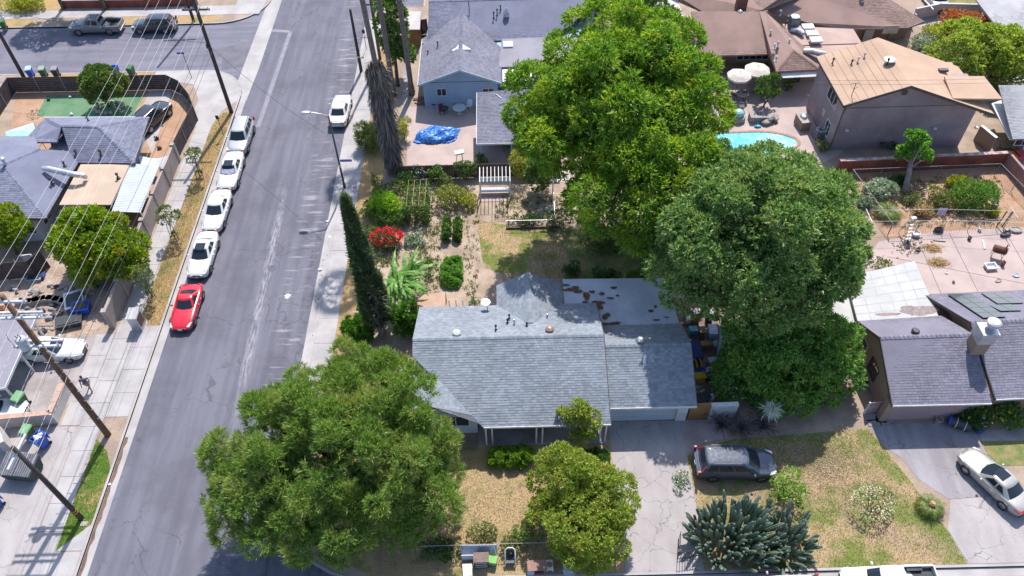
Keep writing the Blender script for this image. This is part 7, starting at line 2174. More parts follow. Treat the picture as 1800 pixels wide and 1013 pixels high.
for z, dx, od in ((8.2, -.25, "highest"), (7.4, .1, "middle"), (6.9, .2, "lowest")):
 wire(od + " dark phone cable strung along the left pavement poles", (bB.x + dx, bB.y, z), (bC.x + dx, bC.y, z), .5, .016, CABLEM, "phone cables along the left poles")
 wire(od + " grey cable from the shorter banded pole to the tall brown pole", (bA.x + dx, bA.y, z + .2), (bB.x + dx, bB.y, z), .15, .012, WIREM, "cables of the banded pole")
wire("thin dark service cable crossing above the road from the corner pole", (bC.x, bC.y, 7.4), (-14.5, 51.5, 7.2), .6, .016, CABLEM)
wire("dark cable along the side street between far left pole and corner pole", (bE.x, bE.y, 8.0), (bC.x, bC.y, 7.6), .4, .018, CABLEM)
for k, z in enumerate((9.0, 9.4)):
 wire(("lower", "upper")[k] + " dark overhead cable crossing in front of the two storey house", (16, 55.2, z - .3), (62, 55.0, z), .8, .011, CABLEM, "cables before the two storey house")
# street lamp
lb = at(606, 330)
sl = thing("street_lamp", "slim dark street lamp with curved arm over the main road", "street lamp", (lb.x, lb.y, 0))
lamp_h = 7.7
MB().tube([(lb.x, lb.y, -.1), (lb.x, lb.y, .5), (lb.x, lb.y, lamp_h)], [.15, .10, .065], 10).build("pole", mat("lamp_green", (0.06, 0.075, 0.085), (0.09, 0.1, 0.11), 4), sl, smooth=True)
ltop = at(537, 200, lamp_h + .35)
MB().tube([(lb.x, lb.y, lamp_h - .15), (lb.x - .5, lb.y, lamp_h + .2), (lb.x - 1.3, lb.y, lamp_h + .4), (ltop.x + .3, lb.y, lamp_h + .42)], [.05, .045, .04, .04], 8).build("arm", GALV, sl, smooth=True)
hd = MB().ball((ltop.x, lb.y, lamp_h + .4), (.42, .2, .1), 12, 6).build("lamp_head", GALV, sl, smooth=True)
MB().ball((ltop.x - .08, lb.y, lamp_h + .34), (.28, .15, .09), 10, 5).build("lens", LENS, hd, smooth=True)
MB().box((lb.x + .62, lb.y, 3.05), (1.0, .04, .24)).build("street_sign", SIGNB, sl)
MB().box((lb.x + .02, lb.y - .12, 2.55), (.16, .1, .3)).build("junction_box", GALV, sl)
def signpost(label, px, py, h, plate, m, dx=0.0):
 b = at(px, py)
 r = thing("sign_post", label, "sign", (b.x, b.y, 0))
 MB().tube([(b.x, b.y, -.1), (b.x, b.y, h)], .032, 6).build("post", BLACKM, r)
 MB().box((b.x + dx, b.y - .04, h - plate[1] / 2), (plate[0], .03, plate[1])).build("plate", m, r)
 return r
sp = signpost("blue street name sign on a thin post at the concrete corner", 337, 137, 3.0, (.75, .2), SIGNB, -.2)
signpost("thin dark sign post on the small corner verge", 393, 238, 2.3, (.3, .42), BLACKM)
signpost("blue street name sign at the far right corner of the main road", 650, 48, 2.8, (.85, .22), SIGNB, .0)
signpost("small dark parking sign post at the right kerb near the cut off pole", 644, 86, 2.3, (.3, .45), BLACKM)
SIGNRED = paint("stop_red", (0.5, 0.01, 0.02), .4)
# ------------------------------------------------------------------ bins, cabinet, dumpster
def bin_(label, px, py, m, rz=0.0, lid=None, open_=False, k=1.0, z=0.03):
 b = at(px, py)
 r = thing("wheelie_bin", label, "bin", (b.x, b.y, z), rz, "wheelie bins")
 w, d, h = .58 * k, .68 * k, 1.0 * k
 mb = MB()
 lo, hi = .72, 1.0
 vs = []
 for zz, s in ((.06, lo), (h, hi), (h, hi - .1), (.16, lo - .1)):
  vs += [(-w / 2 * s, -d / 2 * s, zz), (w / 2 * s, -d / 2 * s, zz), (w / 2 * s, d / 2 * s, zz), (-w / 2 * s, d / 2 * s, zz)]
 fs = [(3, 2, 1, 0)]
 for L_ in range(3):
  fs += [(L_ * 4 + i, L_ * 4 + (i + 1) % 4, L_ * 4 + 4 + (i + 1) % 4, L_ * 4 + 4 + i) for i in range(4)]
 fs.append((12, 13, 14, 15))
 mb.add(vs, fs)
 mb.build("body", m, r, local=True)
 ld = MB()
 if open_:
  ld.box((0, d / 2 + .06, h - .35), (w, .05, .66))
 else:
  ld.add([(-w / 2 - .02, -d / 2 - .03, h + .005), (w / 2 + .02, -d / 2 - .03, h + .005), (w / 2 + .02, d / 2 + .03, h + .005), (-w / 2 - .02, d / 2 + .03, h + .005),
    (-w / 2 + .04, -d / 2 + .04, h + .075), (w / 2 - .04, -d / 2 + .04, h + .075), (w / 2 - .04, d / 2 + .02, h + .11), (-w / 2 + .04, d / 2 + .02, h + .11)], H6)
 ld.build("lid", lid or m, r, local=True)
 MB().tube([(-w / 2 + .08, d / 2 + .08, h - .04), (w / 2 - .08, d / 2 + .08, h - .04)], .018, 6).build("handle", lid or m, r, local=True)
 for sx in (-1, 1):
  MB().tube([(sx * (w / 2 - .06) - .03, d / 2 - .08, .12), (sx * (w / 2 - .06) + .03, d / 2 - .08, .12)], .12, 10).build("wheel", RUBBER, r, local=True)
 return r
bin_("blue bin with pale lid, leftmost of three at the side street kerb", 57, 136, BLUEP, .2, mat("pale_blue_lid", (0.45, 0.55, 0.7), (0.35, 0.48, 0.66), 3, aniso="obj"))
bin_("green bin between the blue and the dark one at the side street kerb", 80, 136, GREENP, .15, mat("pale_green_lid", (0.3, 0.38, 0.32), (0.24, 0.33, 0.27), 3, aniso="obj"))
bin_("dark grey bin, rightmost of three at the side street kerb", 102, 136, BLACKPL, .1, mat("grey_lid", (0.3, 0.31, 0.35), (0.22, 0.23, 0.26), 3, aniso="obj"))
bin_("dark open bin behind the round tree", 188, 133, BLACKPL, 0, None, True)
bin_("bright blue open bin behind the round tree", 206, 133, BLUEP, .1, None, True)
bin_("dark green bin standing right of the blue open bin", 234, 134, GREENP, -.2)
bin_("green bin on the far pavement at the top left", 10, 52, GREENP, .3)
bin_("green bin with pale green lid in the left court", 44, 714, GREENP, -.3, mat("light_green_lid", (0.16, 0.34, 0.16), (0.2, 0.38, 0.2), 3, aniso="obj"), k=1.15)
bin_("blue bin heaped with white rubbish at the dumpster court", 79, 784, BLUEP, -.4, None, True, k=1.15)
rg = random.Random(12)
c = at(79, 784)
tr_ = MB()
for i in range(9):
 tr_.ball((c.x + rg.uniform(-.22, .22), c.y + rg.uniform(-.25, .25), 1.12 + rg.uniform(-.05, .1)), rg.uniform(.09, .15), 7, 4, .25, rg)
tag(tr_.build("rubbish_bags", PLASTICW), "white rubbish heaped on the open blue bin", "rubbish")
bin_("green lidded bin behind the blue rubbish bin", 57, 770, GREENP, -.2, mat("light_green_lid", (0.16, 0.34, 0.16)), k=1.05)
bin_("blue bin cut by the left edge near the bottom", -4, 892, BLUEP, -.4, None, True, k=1.2)
c = at(46, 832)
dp = thing("dumpster", "dark dumpster with ribbed grey lids beside the low stucco wall", "dumpster", (c.x, c.y, .02), -.12)
MB().add([(-.95, -.6, .1), (.95, -.6, .1), (.95, .6, .1), (-.95, .6, .1), (-1.1, -.75, 1.0), (1.1, -.75, 1.0), (1.1, .75, 1.2), (-1.1, .75, 1.2)], H6).build("body", mat("dumpster_green", (0.03, 0.06, 0.055), (0.05, 0.08, 0.075), 3, aniso="obj"), dp, local=True)
for sx in (-1, 1):
 ld = MB()
 for k in range(7):
  x = sx * .55 - .45 + k * .15
  ld.add([(x - .07, -.78, 1.03), (x + .07, -.78, 1.03), (x + .07, .78, 1.24), (x - .07, .78, 1.24), (x - .05, -.76, 1.10), (x + .05, -.76, 1.10), (x + .05, .76, 1.31), (x - .05, .76, 1.31)], H6)
 ld.build("lid", mat("lid_grey", (0.13, 0.13, 0.15), (0.18, 0.18, 0.21), 3, aniso="obj"), dp, local=True, kind="stuff")
 MB().tube([(sx * .8, -.3, .05), (sx * .88, -.3, .05)], .1, 8).build("caster", RUBBER, dp, local=True)
c = at(246, 574)
cb_ = thing("utility_cabinet", "grey metal utility cabinet with sloping lid in the verge", "cabinet", (c.x, c.y, 0), 0)
MB().box((0, 0, .72), (.72, .95, 1.5)).build("body", GALV, cb_, local=True, bevel=.02)
MB().add([(-.42, -.55, 1.48), (.42, -.55, 1.48), (.42, .55, 1.48), (-.42, .55, 1.48), (-.40, -.53, 1.52), (.40, -.53, 1.52), (.40, .53, 1.62), (-.40, .53, 1.62)], H6).build("lid", mat("cabinet_top", (0.52, 0.5, 0.5), (0.42, 0.4, 0.4), 2, aniso="obj"), cb_, local=True)
MB().box((.37, 0, .85), (.03, .75, .9)).build("door", mat("cabinet_door", (0.16, 0.09, 0.085), (0.12, 0.07, 0.07), 3, aniso="obj"), cb_, local=True)
MB().box((0, 0, -.02), (.95, 1.2, .1)).build("plinth", CONC, cb_, local=True)
c = at(216, 137)
hy = thing("fire_hydrant", "small yellow fire hydrant beside the dark green bin", "hydrant", (c.x, c.y, 0))
MB().lathe((c.x, c.y, 0), [(.16, 0), (.16, .05), (.11, .08), (.11, .5), (.15, .52), (.14, .62), (.06, .72), (.02, .75)], 12).build("barrel", YELLOWP, hy)
for sx in (-1, 1):
 MB().tube([(c.x, c.y, .42), (c.x + sx * .2, c.y, .42)], .06, 8).build("nozzle", YELLOWP, hy)
# ------------------------------------------------------------------ the walker
def person(label, px, py, head_to):
 b = at(px, py)
 root = thing("person", label, "person", (b.x, b.y, .03), head_to)
 SKIN = mat("skin", (0.42, 0.26, 0.19), (0.38, 0.23, 0.17), 6, aniso="obj", rough=.6)
 SHIRT = mat("blue_shirt", (0.035, 0.10, 0.28), (0.03, 0.08, 0.22), 5, aniso="obj")
 SHORTS = mat("tan_shorts", (0.33, 0.25, 0.18), (0.28, 0.21, 0.15), 5, aniso="obj")
 HAIR = mat("dark_hair", (0.02, 0.017, 0.015), (0.03, 0.025, 0.02), 8, aniso="obj")
 SHOE = mat("dark_shoe", (0.03, 0.03, 0.04), (0.05, 0.05, 0.06), 8, aniso="obj")
 def skin(name, verts, edges, radii, m, sub=2):
  me = bpy.data.meshes.new(name)
  me.from_pydata(verts, edges, [])
  me.materials.append(m)
  o = bpy.data.objects.new(name, me)
  COL.objects.link(o)
  o.parent = root
  sk = o.modifiers.new("skin", "SKIN")
  for i, v in enumerate(me.skin_vertices[0].data):
   v.radius = radii[i] if isinstance(radii[i], tuple) else (radii[i], radii[i])
   v.use_root = i == 0
  ss = o.modifiers.new("smooth", "SUBSURF")
  ss.levels = ss.render_levels = sub
  return o
 # x = walking direction; mid-stride
 V = [(0, 0, .92), (0, 0, 1.08), (.02, 0, 1.25), (.04, 0, 1.42), (.06, 0, 1.5), (.08, 0, 1.58), (.10, 0, 1.66), (.10, 0, 1.74),
   (.0, .10, .88), (.14, .10, .50), (.20, .10, .10), (.31, .10, .05),
   (.0, -.10, .88), (-.06, -.10, .50), (-.30, -.10, .14), (-.22, -.10, .05),
   (.04, .20, 1.40), (-.08, .25, 1.13), (-.02, .26, .90), (.03, .26, .82),
   (.04, -.20, 1.40), (.12, -.25, 1.13), (.30, -.25, .96), (.37, -.24, .93)]
 E_ = [(0, 1), (1, 2), (2, 3), (3, 4), (4, 5), (5, 6), (6, 7), (0, 8), (8, 9), (9, 10), (10, 11), (0, 12), (12, 13), (13, 14), (14, 15), (3, 16), (16, 17), (17, 18), (18, 19), (3, 20), (20, 21), (21, 22), (22, 23)]
 R_ = [(.13, .15), (.12, .14), (.12, .16), (.11, .16), (.06, .06), (.055, .055), (.09, .08), (.075, .07), .09, .065, .045, .035, .09, .065, .045, .035, .06, .045, .035, .03, .06, .045, .035, .03]
 skin("body", V, E_, R_, SKIN)
 skin("shirt", [(0, 0, .93), (0, 0, 1.08), (.02, 0, 1.25), (.04, 0, 1.43), (.04, .20, 1.41), (-.05, .25, 1.2), (.04, -.20, 1.41), (.10, -.25, 1.2)],
   [(0, 1), (1, 2), (2, 3), (3, 4), (4, 5), (3, 6), (6, 7)], [(.15, .17), (.14, .16), (.14, .18), (.12, .17), .075, .068, .075, .068], SHIRT)
 skin("shorts", [(0, 0, .95), (0, .10, .86), (.09, .10, .56), (0, -.10, .86), (-.05, -.10, .56)], [(0, 1), (1, 2), (0, 3), (3, 4)], [(.145, .16), .11, .095, .11, .095], SHORTS)
 MB().ball((.085, 0, 1.735), (.105, .092, .085), 12, 7).build("hair", HAIR, root, local=True, smooth=True)
 MB().ball((.20, 0, 1.66), (.02, .014, .022), 6, 4).build("nose", SKIN, root, local=True)
 for sy in (-1, 1):
  MB().ball((.185, sy * .03, 1.69), .012, 6, 4).build("eye", HAIR, root, local=True)
  MB().ball((.09, sy * .088, 1.67), (.02, .012, .03), 6, 4).build("ear", SKIN, root, local=True)
 for (x, y, z), (x2, y2, z2) in (((.19, .10, .06), (.36, .10, .045)), ((-.32, -.10, .11), (-.19, -.10, .045))):
  MB().tube([(x - .03, y, z), (x + (x2 - x) * .4, y, z + .01), (x2, y2, z2)], [.045, .052, .035], 8).build("shoe", SHOE, root, local=True, smooth=True)
 for (hx, hy_, hz), sg in (((.03, .26, .80), 1), ((.38, -.24, .925), -1)):
  d = Vector((.1, 0, -1)).normalized() if sg > 0 else Vector((1, 0, -.15)).normalized()
  s_ = Vector((1, 0, 0)) if sg > 0 else Vector((0, 0, 1))
  for k in range(4):
   o = s_ * (.022 * (k - 1.5))
   L = (.062, .07, .066, .052)[k]
   q = Vector((hx, hy_, hz)) + o
   MB().tube([q - d * .02, q + d * L * .5, q + d * L + Vector((0, -sg * .015, 0))], [.011, .010, .008], 6).build("finger", SKIN, root, local=True)
  q = Vector((hx, hy_, hz)) + s_ * .03 - d * .02
  MB().tube([q - d * .02, q + s_ * .025 + d * .015, q + s_ * .03 + d * .045], [.013, .011, .008], 6).build("thumb", SKIN, root, local=True)
 return root
person("person in blue shirt and tan shorts walking on the left pavement", 160, 686, radians(-72))
# ------------------------------------------------------------------ corner yard
c = at(65, 205)
bk = thing("bicycle", "dark bicycle lying against the edge of the green turf", "bicycle", (c.x, c.y, .3), .5)
bk.scale = (.85, .85, .85)
for x in (-.52, .52):
 w = MB()
 pts = [(x + .33 * cos(t), 0, .33 * sin(t)) for t in [2 * pi * k / 16 for k in range(17)]]
 w.tube(pts, .016, 5, False)
 w = w.build("wheel", BLACKM, bk, local=True)
fr = MB()
for a, b in (((-.52, 0, 0), (-.15, 0, .45)), ((-.52, 0, 0), (-.05, 0, 0)), ((-.05, 0, 0), (-.15, 0, .45)), ((-.05, 0, 0), (.38, 0, .45)), ((-.15, 0, .45), (.38, 0, .45)), ((.38, 0, .5), (.52, 0, 0))):
 fr.tube([a, b], .02, 5)
fr.build("frame", GREENP, bk, local=True)
MB().box((-.17, 0, .52), (.24, .12, .06)).build("saddle", BLACKM, bk, local=True)
MB().tube([(.36, -.28, .58), (.38, 0, .54), (.36, .28, .58)], .018, 5).build("handlebar", BLACKM, bk, local=True)
cs = [at(9, 232, 2.2), at(58, 216, 2.2), at(66, 236, 2.2), at(16, 253, 2.2)]
cn = thing("canopy", "pale teal fabric canopy beside the corner house roof", "canopy", (cs[0].x, cs[0].y, 0))
mid = (cs[0] + cs[1] + cs[2] + cs[3]) / 4 + Vector((0, 0, .35))
cm_ = MB()
for i in range(4):
 cm_.add([cs[i], cs[(i + 1) % 4], mid], [(0, 1, 2)])
 cm_.add([cs[i], cs[(i + 1) % 4], cs[(i + 1) % 4] - Vector((0, 0, .2)), cs[i] - Vector((0, 0, .2))], [(0, 1, 2, 3)])
cm_.build("fabric", TEAL, cn)
for q in cs:
 MB().tube([(q.x, q.y, 0), tuple(q)], .03, 6).build("post", GALV, cn)
c = at(192, 190)
ring = thing("stone_ring", "ring of grey stones around the round clipped tree", "stone ring", (c.x, c.y, 0))
for k in range(16):
 a = 2 * pi * k / 16
 MB().ball((c.x + 1.25 * cos(a), c.y + .95 * sin(a), .1), (.22, .2, .16), 7, 4, .2, rg).build("stone", ROCKM, ring)
for i, (px, py, m, s, lab) in enumerate(((86, 177, BLACKM, .3, "small black toy on the turf edge"), (124, 172, PLASTICW, .25, "small white toy on the green turf"), (127, 203, PLASTICW, .3, "white plastic bit on the turf by the roof"),
           (276, 245, BLACKM, .4, "dark barbecue kettle beside the corner house wall"), (281, 262, CARD, .4, "brown crate beside the corner house wall"))):
 p = at(px, py)
 o = MB().ball((p.x, p.y, s * .45), (s * .6, s * .45, s * .5), 8, 5, .15, rg).tube([(p.x, p.y, 0), (p.x, p.y, s * .5)], .05, 5)
 r = thing("yard_item", lab, "yard item", (p.x, p.y, 0))
 o.build("body", m, r)
# white fabric sail between house and wall
q = [at(243, 272, 1.7), at(292, 274, 1.7), at(285, 292, 1.5), at(247, 292, 1.5)]
sa = MB()
for i in range(8):
 for j in range(3):
  def fpt(u, v):
   p_ = (q[0].lerp(q[1], u)).lerp(q[3].lerp(q[2], u), v)
   return p_ - Vector((0, 0, .9 * 4 * u * (1 - u) * .4))
  sa.add([fpt(i / 8, j / 3), fpt((i + 1) / 8, j / 3), fpt((i + 1) / 8, (j + 1) / 3), fpt(i / 8, (j + 1) / 3)], [(0, 1, 2, 3)])
tag(sa.build("shade_sail", mat("sail_cloth", (0.6, 0.62, 0.7), (0.55, 0.57, 0.65), 2)), "pale sagging cloth between corner house and stucco wall", "cloth")
# rubble yard at the left
rb = thing("rubble_heap", "heap of broken stones and scrap beside the citrus tree", "rubble", tuple(at(110, 545)))
for i in range(70):
 px, py = rg.uniform(20, 165), rg.uniform(500, 585)
 if px + (py - 500) * .8 > 190:
  continue
 p = at(px, py)
 s = rg.uniform(.12, .42)
 MB().ball((p.x, p.y, s * .3), (s, s * rg.uniform(.5, .9), s * .6), 7, 4, .3, rg).build("stone", rg.choice((ROCKM, ROCKM, W_WALL, BLACKPL)), rb)
lw_ = MB()
pl = [at(30 + 12 * k, 532 + 3 * sin(k)) for k in range(11)]
masonry("stone_kerb", "low broken dark stone retaining edge across the rubble yard", [tuple(v[:2]) for v in pl], .45, .5, ROCKM)
for i, (px, py, d, m, rz, lab) in enumerate(((125, 570, (1.9, 1.1, .5), BLACKPL, .3, "dark wheelbarrow shaped scrap beside the stucco wall end"), (147, 548, (1.3, 1.0, .7), BLUEP, .2, "blue crate among the scrap near the wall end"),
            (135, 535, (1.4, 1.8, .6), GALV, .4, "grey metal frame among the scrap"), (60, 470, (.8, .1, 1.4), TRIM, .2, "white board leaning near the dark yard fence"),
            (62, 492, (1.2, .6, .3), GALV, .1, "pale metal trough at the foot of the yard fence"), (75, 488, (.5, .5, .35), BLUEP, .1, "small blue tub near the yard fence"),
            (5, 545, (.5, .4, .3), mat("orange_plastic", (0.7, 0.2, 0.03)), .1, "small orange crate at the left edge"))):
 p = at(px, py)
 r = thing("scrap", lab, "scrap", (p.x, p.y, 0), rz)
 MB().add([(-d[0] * .4, -d[1] * .4, 0), (d[0] * .4, -d[1] * .4, 0), (d[0] * .4, d[1] * .4, 0), (-d[0] * .4, d[1] * .4, 0), (-d[0] / 2, -d[1] / 2, d[2]), (d[0] / 2, -d[1] / 2, d[2]), (d[0] / 2, d[1] / 2, d[2]), (-d[0] / 2, d[1] / 2, d[2] * 1.1)], H6).build("body", m, r, local=True)
 MB().box((0, 0, d[2] * 1.02), (d[0] * .8, d[1] * .7, .08)).build("top", BLACKPL if m is not TRIM else TRIM, r, local=True)
# long white pipes lying on the rubble (ladder like rack)
rk = thing("pipe_rack", "pale metal ladder rack lying over the rubble at the left", "rack", tuple(at(40, 555)))
for py in (552, 558):
 a, b = at(-10, py + 4, .8), at(92, py, .8)
 MB().tube([a, b], .05, 6).build("rail", ARM, rk)
for k in range(8):
 a, b = at(-5 + k * 13, 556, .8), at(-5 + k * 13, 552, .8)
 MB().tube([a, b], .03, 5).build("rung", ARM, rk)
for px in (0, 85):
 a = at(px, 556, .8)
 MB().tube([(a.x, a.y, 0), tuple(a)], .04, 5).build("leg", ARM, rk)
# ------------------------------------------------------------------ blue house patio
ctr = at(768, 240)
tb = thing("tarp_pile", "bright blue tarpaulin crumpled over a heap on the concrete patio", "tarpaulin", (ctr.x, ctr.y, 0))
tm = MB()
rgn = random.Random(6)
N1, N2 = 26, 14
hgt = {}
for i in range(N1 + 1):
 for j in range(N2 + 1):
  u, v = i / N1 * 2 - 1, j / N2 * 2 - 1
  e = max(0, 1 - (abs(u) ** 2.4 + abs(v) ** 2.4))
  hgt[i, j] = (ctr.x + u * 1.95 + rgn.uniform(-.07, .07) + .25 * v, ctr.y + v * 1.15 * (1 - .25 * u * u) + rgn.uniform(-.07, .07), .05 + .75 * e ** .5 * (.8 + .25 * sin(u * 6) * cos(v * 5)) + rgn.uniform(0, .10))
tm.add([hgt[i, j] for i in range(N1 + 1) for j in range(N2 + 1)], [(i * (N2 + 1) + j, (i + 1) * (N2 + 1) + j, (i + 1) * (N2 + 1) + j + 1, i * (N2 + 1) + j + 1) for i in range(N1) for j in range(N2)])
tm.build("sheet", TARP, tb)
c = at(808, 200)
tbl = thing("patio_table", "round glass patio table on one leg by the blue house", "table", (c.x, c.y, 0))
MB().lathe((c.x, c.y, .70), [(.62, 0), (.65, .01), (.65, .035), (.62, .045)], 22).build("table_top", mat("frosted_glass", (0.55, 0.62, 0.62), (0.5, 0.57, 0.57), 3, rough=.2), tbl)
MB().lathe((c.x, c.y, 0), [(.25, 0), (.22, .04), (.035, .06), (.035, .7)], 12).build("leg", TRIM, tbl)
def chair(label, px, py, m, rz, group=None, h=.9):
 c = at(px, py)
 r = thing("garden_chair", label, "chair", (c.x, c.y, .012), rz, group)
 MB().box((0, 0, .43), (.5, .48, .04)).build("seat", m, r, local=True)
 MB().add([(-.25, .22, .45), (.25, .22, .45), (.25, .27, .45), (-.25, .27, .45), (-.23, .34, h), (.23, .34, h), (.23, .38, h), (-.23, .38, h)], H6).build("backrest", m, r, local=True)
 for x in (-.22, .22):
  for y in (-.2, .2):
   MB().tube([(x, y, 0), (x, y, .43)], .022, 5).build("leg", m, r, local=True)
  MB().box((x * 1.12, 0, .63), (.05, .45, .03)).build("armrest", m, r, local=True)
 return r
chair("white plastic chair beside the round glass table", 825, 192, PLASTICW, -.3)
chair("dark red chair left of the round glass table", 777, 200, mat("dark_red_paint", (0.22, 0.03, 0.04), (0.16, 0.03, 0.035), 4, aniso="obj"), .3)
c = at(783, 199)
br = thing("kettle_grill", "small dark barbecue on legs beside the dark red chair", "barbecue", (c.x, c.y, 0))
MB().ball((c.x, c.y, .6), (.36, .3, .2), 12, 6).build("bowl", BLACKM, br)
for a in (0.4, 2.5, 4.6):
 MB().tube([(c.x + .2 * cos(a), c.y + .2 * sin(a), .5), (c.x + .3 * cos(a), c.y + .3 * sin(a), 0)], .02, 5).build("leg", BLACKM, br)
c = at(808, 281)
st_ = thing("grill_stand", "white metal stand on thin legs on the concrete patio", "stand", (c.x, c.y, 0))
MB().box((c.x, c.y, .85), (.85, .5, .16), .3).build("top", PLASTICW, st_)
for dx, dy in ((-.3, -.15), (.3, -.15), (.3, .15), (-.3, .15)):
 MB().tube([(c.x + dx, c.y + dy, 0), (c.x + dx * .6, c.y + dy, .8)], .02, 5).build("leg", BLACKM, st_)
lg = thing("log_stack", "few cut logs beside the corner of the blue house", "logs", tuple(at(738, 182)))
for k in range(7):
 p = at(732 + k * 3, 176 + (k % 3) * 4)
 MB().tube([(p.x - .3, p.y, .12 + (k % 2) * .15), (p.x + .3, p.y + .1, .12 + (k % 2) * .15)], .11, 8).build("log", WOOD, lg)
c0 = [at(703, 52, 2.1), at(738, 52, 2.1), at(740, 20, 2.2), at(706, 20, 2.2)]
sh = thing("garden_shed", "brown wooden shed with pale flat roof behind the palm trunks", "shed", (c0[0].x, c0[0].y, 0))
MB().slab(c0, .1).build("roof", mat("shed_roof", (0.5, 0.47, 0.46), (0.42, 0.4, 0.4), 1), sh)
x0, x1, y0, y1 = c0[0].x + .12, c0[1].x - .12, c0[0].y + .12, c0[2].y - .1
for k in range(9):
 MB().box((x0 + (x1 - x0) * (k + .5) / 9, y0, 1.0), ((x1 - x0) / 9 - .015, .06, 2.0)).build("board", ORANGEWOOD, sh)
MB().prism([(x0, y0 + .05), (x1, y0 + .05), (x1, y1), (x0, y1)], 0, 2.0).build("wall", BRFENCE, sh)
# ------------------------------------------------------------------ vegetable garden, arbour
a0, a1 = at(846, 350), at(896, 350)
ab = thing("arbour", "white garden arbour with slatted roof and lattice bench", "arbour", ((a0.x + a1.x) / 2, a0.y, 0))
xw, yw, hz_ = (a1.x - a0.x) / 2 + .05, 1.1, 2.15
for x in (-xw, xw):
 for y in (-.1, yw):
  MB().box((x, y, hz_ / 2), (.1, .1, hz_)).build("post", TRIM, ab, local=True)
 MB().box((x, yw / 2 - .05, hz_ + .05), (.07, yw + .7, .12)).build("beam", TRIM, ab, local=True)
for k in range(9):
 MB().box((-xw + 2 * xw * k / 8, yw / 2 - .05, hz_ + .17), (.05, yw + .8, .10)).build("slat", TRIM, ab, local=True)
MB().box((0, yw - .1, 1.35), (2 * xw - .1, .04, .5)).build("back_panel", TRIM, ab, local=True)
lt = MB()
for k in range(16):
 x = -xw + .1 + (2 * xw - .2) * k / 15
 lt.tube([(x, yw - .16, .55), (x + .12, yw - .16, 1.05)], .015, 4)
 lt.tube([(x + .12, yw - .17, .55), (x, yw - .17, 1.05)], .015, 4)
lt.build("lattice", TRIM, ab, local=True, kind="stuff")
MB().box((0, yw - .45, .45), (2 * xw - .12, .55, .05)).build("bench_seat", TRIM, ab, local=True)
MB().box((0, .35, .02), (2 * xw, 1.5, .05)).build("floor_slab", PATIO, ab, local=True)
gp = thing("garden_pergola", "white post and rail pergola beside the ash tree", "pergola", tuple(at(972, 352)))
for px in (971, 1006):
 p = at(px, 352)
 MB().box((p.x, p.y, 1.1), (.1, .1, 2.2)).build("post", TRIM, gp)
p, p2 = at(971, 352), at(1006, 352)
MB().box(((p.x + p2.x) / 2, p.y, 2.25), (p2.x - p.x + .8, .08, .12)).build("beam", TRIM, gp)
for k in range(6):
 MB().box((p.x + (p2.x - p.x) * k / 5, p.y + .4, 2.36), (.05, 1.6, .1)).build("slat", TRIM, gp)
pk = at(938, 402)
e0, e1 = at(890, 403), at(986, 402)
tag(MB().box(((e0.x + e1.x) / 2, e0.y, .09), (e1.x - e0.x, .09, .22)).build("border_plank", BRFENCE), "long wooden border plank between bed and back lawn", "plank")
e0, e1 = at(811, 375), at(812, 430)
tag(MB().box((e0.x, (e0.y + e1.y) / 2, .05), (.08, e0.y - e1.y, .08)).build("border_pole", LM_STRAW), "thin pale pole lying along the bean rows", "pole")
c = at(660, 335)
tag(MB().tube([(c.x, c.y, 0), (c.x, c.y, 2.2)], .04, 6).tube([(c.x, c.y, .3), (c.x + .05, c.y - .35, .0)], .03, 5).build("garden_post", BARK_PALE), "pale post carrying a vine at the garden corner", "post")
q = [at(733, 519, 1.2), at(783, 513, 1.2), at(783, 539, 1.2), at(734, 543, 1.2)]
ls = thing("garden_shelter", "low shelter with flat tan roof behind the bungalow's left end", "shelter", (q[0].x, q[0].y, 0))
MB().slab(q, .07).build("roof", mat("tan_board", (0.48, 0.32, 0.24), (0.42, 0.28, 0.21), 1.5), ls)
for v in q:
 MB().box((v.x * .98 + (q[0].x + q[2].x) / 2 * .02, v.y, .57), (.08, .08, 1.14)).build("post", WOOD, ls)
for k in range(6):
 p = at(790 + k * 12, 538)
 if k == 0:
  pf = thing("picket_row", "row of short white pickets behind the bungalow's back eave", "pickets", (p.x, p.y, 0))
 MB().box((p.x, p.y, .35), (.07, .04, .75)).build("picket", TRIM, pf)
# ------------------------------------------------------------------ side yard between bungalow and thicket
def crate(label, px, py, d, m, rz=0.0, lid=None, cat="box", name="storage_box", z=0.02, parts=True):
 c = at(px, py, d[2] * .5 + z)
 r = thing(name, label, cat, (c.x, c.y, z), rz)
 MB().add([(-d[0] * .47, -d[1] * .47, 0), (d[0] * .47, -d[1] * .47, 0), (d[0] * .47, d[1] * .47, 0), (-d[0] * .47, d[1] * .47, 0), (-d[0] / 2, -d[1] / 2, d[2]), (d[0] / 2, -d[1] / 2, d[2]), (d[0] / 2, d[1] / 2, d[2]), (-d[0] / 2, d[1] / 2, d[2])], H6).build("body", m, r, local=True, bevel=.015)
 MB().box((0, 0, d[2] + .03), (d[0] + .04, d[1] + .04, .06)).build("lid", lid or m, r, local=True, bevel=.012)
 MB().box((0, -d[1] / 2 - .015, d[2] * .75), (d[0] * .3, .03, .05)).build("handle", lid or m, r, local=True)
 return r
OR_ = mat("orange_cloth", (0.62, 0.22, 0.08), (0.5, 0.17, 0.07), 4)
TURQ = mat("turquoise_plastic", (0.05, 0.30, 0.45), (0.06, 0.36, 0.5), 4, rough=.4)
PALEB = mat("pale_blue_plastic", (0.45, 0.55, 0.68), (0.38, 0.48, 0.62), 4, rough=.4)
crate("tall orange brown cupboard with pinkish top in the side yard", 1222, 556, (.62, .6, 1.0), ORANGEWOOD, .1, mat("pink_top", (0.62, 0.5, 0.58), (0.5, 0.4, 0.48), 5))
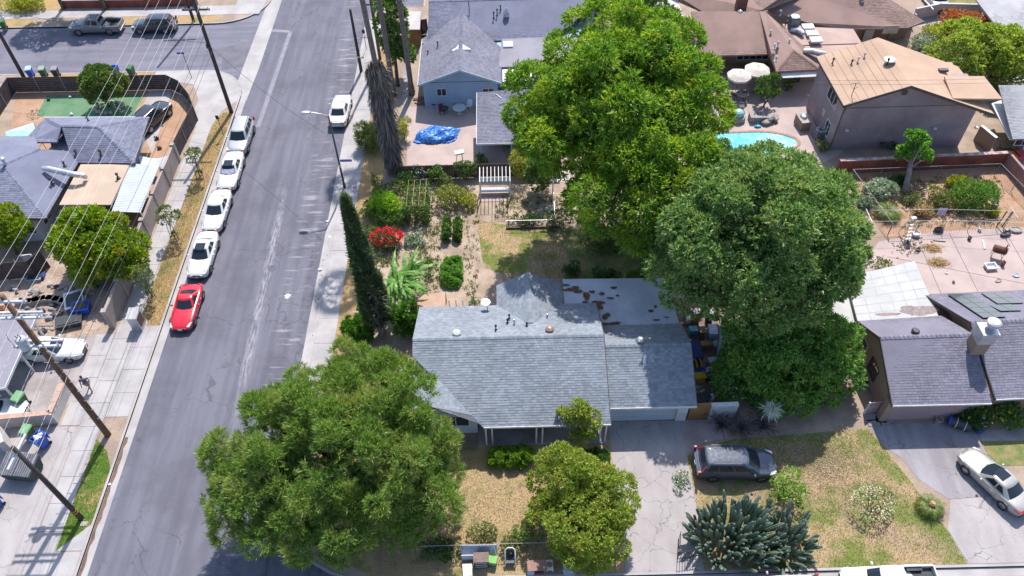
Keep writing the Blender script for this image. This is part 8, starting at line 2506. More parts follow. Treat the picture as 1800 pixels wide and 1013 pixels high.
crate("white bucket left of the orange brown cupboard", 1210, 563, (.35, .35, .45), PLASTICW, .2)
crate("dark box with pale lid right of the orange brown cupboard", 1247, 556, (.5, .5, .8), BLACKPL, -.1, PALEB)
crate("brown carton beside the dark box under the tree edge", 1258, 550, (.4, .4, .5), CARD, .4)
crate("turquoise tub below the orange brown cupboard", 1218, 582, (.55, .5, .5), TURQ, .1)
crate("brown wooden crate right of the turquoise tub", 1234, 584, (.42, .6, .5), WOOD, .0)
crate("large pale blue storage chest against the white sheet", 1252, 585, (.6, .9, .75), PALEB, -.05, PALEB)
crate("flat cardboard box in the middle of the side yard", 1242, 606, (.9, .4, .3), CARD, .05)
crate("dark blue draped bundle against the garage wall", 1222, 620, (.7, 1.5, .8), mat("navy_tarp", (0.02, 0.035, 0.15), (0.03, 0.05, 0.2), 3, bump=.4, bscale=5), .05)
crate("pale blue cooler with grey front in the side yard", 1251, 637, (.55, .45, .5), GALV, .2, PALEB)
crate("black bin bag shaped box right of the pale blue cooler", 1262, 645, (.6, .7, .6), BLACKPL, .3)
crate("yellow tool chest with dark tray near the gate", 1230, 664, (.75, .5, .5), YELLOWP, .05, YELLOWP)
crate("dark crate right of the yellow tool chest", 1246, 664, (.5, .5, .5), BLACKPL, .2)
crate("grey metal frame box just behind the orange gate", 1238, 700, (.8, .6, .45), GALV, .5, BLACKPL)
for i, px in enumerate((1223, 1231)):
 p = at(px, 640, .5)
 r = thing("yellow_rail", ("left" if i == 0 else "right") + " bent yellow plastic rail leaning by the blue bundle", "rail", (p.x, p.y, .02))
 MB().tube([(p.x - .12 + i * .1, p.y + .35, .7), (p.x, p.y + .1, .72), (p.x + .06, p.y - .35, .6)], .07, 6).build("rail_bar", YELLOWP, r)
 MB().tube([(p.x, p.y + .1, .7), (p.x, p.y + .1, .0)], .03, 5).build("foot", BLACKM, r)
for i, (px, py, lab) in enumerate(((1212, 603, "small white jug against the garage wall corner"), (1258, 604, "large white jar beside the flat cardboard box"), (1251, 698, "round white jar behind the orange gate"), (1208, 552, "white jug behind the white bucket"))):
 p = at(px, py, .3)
 r = thing("jug", lab, "jug", (p.x, p.y, 0))
 MB().lathe((p.x, p.y, 0.01), [(.16, 0), (.2, .1), (.2, .4), (.1, .52), (.07, .6)], 12).build("body", PLASTICW, r, smooth=True)
 MB().lathe((p.x, p.y, .6), [(.08, 0), (.08, .06), (.02, .08)], 10).build("cap", PALEB, r)
p, p2 = at(1268, 572, .8), at(1262, 625, .8)
r = thing("panel_sheet", "pale blue white sheet standing on edge along the thicket", "panel", (p.x, p.y, 0))
an = atan2(p.y - p2.y, p.x - p2.x)
MB().box(((p.x + p2.x) / 2, (p.y + p2.y) / 2, .85), ((p - p2).length, .06, 1.7), an).build("panel", PALEB, r)
for q_ in (p, p2):
 MB().box((q_.x, q_.y, .8), (.08, .1, 1.6), an).build("brace", GALV, r)
for i, (px, py, m, lab) in enumerate(((1234, 648, BLUEP, "small blue toy heap between yellow rails and cooler"), (1232, 686, ROCKM, "grey tangled hose heap near the gate"), (1246, 652, GALV, "grey clutter at the right of the blue toys"))):
 p = at(px, py, .2)
 r = thing("clutter_heap", lab, "clutter", (p.x, p.y, 0))
 for k in range(6):
  MB().ball((p.x + rg.uniform(-.25, .25), p.y + rg.uniform(-.25, .25), .15 + rg.uniform(0, .2)), (rg.uniform(.08, .2), rg.uniform(.08, .2), rg.uniform(.06, .15)), 7, 4, .25, rg).build("clutter_piece", m, r)
# ------------------------------------------------------------------ discarded furniture at the front kerb
p = at(843, 975, .5)
r = thing("leaning_board", "large white board leaning on the front fence with a grey oval", "panel", (p.x, p.y, 0))
MB().add([(-1.15, .1, .05), (1.05, .1, .05), (1.05, .16, .05), (-1.15, .16, .05), (-1.15, .42, .85), (1.05, .42, .85), (1.05, .48, .85), (-1.15, .48, .85)], H6).build("board", mat("panel_white", (0.55, 0.6, 0.7), (0.48, 0.53, 0.63), 2), r, local=True)
ov = [(.25 + .4 * cos(t), .09 + .32 * (.42 + .3 * sin(t)) / .8, .45 + .28 * sin(t)) for t in [2 * pi * k / 20 for k in range(20)]]
MB().add([(x, y - .02, z) for x, y, z in ov], [tuple(range(20))]).build("oval", mat("panel_grey", (0.38, 0.43, 0.52)), r, local=True)
MB().box((-.72, -.1, .35), (.7, .06, .7)).build("small_board", mat("panel_pale", (0.62, 0.66, 0.76)), r, local=True)
p = at(846, 982, .5)
dr = thing("drawer_chest", "dark brown chest with pale drawer edges at the front kerb", "chest of drawers", (p.x, p.y - .1, 0), .02)
MB().box((0, 0, .45), (.85, .55, .86)).build("carcass", mat("dark_cabinet", (0.075, 0.055, 0.05), (0.05, 0.04, 0.035), 3, aniso="obj"), dr, local=True, bevel=.012)
MB().box((0, 0, .91), (.92, .62, .05)).build("top", mat("cabinet_top_brown", (0.22, 0.16, 0.14), (0.17, 0.12, 0.11), 3, aniso="obj"), dr, local=True)
for k in range(3):
 d_ = MB().box((0, -.29, .18 + k * .27), (.78, .05, .23)).build("drawer", MATS["dark_cabinet"], dr, local=True)
 MB().box((0, -.325, .27 + k * .27), (.72, .025, .035)).build("drawer_edge", TRIM, d_, local=True)
p = at(865, 982, .4)
gc = thing("green_cart", "small lime green folding cart beside the dark chest", "cart", (p.x, p.y - .1, 0), -.2)
MB().add([(-.25, -.2, .1), (.25, -.2, .1), (.25, .2, .1), (-.25, .2, .1), (-.3, -.25, .6), (.3, -.25, .6), (.3, .25, .6), (-.3, .25, .6)], H6).build("basket", mat("lime_plastic", (0.18, 0.42, 0.12), (0.24, 0.48, 0.16), 5, aniso="obj"), gc, local=True)
MB().tube([(.25, .2, .5), (.0, .6, 1.2), (-.25, .2, .5)], .022, 5).build("handle", TRIM, gc, local=True)
for x in (-.22, .22):
 MB().tube([(x - .03, 0, .1), (x + .03, 0, .1)], .1, 8).build("wheel", RUBBER, gc, local=True)
p = at(897, 982, .4)
hc = thing("lounge_chair", "white framed chair with dark seat standing at the front fence", "chair", (p.x, p.y, 0), 0.0)
MB().tube([(-.3, -.3, 0), (-.3, -.28, .5), (-.29, .28, 1.0), (-.15, .36, 1.12), (.15, .36, 1.12), (.29, .28, 1.0), (.3, -.28, .5), (.3, -.3, 0)], .04, 7).build("frame", TRIM, hc, local=True, smooth=True)
MB().box((0, -.05, .42), (.5, .5, .07)).build("seat", BLACKPL, hc, local=True)
MB().add([(-.25, .18, .5), (.25, .18, .5), (.25, .22, .5), (-.25, .22, .5), (-.22, .30, 1.0), (.22, .30, 1.0), (.22, .34, 1.0), (-.22, .34, 1.0)], H6).build("backrest", BLACKPL, hc, local=True)
crate("low white box in front of the dark chest at the kerb", 822, 1003, (.55, .75, .15), mat("creamy_box", (0.72, 0.68, 0.6)), .1)
p = at(943, 998, .35)
dk = thing("desk", "brown reddish desk with a white side at the front kerb", "desk", (p.x, p.y, 0), .03)
MB().box((0, 0, .68), (1.1, .65, .06)).build("desk_top", mat("desk_brown", (0.34, 0.2, 0.16), (0.27, 0.16, 0.13), 3, aniso="obj"), dk, local=True)
MB().box((-.35, -.05, .34), (.4, .55, .64)).build("drawer_unit", PALEB, dk, local=True)
MB().box((.48, 0, .34), (.06, .6, .64)).build("side_panel", MATS["desk_brown"], dk, local=True)
MB().box((.05, -.12, .2), (.4, .4, .3)).build("shelf", MATS["dark_red_paint"], dk, local=True)
p = at(966, 995, .3)
sb = thing("side_table", "small white table with an orange round tray beside the brown desk", "table", (p.x, p.y, 0), .05)
MB().box((0, 0, .42), (.42, .62, .05)).build("table_top", TRIM, sb, local=True)
MB().lathe((0, .02, .445), [(.17, 0), (.18, .02), (.15, .025)], 16).build("tray", ORANGEWOOD, sb, local=True)
for x in (-.17, .17):
 for y in (-.26, .26):
  MB().box((x, y, .2), (.04, .04, .4)).build("leg", TRIM, sb, local=True)
crate("grey blue wooden crate with slatted lid at the foot of the yellowish tree", 1001, 998, (.72, .8, .7), mat("grey_blue_wood", (0.36, 0.43, 0.47), (0.28, 0.34, 0.38), 3, aniso="obj"), -.12, mat("grey_white_wood", (0.55, 0.6, 0.66), (0.45, 0.5, 0.56), 3, aniso="obj"), "crate", "wooden_crate")
p = at(967, 944, .7)
mbx = thing("mailbox", "small pale box on a post at the end of the front fence", "mailbox", (p.x, p.y, 0))
MB().box((p.x, p.y, .9), (.3, .4, .24)).build("box", PALEB, mbx)
MB().box((p.x, p.y, .4), (.09, .09, .8)).build("post", WOOD, mbx)
# ------------------------------------------------------------------ rear patio of the right house
p = at(1594, 423)
ld = thing("step_ladder", "tall aluminium step ladder standing by the wire fence", "ladder", (p.x, p.y, .012), .08)
for sx in (-1, 1):
 MB().tube([(sx * .28, -.1, 0), (sx * .18, .45, 2.1)], .035, 6).build("rail", GALV, ld, local=True)
 MB().tube([(sx * .28, 1.0, 0), (sx * .18, .52, 2.1)], .03, 6).build("back_leg", GALV, ld, local=True)
for k in range(6):
 t = (k + .7) / 6.6
 MB().box((0, -.1 + .55 * t, 2.1 * t), (.52 - .2 * t, .1, .035)).build("step", GALV, ld, local=True)
MB().box((0, .47, 2.12), (.4, .22, .05)).build("top_cap", PLASTICW, ld, local=True)
A_, B_ = at(1530, 368, 2.0), at(1800, 372, 2.0)
cl = thing("clothes_line", "two pale clothes line ropes strung across the rear bed", "clothes line", (A_.x, A_.y, 0))
for dy in (0, -1.3):
 MB().tube([(A_.x - (.6 if dy else 0), A_.y + dy, 1.9), ((A_.x + B_.x) / 2, A_.y + dy, 1.82), (B_.x, B_.y + dy, 2.0)], .012, 5).build("rope", PLASTICW, cl)
for x in (A_.x - .3, B_.x - .8):
 MB().tube([(x, A_.y - .65, 0), (x, A_.y - .65, 2.0)], .04, 6).build("post", GALV, cl)
 MB().tube([(x, A_.y - 1.4, 1.95), (x, A_.y + .1, 1.95)], .03, 6).build("arm", GALV, cl)
q = [at(1652, 365, 1.9), at(1667, 366, 1.9)]
tw_ = MB()
for i in range(4):
 u0, u1 = i / 4, (i + 1) / 4
 w = lambda u: .05 * sin(u * 9)
 a, b = q[0].lerp(q[1], u0), q[0].lerp(q[1], u1)
 tw_.add([(a.x, a.y + w(u0), 1.88), (b.x, b.y + w(u1), 1.88), (b.x, b.y - .05 + w(u1), 1.1), (a.x, a.y - .05 + w(u0), 1.1)], [(0, 1, 2, 3)])
tag(tw_.build("hanging_cloth", mat("pale_cloth", (0.6, 0.56, 0.68), (0.5, 0.47, 0.6), 4)), "pale lilac cloth hanging on the clothes line", "cloth")
p = at(1750, 452)
sm_ = thing("barrel_smoker", "rusty barrel smoker on thin legs on the rear patio", "smoker", (p.x, p.y, .012), -.45)
MB().tube([(-.5, 0, .85), (-.48, 0, .85), (.48, 0, .85), (.5, 0, .85)], [.2, .29, .29, .2], 14).build("barrel", RUST, sm_, local=True)
MB().tube([(.3, 0, 1.1), (.3, 0, 1.5)], .05, 7).build("chimney", BLACKM, sm_, local=True)
for x in (-.38, .38):
 for y in (-.28, .28):
  MB().tube([(x, y * .7, .7), (x, y, 0)], .022, 5).build("leg", BLACKM, sm_, local=True)
MB().box((0, -.34, .75), (.8, .16, .03)).build("side_shelf", WOOD, sm_, local=True)
p = at(1741, 470, .1)
wt = thing("wash_tub", "white rectangular tub in front of the barrel smoker", "tub", (p.x, p.y, .012), .1)
MB().add([(-.38, -.26, 0), (.38, -.26, 0), (.38, .26, 0), (-.38, .26, 0), (-.46, -.33, .3), (.46, -.33, .3), (.46, .33, .3), (-.46, .33, .3), (-.38, -.26, .3), (.38, -.26, .3), (.38, .26, .3), (-.38, .26, .3), (-.32, -.2, .1), (.32, -.2, .1), (.32, .2, .1), (-.32, .2, .1)],
   [(3, 2, 1, 0), (0, 1, 5, 4), (1, 2, 6, 5), (2, 3, 7, 6), (3, 0, 4, 7), (4, 5, 9, 8), (5, 6, 10, 9), (6, 7, 11, 10), (7, 4, 8, 11), (8, 9, 13, 12), (9, 10, 14, 13), (10, 11, 15, 14), (11, 8, 12, 15), (12, 13, 14, 15)]).build("tub_body", PLASTICW, wt, local=True)
MB().box((-.47, 0, .27), (.06, .2, .04)).build("handle", BLACKPL, wt, local=True)
bits = (("reddish brown cone beside the white tub", 1763, 465, (.3, .3, .45), mat("reddish_pot", (0.3, 0.1, 0.08))), ("small dark pot near the wire fence on the rear patio", 1704, 420, (.3, .3, .3), BLACKM),
  ("small dark tyre like pot below the ladder", 1614, 440, (.35, .3, .15), BLACKM), ("grey wheelbarrow tray near the ladder foot", 1610, 413, (.7, .6, .35), GALV),
  ("dark sack heap behind the wire fence gate", 1650, 405, (.8, .5, .3), BLACKPL), ("pale can at the fence on the rear patio", 1722, 404, (.3, .3, .3), PLASTICW),
  ("blue grey rag on the rear patio near the right edge", 1786, 485, (.55, .35, .1), PALEB), ("white small bowl below the straw heaps", 1664, 480, (.25, .2, .1), PLASTICW),
  ("small rusty tool on the patio below the white bowl", 1676, 497, (.2, .3, .08), RUST), ("large grey bucket lying inside the wire fence", 1750, 362, (.55, .4, .4), GALV),
  ("pale grey twig bundle near the right patio edge", 1755, 494, (.6, .3, .08), ROCKM), ("grey tarpaulin scraps beside the right patio edge", 1768, 412, (1.1, .5, .25), BLACKPL), ("pale scrap wood pile at the right patio edge", 1785, 405, (1.1, .7, .2), ROCKM))
for lab, px, py, d, m in bits:
 p = at(px, py, d[2] * .4)
 r = thing("yard_clutter", lab, "yard clutter", (p.x, p.y, .012), rg.uniform(-.6, .6))
 MB().lathe((0, 0, 0), [(d[0] * .38, 0), (d[0] * .5, d[2] * .3), (d[0] * .48, d[2]), (d[0] * .36, d[2] * 1.02), (d[0] * .3, d[2] * .7)], 10, 1, d[1] / d[0]).build("body", m, r, local=True)
 MB().tube([(-d[0] * .5, 0, d[2] * .9), (0, d[1] * .6, d[2] * 1.15), (d[0] * .5, 0, d[2] * .9)], .02, 4).build("rim", m, r, local=True)
for i, (x0_, y0_, x1_, y1_, r_, lab) in enumerate(((1640, 423, 1662, 425, .035, "thin dark pipe on the patio below the fence"), (1727, 422, 1731, 438, .06, "short white plank on the rear patio"), (1600, 419, 1622, 418, .03, "thin wooden stick by the ladder foot"),
             (1762, 398, 1776, 357, .06, "leaning brown fence post inside the rear bed, left"), (1752, 398, 1764, 375, .06, "leaning brown fence post inside the rear bed, right"), (1766, 340, 1760, 322, .04, "pale bent stick in the corner of the rear bed"))):
 a, b = at(x0_, y0_, .05), at(x1_, y1_, .05)
 if i in (3, 4):
  b = Vector((a.x + .35, a.y + .3, 1.5))
 tag(MB().tube([a, b], r_, 6).build("stick", (BLACKM, PLASTICW, WOOD, WOOD, WOOD, BARK_PALE)[i]), lab, "stick")
lr = thing("leaf_scatter", "scattered dark chips of wood left of the straw heaps", "debris", tuple(at(1600, 440)))
o = MB()
for k in range(90):
 p = at(rg.gauss(1598, 14), rg.gauss(434, 8), .02)
 o.box((p.x, p.y, .03), (rg.uniform(.08, .25), rg.uniform(.05, .12), .05), rg.uniform(0, 3))
o.build("chips", WOOD, lr, kind="stuff")
lad2 = thing("brick_edging", "row of pale bricks edging the path inside the rear bed", "edging", tuple(at(1627, 330)))
for k in range(9):
 p = at(1628 - k * .6, 322 + k * 3.4)
 MB().box((p.x, p.y, .06), (.22, .11, .12), .2).build("brick", mat("pale_brick", (0.5, 0.42, 0.38), (0.4, 0.32, 0.29), 6), lad2)
p = at(1690, 746, .4)
bt = thing("barrow", "dark barrow with a blue end beside the flowering hedge", "barrow", (p.x, p.y, .03), -.5)
MB().tube([(-.7, 0, .35), (.55, 0, .35)], [.36, .36], 14).build("drum", BLACKPL, bt, local=True)
MB().lathe((-.72, 0, .35), [(.01, -.01), (.02, 0)], 8).build("hub", BLACKM, bt, local=True)
MB().tube([(-.78, 0, .35), (-.70, 0, .35)], [.34, .37], 14).build("blue_end", BLUEP, bt, local=True)
for x in (-.35, .2):
 MB().tube([(x, 0, .35), (x + .04, 0, .35)], .375, 14).build("hoop", PLASTICW, bt, local=True)
for i, (px, py, m, lab) in enumerate(((1728, 748, PLASTICW, "white pot among the flowering hedge"), (1722, 757, BLUEP, "small blue pot below the white pot"), (1650, 739, W_PINK, "flat pinkish stone slab by the house wall"), (1548, 700, ORANGEWOOD, "orange wooden chair frame beside the beige house wall"), (1524, 668, BLACKM, "dark lidded barbecue at the beige house side"))):
 p = at(px, py, .2)
 r = thing("garden_pot", lab, "garden item", (p.x, p.y, .02))
 MB().lathe((p.x, p.y, 0.02), [(.18, 0), (.26, .35), (.27, .4), (.2, .4), (.17, .3)], 12).build("pot", m, r)
 MB().lathe((p.x, p.y, .36), [(.2, 0), (.1, .04)], 10).build("soil", WOOD, r)
st2 = thing("stepping_stones", "grey flagstones in front of the pink gate", "flagstones", tuple(at(1545, 738)))
for px, py, w, d_ in ((1530, 734, .8, .6), (1548, 738, .7, .5), (1562, 736, .6, .4), (1536, 744, .9, .5), (1556, 746, .7, .4)):
 p = at(px, py)
 MB().box((p.x, p.y, .03), (w, d_, .07), rg.uniform(-.2, .2)).build("flagstone", CONC_D, st2)
# ------------------------------------------------------------------ pool and patio behind
def smooth_poly(pts, n=6):
 out = []
 N_ = len(pts)
 for i in range(N_):
  p0, p1, p2, p3 = [Vector(pts[(i + k - 1) % N_]) for k in range(4)]
  for k in range(n):
   t = k / n
   out.append(tuple(0.5 * ((2 * p1) + (p2 - p0) * t + (2 * p0 - 5 * p1 + 4 * p2 - p3) * t * t + (3 * p1 - p0 - 3 * p2 + p3) * t ** 3)))
 return out
pool = smooth_poly([tuple(at(x, y)[:2]) for x, y in ((1215, 268), (1250, 240), (1300, 234), (1350, 234), (1392, 243), (1400, 256), (1370, 268), (1310, 282), (1250, 292))])
cx_, cy_ = sum(p[0] for p in pool) / len(pool), sum(p[1] for p in pool) / len(pool)
outp = [(cx_ + (p[0] - cx_) * 1.07, cy_ + (p[1] - cy_) * 1.12) for p in pool]
pw, ntw, bw_ = _start("pool_water")
nz = _noise(ntw, _n(ntw, "ShaderNodeNewGeometry").outputs["Position"], 2.2, 4, .6, 1.0)
nb = _noise(ntw, _n(ntw, "ShaderNodeNewGeometry").outputs["Position"], .3, 2)
ntw.links.new(_mix(ntw, _range(ntw, nb, .4, .6), _mix(ntw, _range(ntw, nz, .4, .65), (0.06, 0.33, 0.38), (0.14, 0.46, 0.50)), _mix(ntw, _range(ntw, nz, .45, .6), (0.16, 0.48, 0.52), (0.38, 0.64, 0.66))), bw_.inputs["Base Color"])
bw_.inputs["Roughness"].default_value = .08
structure(MB().sheet(pool, .022).build("pool_water", pw))
cop = MB()
n = len(pool)
for i in range(n):
 j = (i + 1) % n
 cop.add([(*pool[i], .0), (*pool[j], .0), (*outp[j], .0), (*outp[i], .0), (*pool[i], .07), (*pool[j], .07), (*outp[j], .07), (*outp[i], .07)], [(4, 5, 6, 7), (0, 1, 5, 4), (2, 3, 7, 6)])
structure(cop.build("pool_coping", mat("coping_red", (0.42, 0.22, 0.17), (0.34, 0.18, 0.14), 2)))
def umbrella(label, px, py, R, m, h=2.3):
 c = at(px, py, h)
 r = thing("patio_umbrella", label, "umbrella", (c.x, c.y, 0), rg.uniform(0, 1))
 N_ = 8
 vs = [(0, 0, h + .35)]
 for k in range(N_):
  a = 2 * pi * k / N_
  vs.append((R * .55 * cos(a), R * .55 * sin(a), h + .16))
 for k in range(N_):
  a = 2 * pi * k / N_
  vs.append((R * cos(a), R * sin(a), h - .12))
 for k in range(N_):
  a = 2 * pi * k / N_
  vs.append((R * cos(a), R * sin(a), h - .3))
 fs = [(0, 1 + k, 1 + (k + 1) % N_) for k in range(N_)] + [(1 + k, 1 + N_ + k, 1 + N_ + (k + 1) % N_, 1 + (k + 1) % N_) for k in range(N_)] + [(1 + N_ + k, 1 + 2 * N_ + k, 1 + 2 * N_ + (k + 1) % N_, 1 + N_ + (k + 1) % N_) for k in range(N_)]
 MB().add(vs, fs).build("canopy", m, r, local=True)
 MB().tube([(0, 0, 0), (0, 0, h + .45)], .03, 6).build("pole", WOOD, r, local=True)
 MB().lathe((0, 0, 0), [(.3, 0), (.3, .06), (.05, .1)], 12).build("base", CONC_D, r, local=True)
 for k in range(N_):
  a = 2 * pi * k / N_
  MB().tube([(0, 0, h + .33), (R * cos(a), R * sin(a), h - .10)], .012, 4).build("rib", WOOD, r, local=True)
 return r
umbrella("cream patio umbrella nearest the ash tree by the pool", 1300, 131, 1.2, CANVAS)
umbrella("larger cream patio umbrella in front of the brown house window", 1332, 121, 1.3, CANVAS)
for i, (px, py, lab) in enumerate(((1305, 165, "round tiled patio table below the nearer umbrella"), (1325, 152, "round patio table below the larger umbrella"))):
 c = at(px, py, .7)
 t = thing("round_table", lab, "table", (c.x, c.y, .012))
 MB().lathe((0, 0, .68), [(.6, 0), (.62, .02), (.6, .05)], 18).build("table_top", mat("tiled_top", (0.4, 0.36, 0.33), (0.3, 0.28, 0.27), 8), t, local=True)
 MB().lathe((0, 0, 0), [(.28, 0), (.06, .1), (.06, .68)], 10).build("pedestal", CONC_D, t, local=True)
 for k in range(2):
  a = 2.4 + k * 2.2 + i
  chair(("first" if k == 0 else "second") + (" dark patio chair at the table below the nearer umbrella" if i == 0 else " dark patio chair at the table below the larger umbrella"), px + 28 * cos(a) * .8, py + 16 - 12 * sin(a), DARKTRIM, a, None)
for i, (px, py, R, lab) in enumerate(((1297, 205, .75, "pale blue dome shaped planter beside the pool"), (1330, 205, .85, "square grey fire table beside the pool"))):
 c = at(px, py, .4)
 t = thing("fire_bowl" if i == 0 else "fire_table", lab, "planter" if i == 0 else "fire table", (c.x, c.y, .012))
 if i == 0:
  MB().lathe((0, 0, 0), [(.7, 0), (.75, .15), (.72, .5), (.6, .55)], 16).build("base", ROCKM, t, local=True)
  MB().ball((0, 0, .75), (.55, .55, .4), 14, 8).build("dome", mat("blue_glaze", (0.22, 0.5, 0.52), (0.45, 0.58, 0.55), 4, rough=.3), t, local=True, smooth=True)
 else:
  MB().box((0, 0, .3), (1.3, 1.0, .6)).build("base", ROCKM, t, local=True, bevel=.03)
  MB().box((0, 0, .63), (1.4, 1.1, .08)).build("table_top", CONC_D, t, local=True)
  for k in range(3):
   MB().tube([(-.3 + k * .3, -.15, .7), (-.2 + k * .3, .15, .72)], .05, 6).build("log", BLACKM, t, local=True)
c = at(1332, 222, .1)
t = thing("pool_toy", "small turquoise toy on the deck by the pool edge", "toy", (c.x, c.y, .012))
MB().ball((0, 0, .1), (.35, .2, .1), 10, 5).build("body", TURQ, t, local=True)
MB().tube([(-.2, 0, .15), (-.05, 0, .5)], .04, 6).build("handle", TURQ, t, local=True)
c = at(1352, 208, .4)
t = thing("rock_waterfall", "stack of pale boulders at the far pool side", "rocks", (c.x, c.y, 0))
for k in range(7):
 MB().ball((rg.uniform(-.6, .6), rg.uniform(-.4, .4), .25 + k * .05), (rg.uniform(.3, .5), rg.uniform(.25, .4), rg.uniform(.2, .35)), 9, 6, .15, rg).build("boulder", ROCKM, t, local=True)
for i, (px, py, lab) in enumerate(((1440, 236, "large grey air conditioner unit beside the two storey house"),)):
 c = at(px, py, .4)
 t = thing("air_conditioner", lab, "air conditioner", (c.x, c.y, .012), .1)
 MB().box((0, 0, .45), (.95, .95, .86)).build("case", mat("ac_grey", (0.2, 0.2, 0.23), (0.15, 0.15, 0.18), 4, aniso="obj"), t, local=True, bevel=.04)
 MB().lathe((0, 0, .885), [(.42, 0), (.44, .03), (.36, .035)], 18).build("fan_ring", GALV, t, local=True)
 for k in range(5):
  a = 2 * pi * k / 5
  MB().box((.18 * cos(a), .18 * sin(a), .915), (.32, .12, .015), a).build("fan_blade", BLACKM, t, local=True)
 for k in range(9):
  MB().box((-.4 + k * .1, -.485, .45), (.03, .02, .7)).build("grille_slat", GALV, t, local=True)
c = at(1411, 214, .5)
t = thing("barbecue_counter", "pale stone barbecue counter with dark grill beside the house wall", "barbecue", (c.x, c.y, .012), .15)
MB().box((0, 0, .45), (.9, 1.5, .9)).build("counter", W_BEIGE, t, local=True)
MB().box((0, 0, .93), (1.0, 1.6, .07)).build("worktop", ROCKM, t, local=True)
MB().ball((0, .1, 1.0), (.32, .45, .22), 12, 6).build("grill_lid", GALV, t, local=True, smooth=True)
c = at(1394, 45, 3.6)
t = thing("evaporative_cooler", "tall grey roof air conditioner on the brown hip roof", "air conditioner", (c.x, c.y, 3.15), .0)
MB().box((0, 0, .7), (.9, .9, 1.5)).build("case", mat("cooler_grey", (0.12, 0.13, 0.17), (0.17, 0.18, 0.22), 4, aniso="obj"), t, local=True, bevel=.04)
MB().lathe((0, 0, 1.45), [(.38, 0), (.40, .04), (.3, .05)], 16).build("fan_ring", GALV, t, local=True)
for k in range(7):
 MB().box((-.33 + k * .11, -.46, .7), (.03, .02, 1.2)).build("grille_slat", GALV, t, local=True)
MB().tube([(-.45, .1, .9), (-.75, .1, .9), (-.75, .1, .0)], .05, 6).build("pipe", BLACKM, t, local=True)
# basketball hoop at the far garage
c = at(1566, 52, 3.0)
t = thing("basketball_hoop", "old basketball backboard above the brown house garage door", "basketball hoop", (c.x, c.y, 0))
MB().box((0, 0, 3.0), (1.5, .05, .9)).build("backboard", mat("cream_board", (0.6, 0.52, 0.4), (0.5, 0.42, 0.33), 4), t, local=True)
MB().tube([(.22 * cos(a), -.3 + .22 * sin(a), 2.75) for a in [2 * pi * k / 12 for k in range(13)]], .015, 5, False).build("rim", RUST, t, local=True)
MB().tube([(0, .1, 0), (0, .1, 2.9)], .05, 6).build("pole", BLACKM, t, local=True)
# upper right white fence frames
wf_ = thing("white_fence", "white framed fence and gate behind the brown house garage", "fence", tuple(at(1580, 45)))
a, b = at(1578, 16), at(1602, 48)
for k in range(4):
 q = a.lerp(b, k / 3)
 MB().box((q.x, q.y, .75), (.1, .1, 1.5)).build("post", TRIM, wf_)
for z in (.3, 1.45):
 MB().tube([(a.x, a.y, z), (b.x, b.y, z)], .06, 5).build("rail", TRIM, wf_)
a, b = at(1612, 16), at(1632, 38)
MB().tube([(a.x, a.y, 1.4), (b.x, b.y, 1.4)], .08, 5).build("rail", TRIM, wf_)
structure(MB().sheet([tuple(at(x, y)[:2]) for x, y in ((1660, -8), (1716, -8), (1716, 12), (1662, 12))], .015).build("far_lawn", GREENLAWN))
structure(MB().sheet([tuple(at(x, y)[:2]) for x, y in ((1765, 118), (1840, 100), (1840, 160), (1790, 160))], .015).build("far_drive", CONC))
structure(MB().sheet([tuple(at(x, y)[:2]) for x, y in ((1560, 20), (1660, 14), (1720, 40), (1640, 60))], .012).build("far_court", CONC))
x, y, z = park(1650, 3, .8, False)
car("parked_car", "silver grey car seen far off at the upper right behind the wall", "car", (x, y + .6, .02), DN, "suv", SILVER)
c = at(1705, 12, .7)
t = thing("picnic_table", "dark picnic table at the upper right beside the pale roof", "table", (c.x, c.y, .012), .4)
MB().box((0, 0, .74), (1.8, .8, .05)).build("table_top", DARKTRIM, t, local=True)
for s_ in (-1, 1):
 MB().box((0, s_ * .75, .44), (1.8, .28, .05)).build("bench", DARKTRIM, t, local=True)
 MB().box((s_ * .6, 0, .37), (.08, 1.3, .7)).build("leg", DARKTRIM, t, local=True)
# colourful things behind the rear wall
for i, (px, py, m, lab) in enumerate(((1778, 276, mat("orange_toy", (0.75, 0.2, 0.03), (0.6, 0.15, 0.02), 5), "orange toy crate behind the reddish wall at the right edge"), (1792, 274, mat("pink_toy", (0.7, 0.1, 0.15), (0.6, 0.08, 0.12), 5), "red pink toy crate behind the reddish wall at the right edge"), (1792, 300, PALEB, "pale blue tubs behind the reddish wall at the right edge"))):
 crate(lab, px, py, (.9, .9, .5), m, .2)
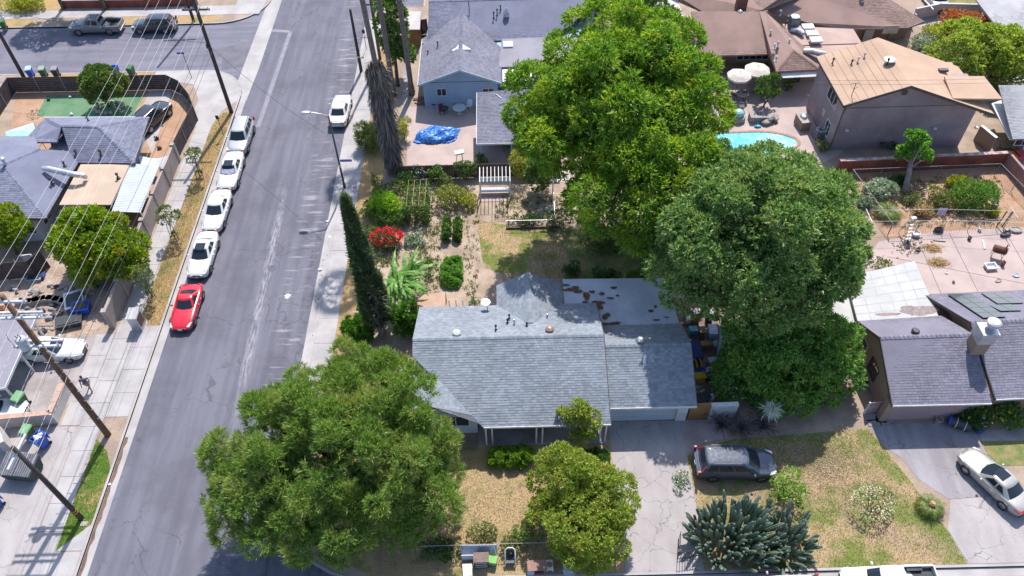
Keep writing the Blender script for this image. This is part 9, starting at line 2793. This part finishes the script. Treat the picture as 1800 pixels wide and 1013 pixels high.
# ------------------------------------------------------------------ litter, grates, small marks
for i, (px, py, s, lab) in enumerate(((505, 519, .38, "white paint splash on the road near the right kerb"),)):
 c = at(px, py)
 pts = []
 for k in range(26):
  a = 2 * pi * k / 26
  rr = s * rg.choice((.35, .55, .9, .45))
  pts.append((c.x + rr * cos(a), c.y + rr * sin(a)))
 o = MB().sheet(pts, -.112).build("paint_splash", TRIM)
 tag(o, lab, "paint splash")
for i, (px, py, lab) in enumerate(((575, 388, "white paper scrap on the road by the right kerb, upper"), (563, 473, "white paper scrap at the right kerb, lower"), (579, 415, "tiny white scrap in the right gutter"), (192, 850, "white scrap in the left gutter silt"))):
 c = at(px, py)
 zz = -.10 if i != 1 else .0
 pts = [(c.x + .16 * cos(a) * rg.uniform(.5, 1.2), c.y + .13 * sin(a) * rg.uniform(.5, 1.2)) for a in [k for k in range(6)]]
 o = MB().add([(p_[0], p_[1], zz + rg.uniform(.0, .07)) for p_ in pts], [(0, 1, 2), (0, 2, 3), (0, 3, 4), (0, 4, 5)]).build("paper_scrap", PLASTICW)
 tag(o, lab, "litter")
c = at(624, 330)
gr = thing("pavement_grate", "small dark grey lid set in the right pavement", "grate", (c.x, c.y, .022))
MB().box((0, 0, .006), (.5, .6, .012)).build("frame", GALV, gr, local=True)
MB().box((0, 0, .014), (.42, .52, .008)).build("lid", CONC_D, gr, local=True)
bt_ = MB()
for k in range(60):
 p = at(rg.uniform(470, 480) if k < 3 else rg.uniform(548, 580), rg.uniform(440, 590))
 bt_.box((p.x, p.y, -.112), (rg.uniform(.04, .12), rg.uniform(.04, .1), .015), rg.uniform(0, 3))
structure(bt_.build("road_grit", BLACKPL), "stuff")
bx = at(702, 578, .5)
wh = thing("white_signboard", "small white board on a stick beside the cypress foot", "sign", tuple(at(628, 560)))
p = at(628, 556, .4)
MB().box((p.x, p.y, .75), (.35, .04, .3)).build("board", PLASTICW, wh)
MB().tube([(p.x, p.y, 0), (p.x, p.y, .9)], .02, 5).build("stick", WOOD, wh)
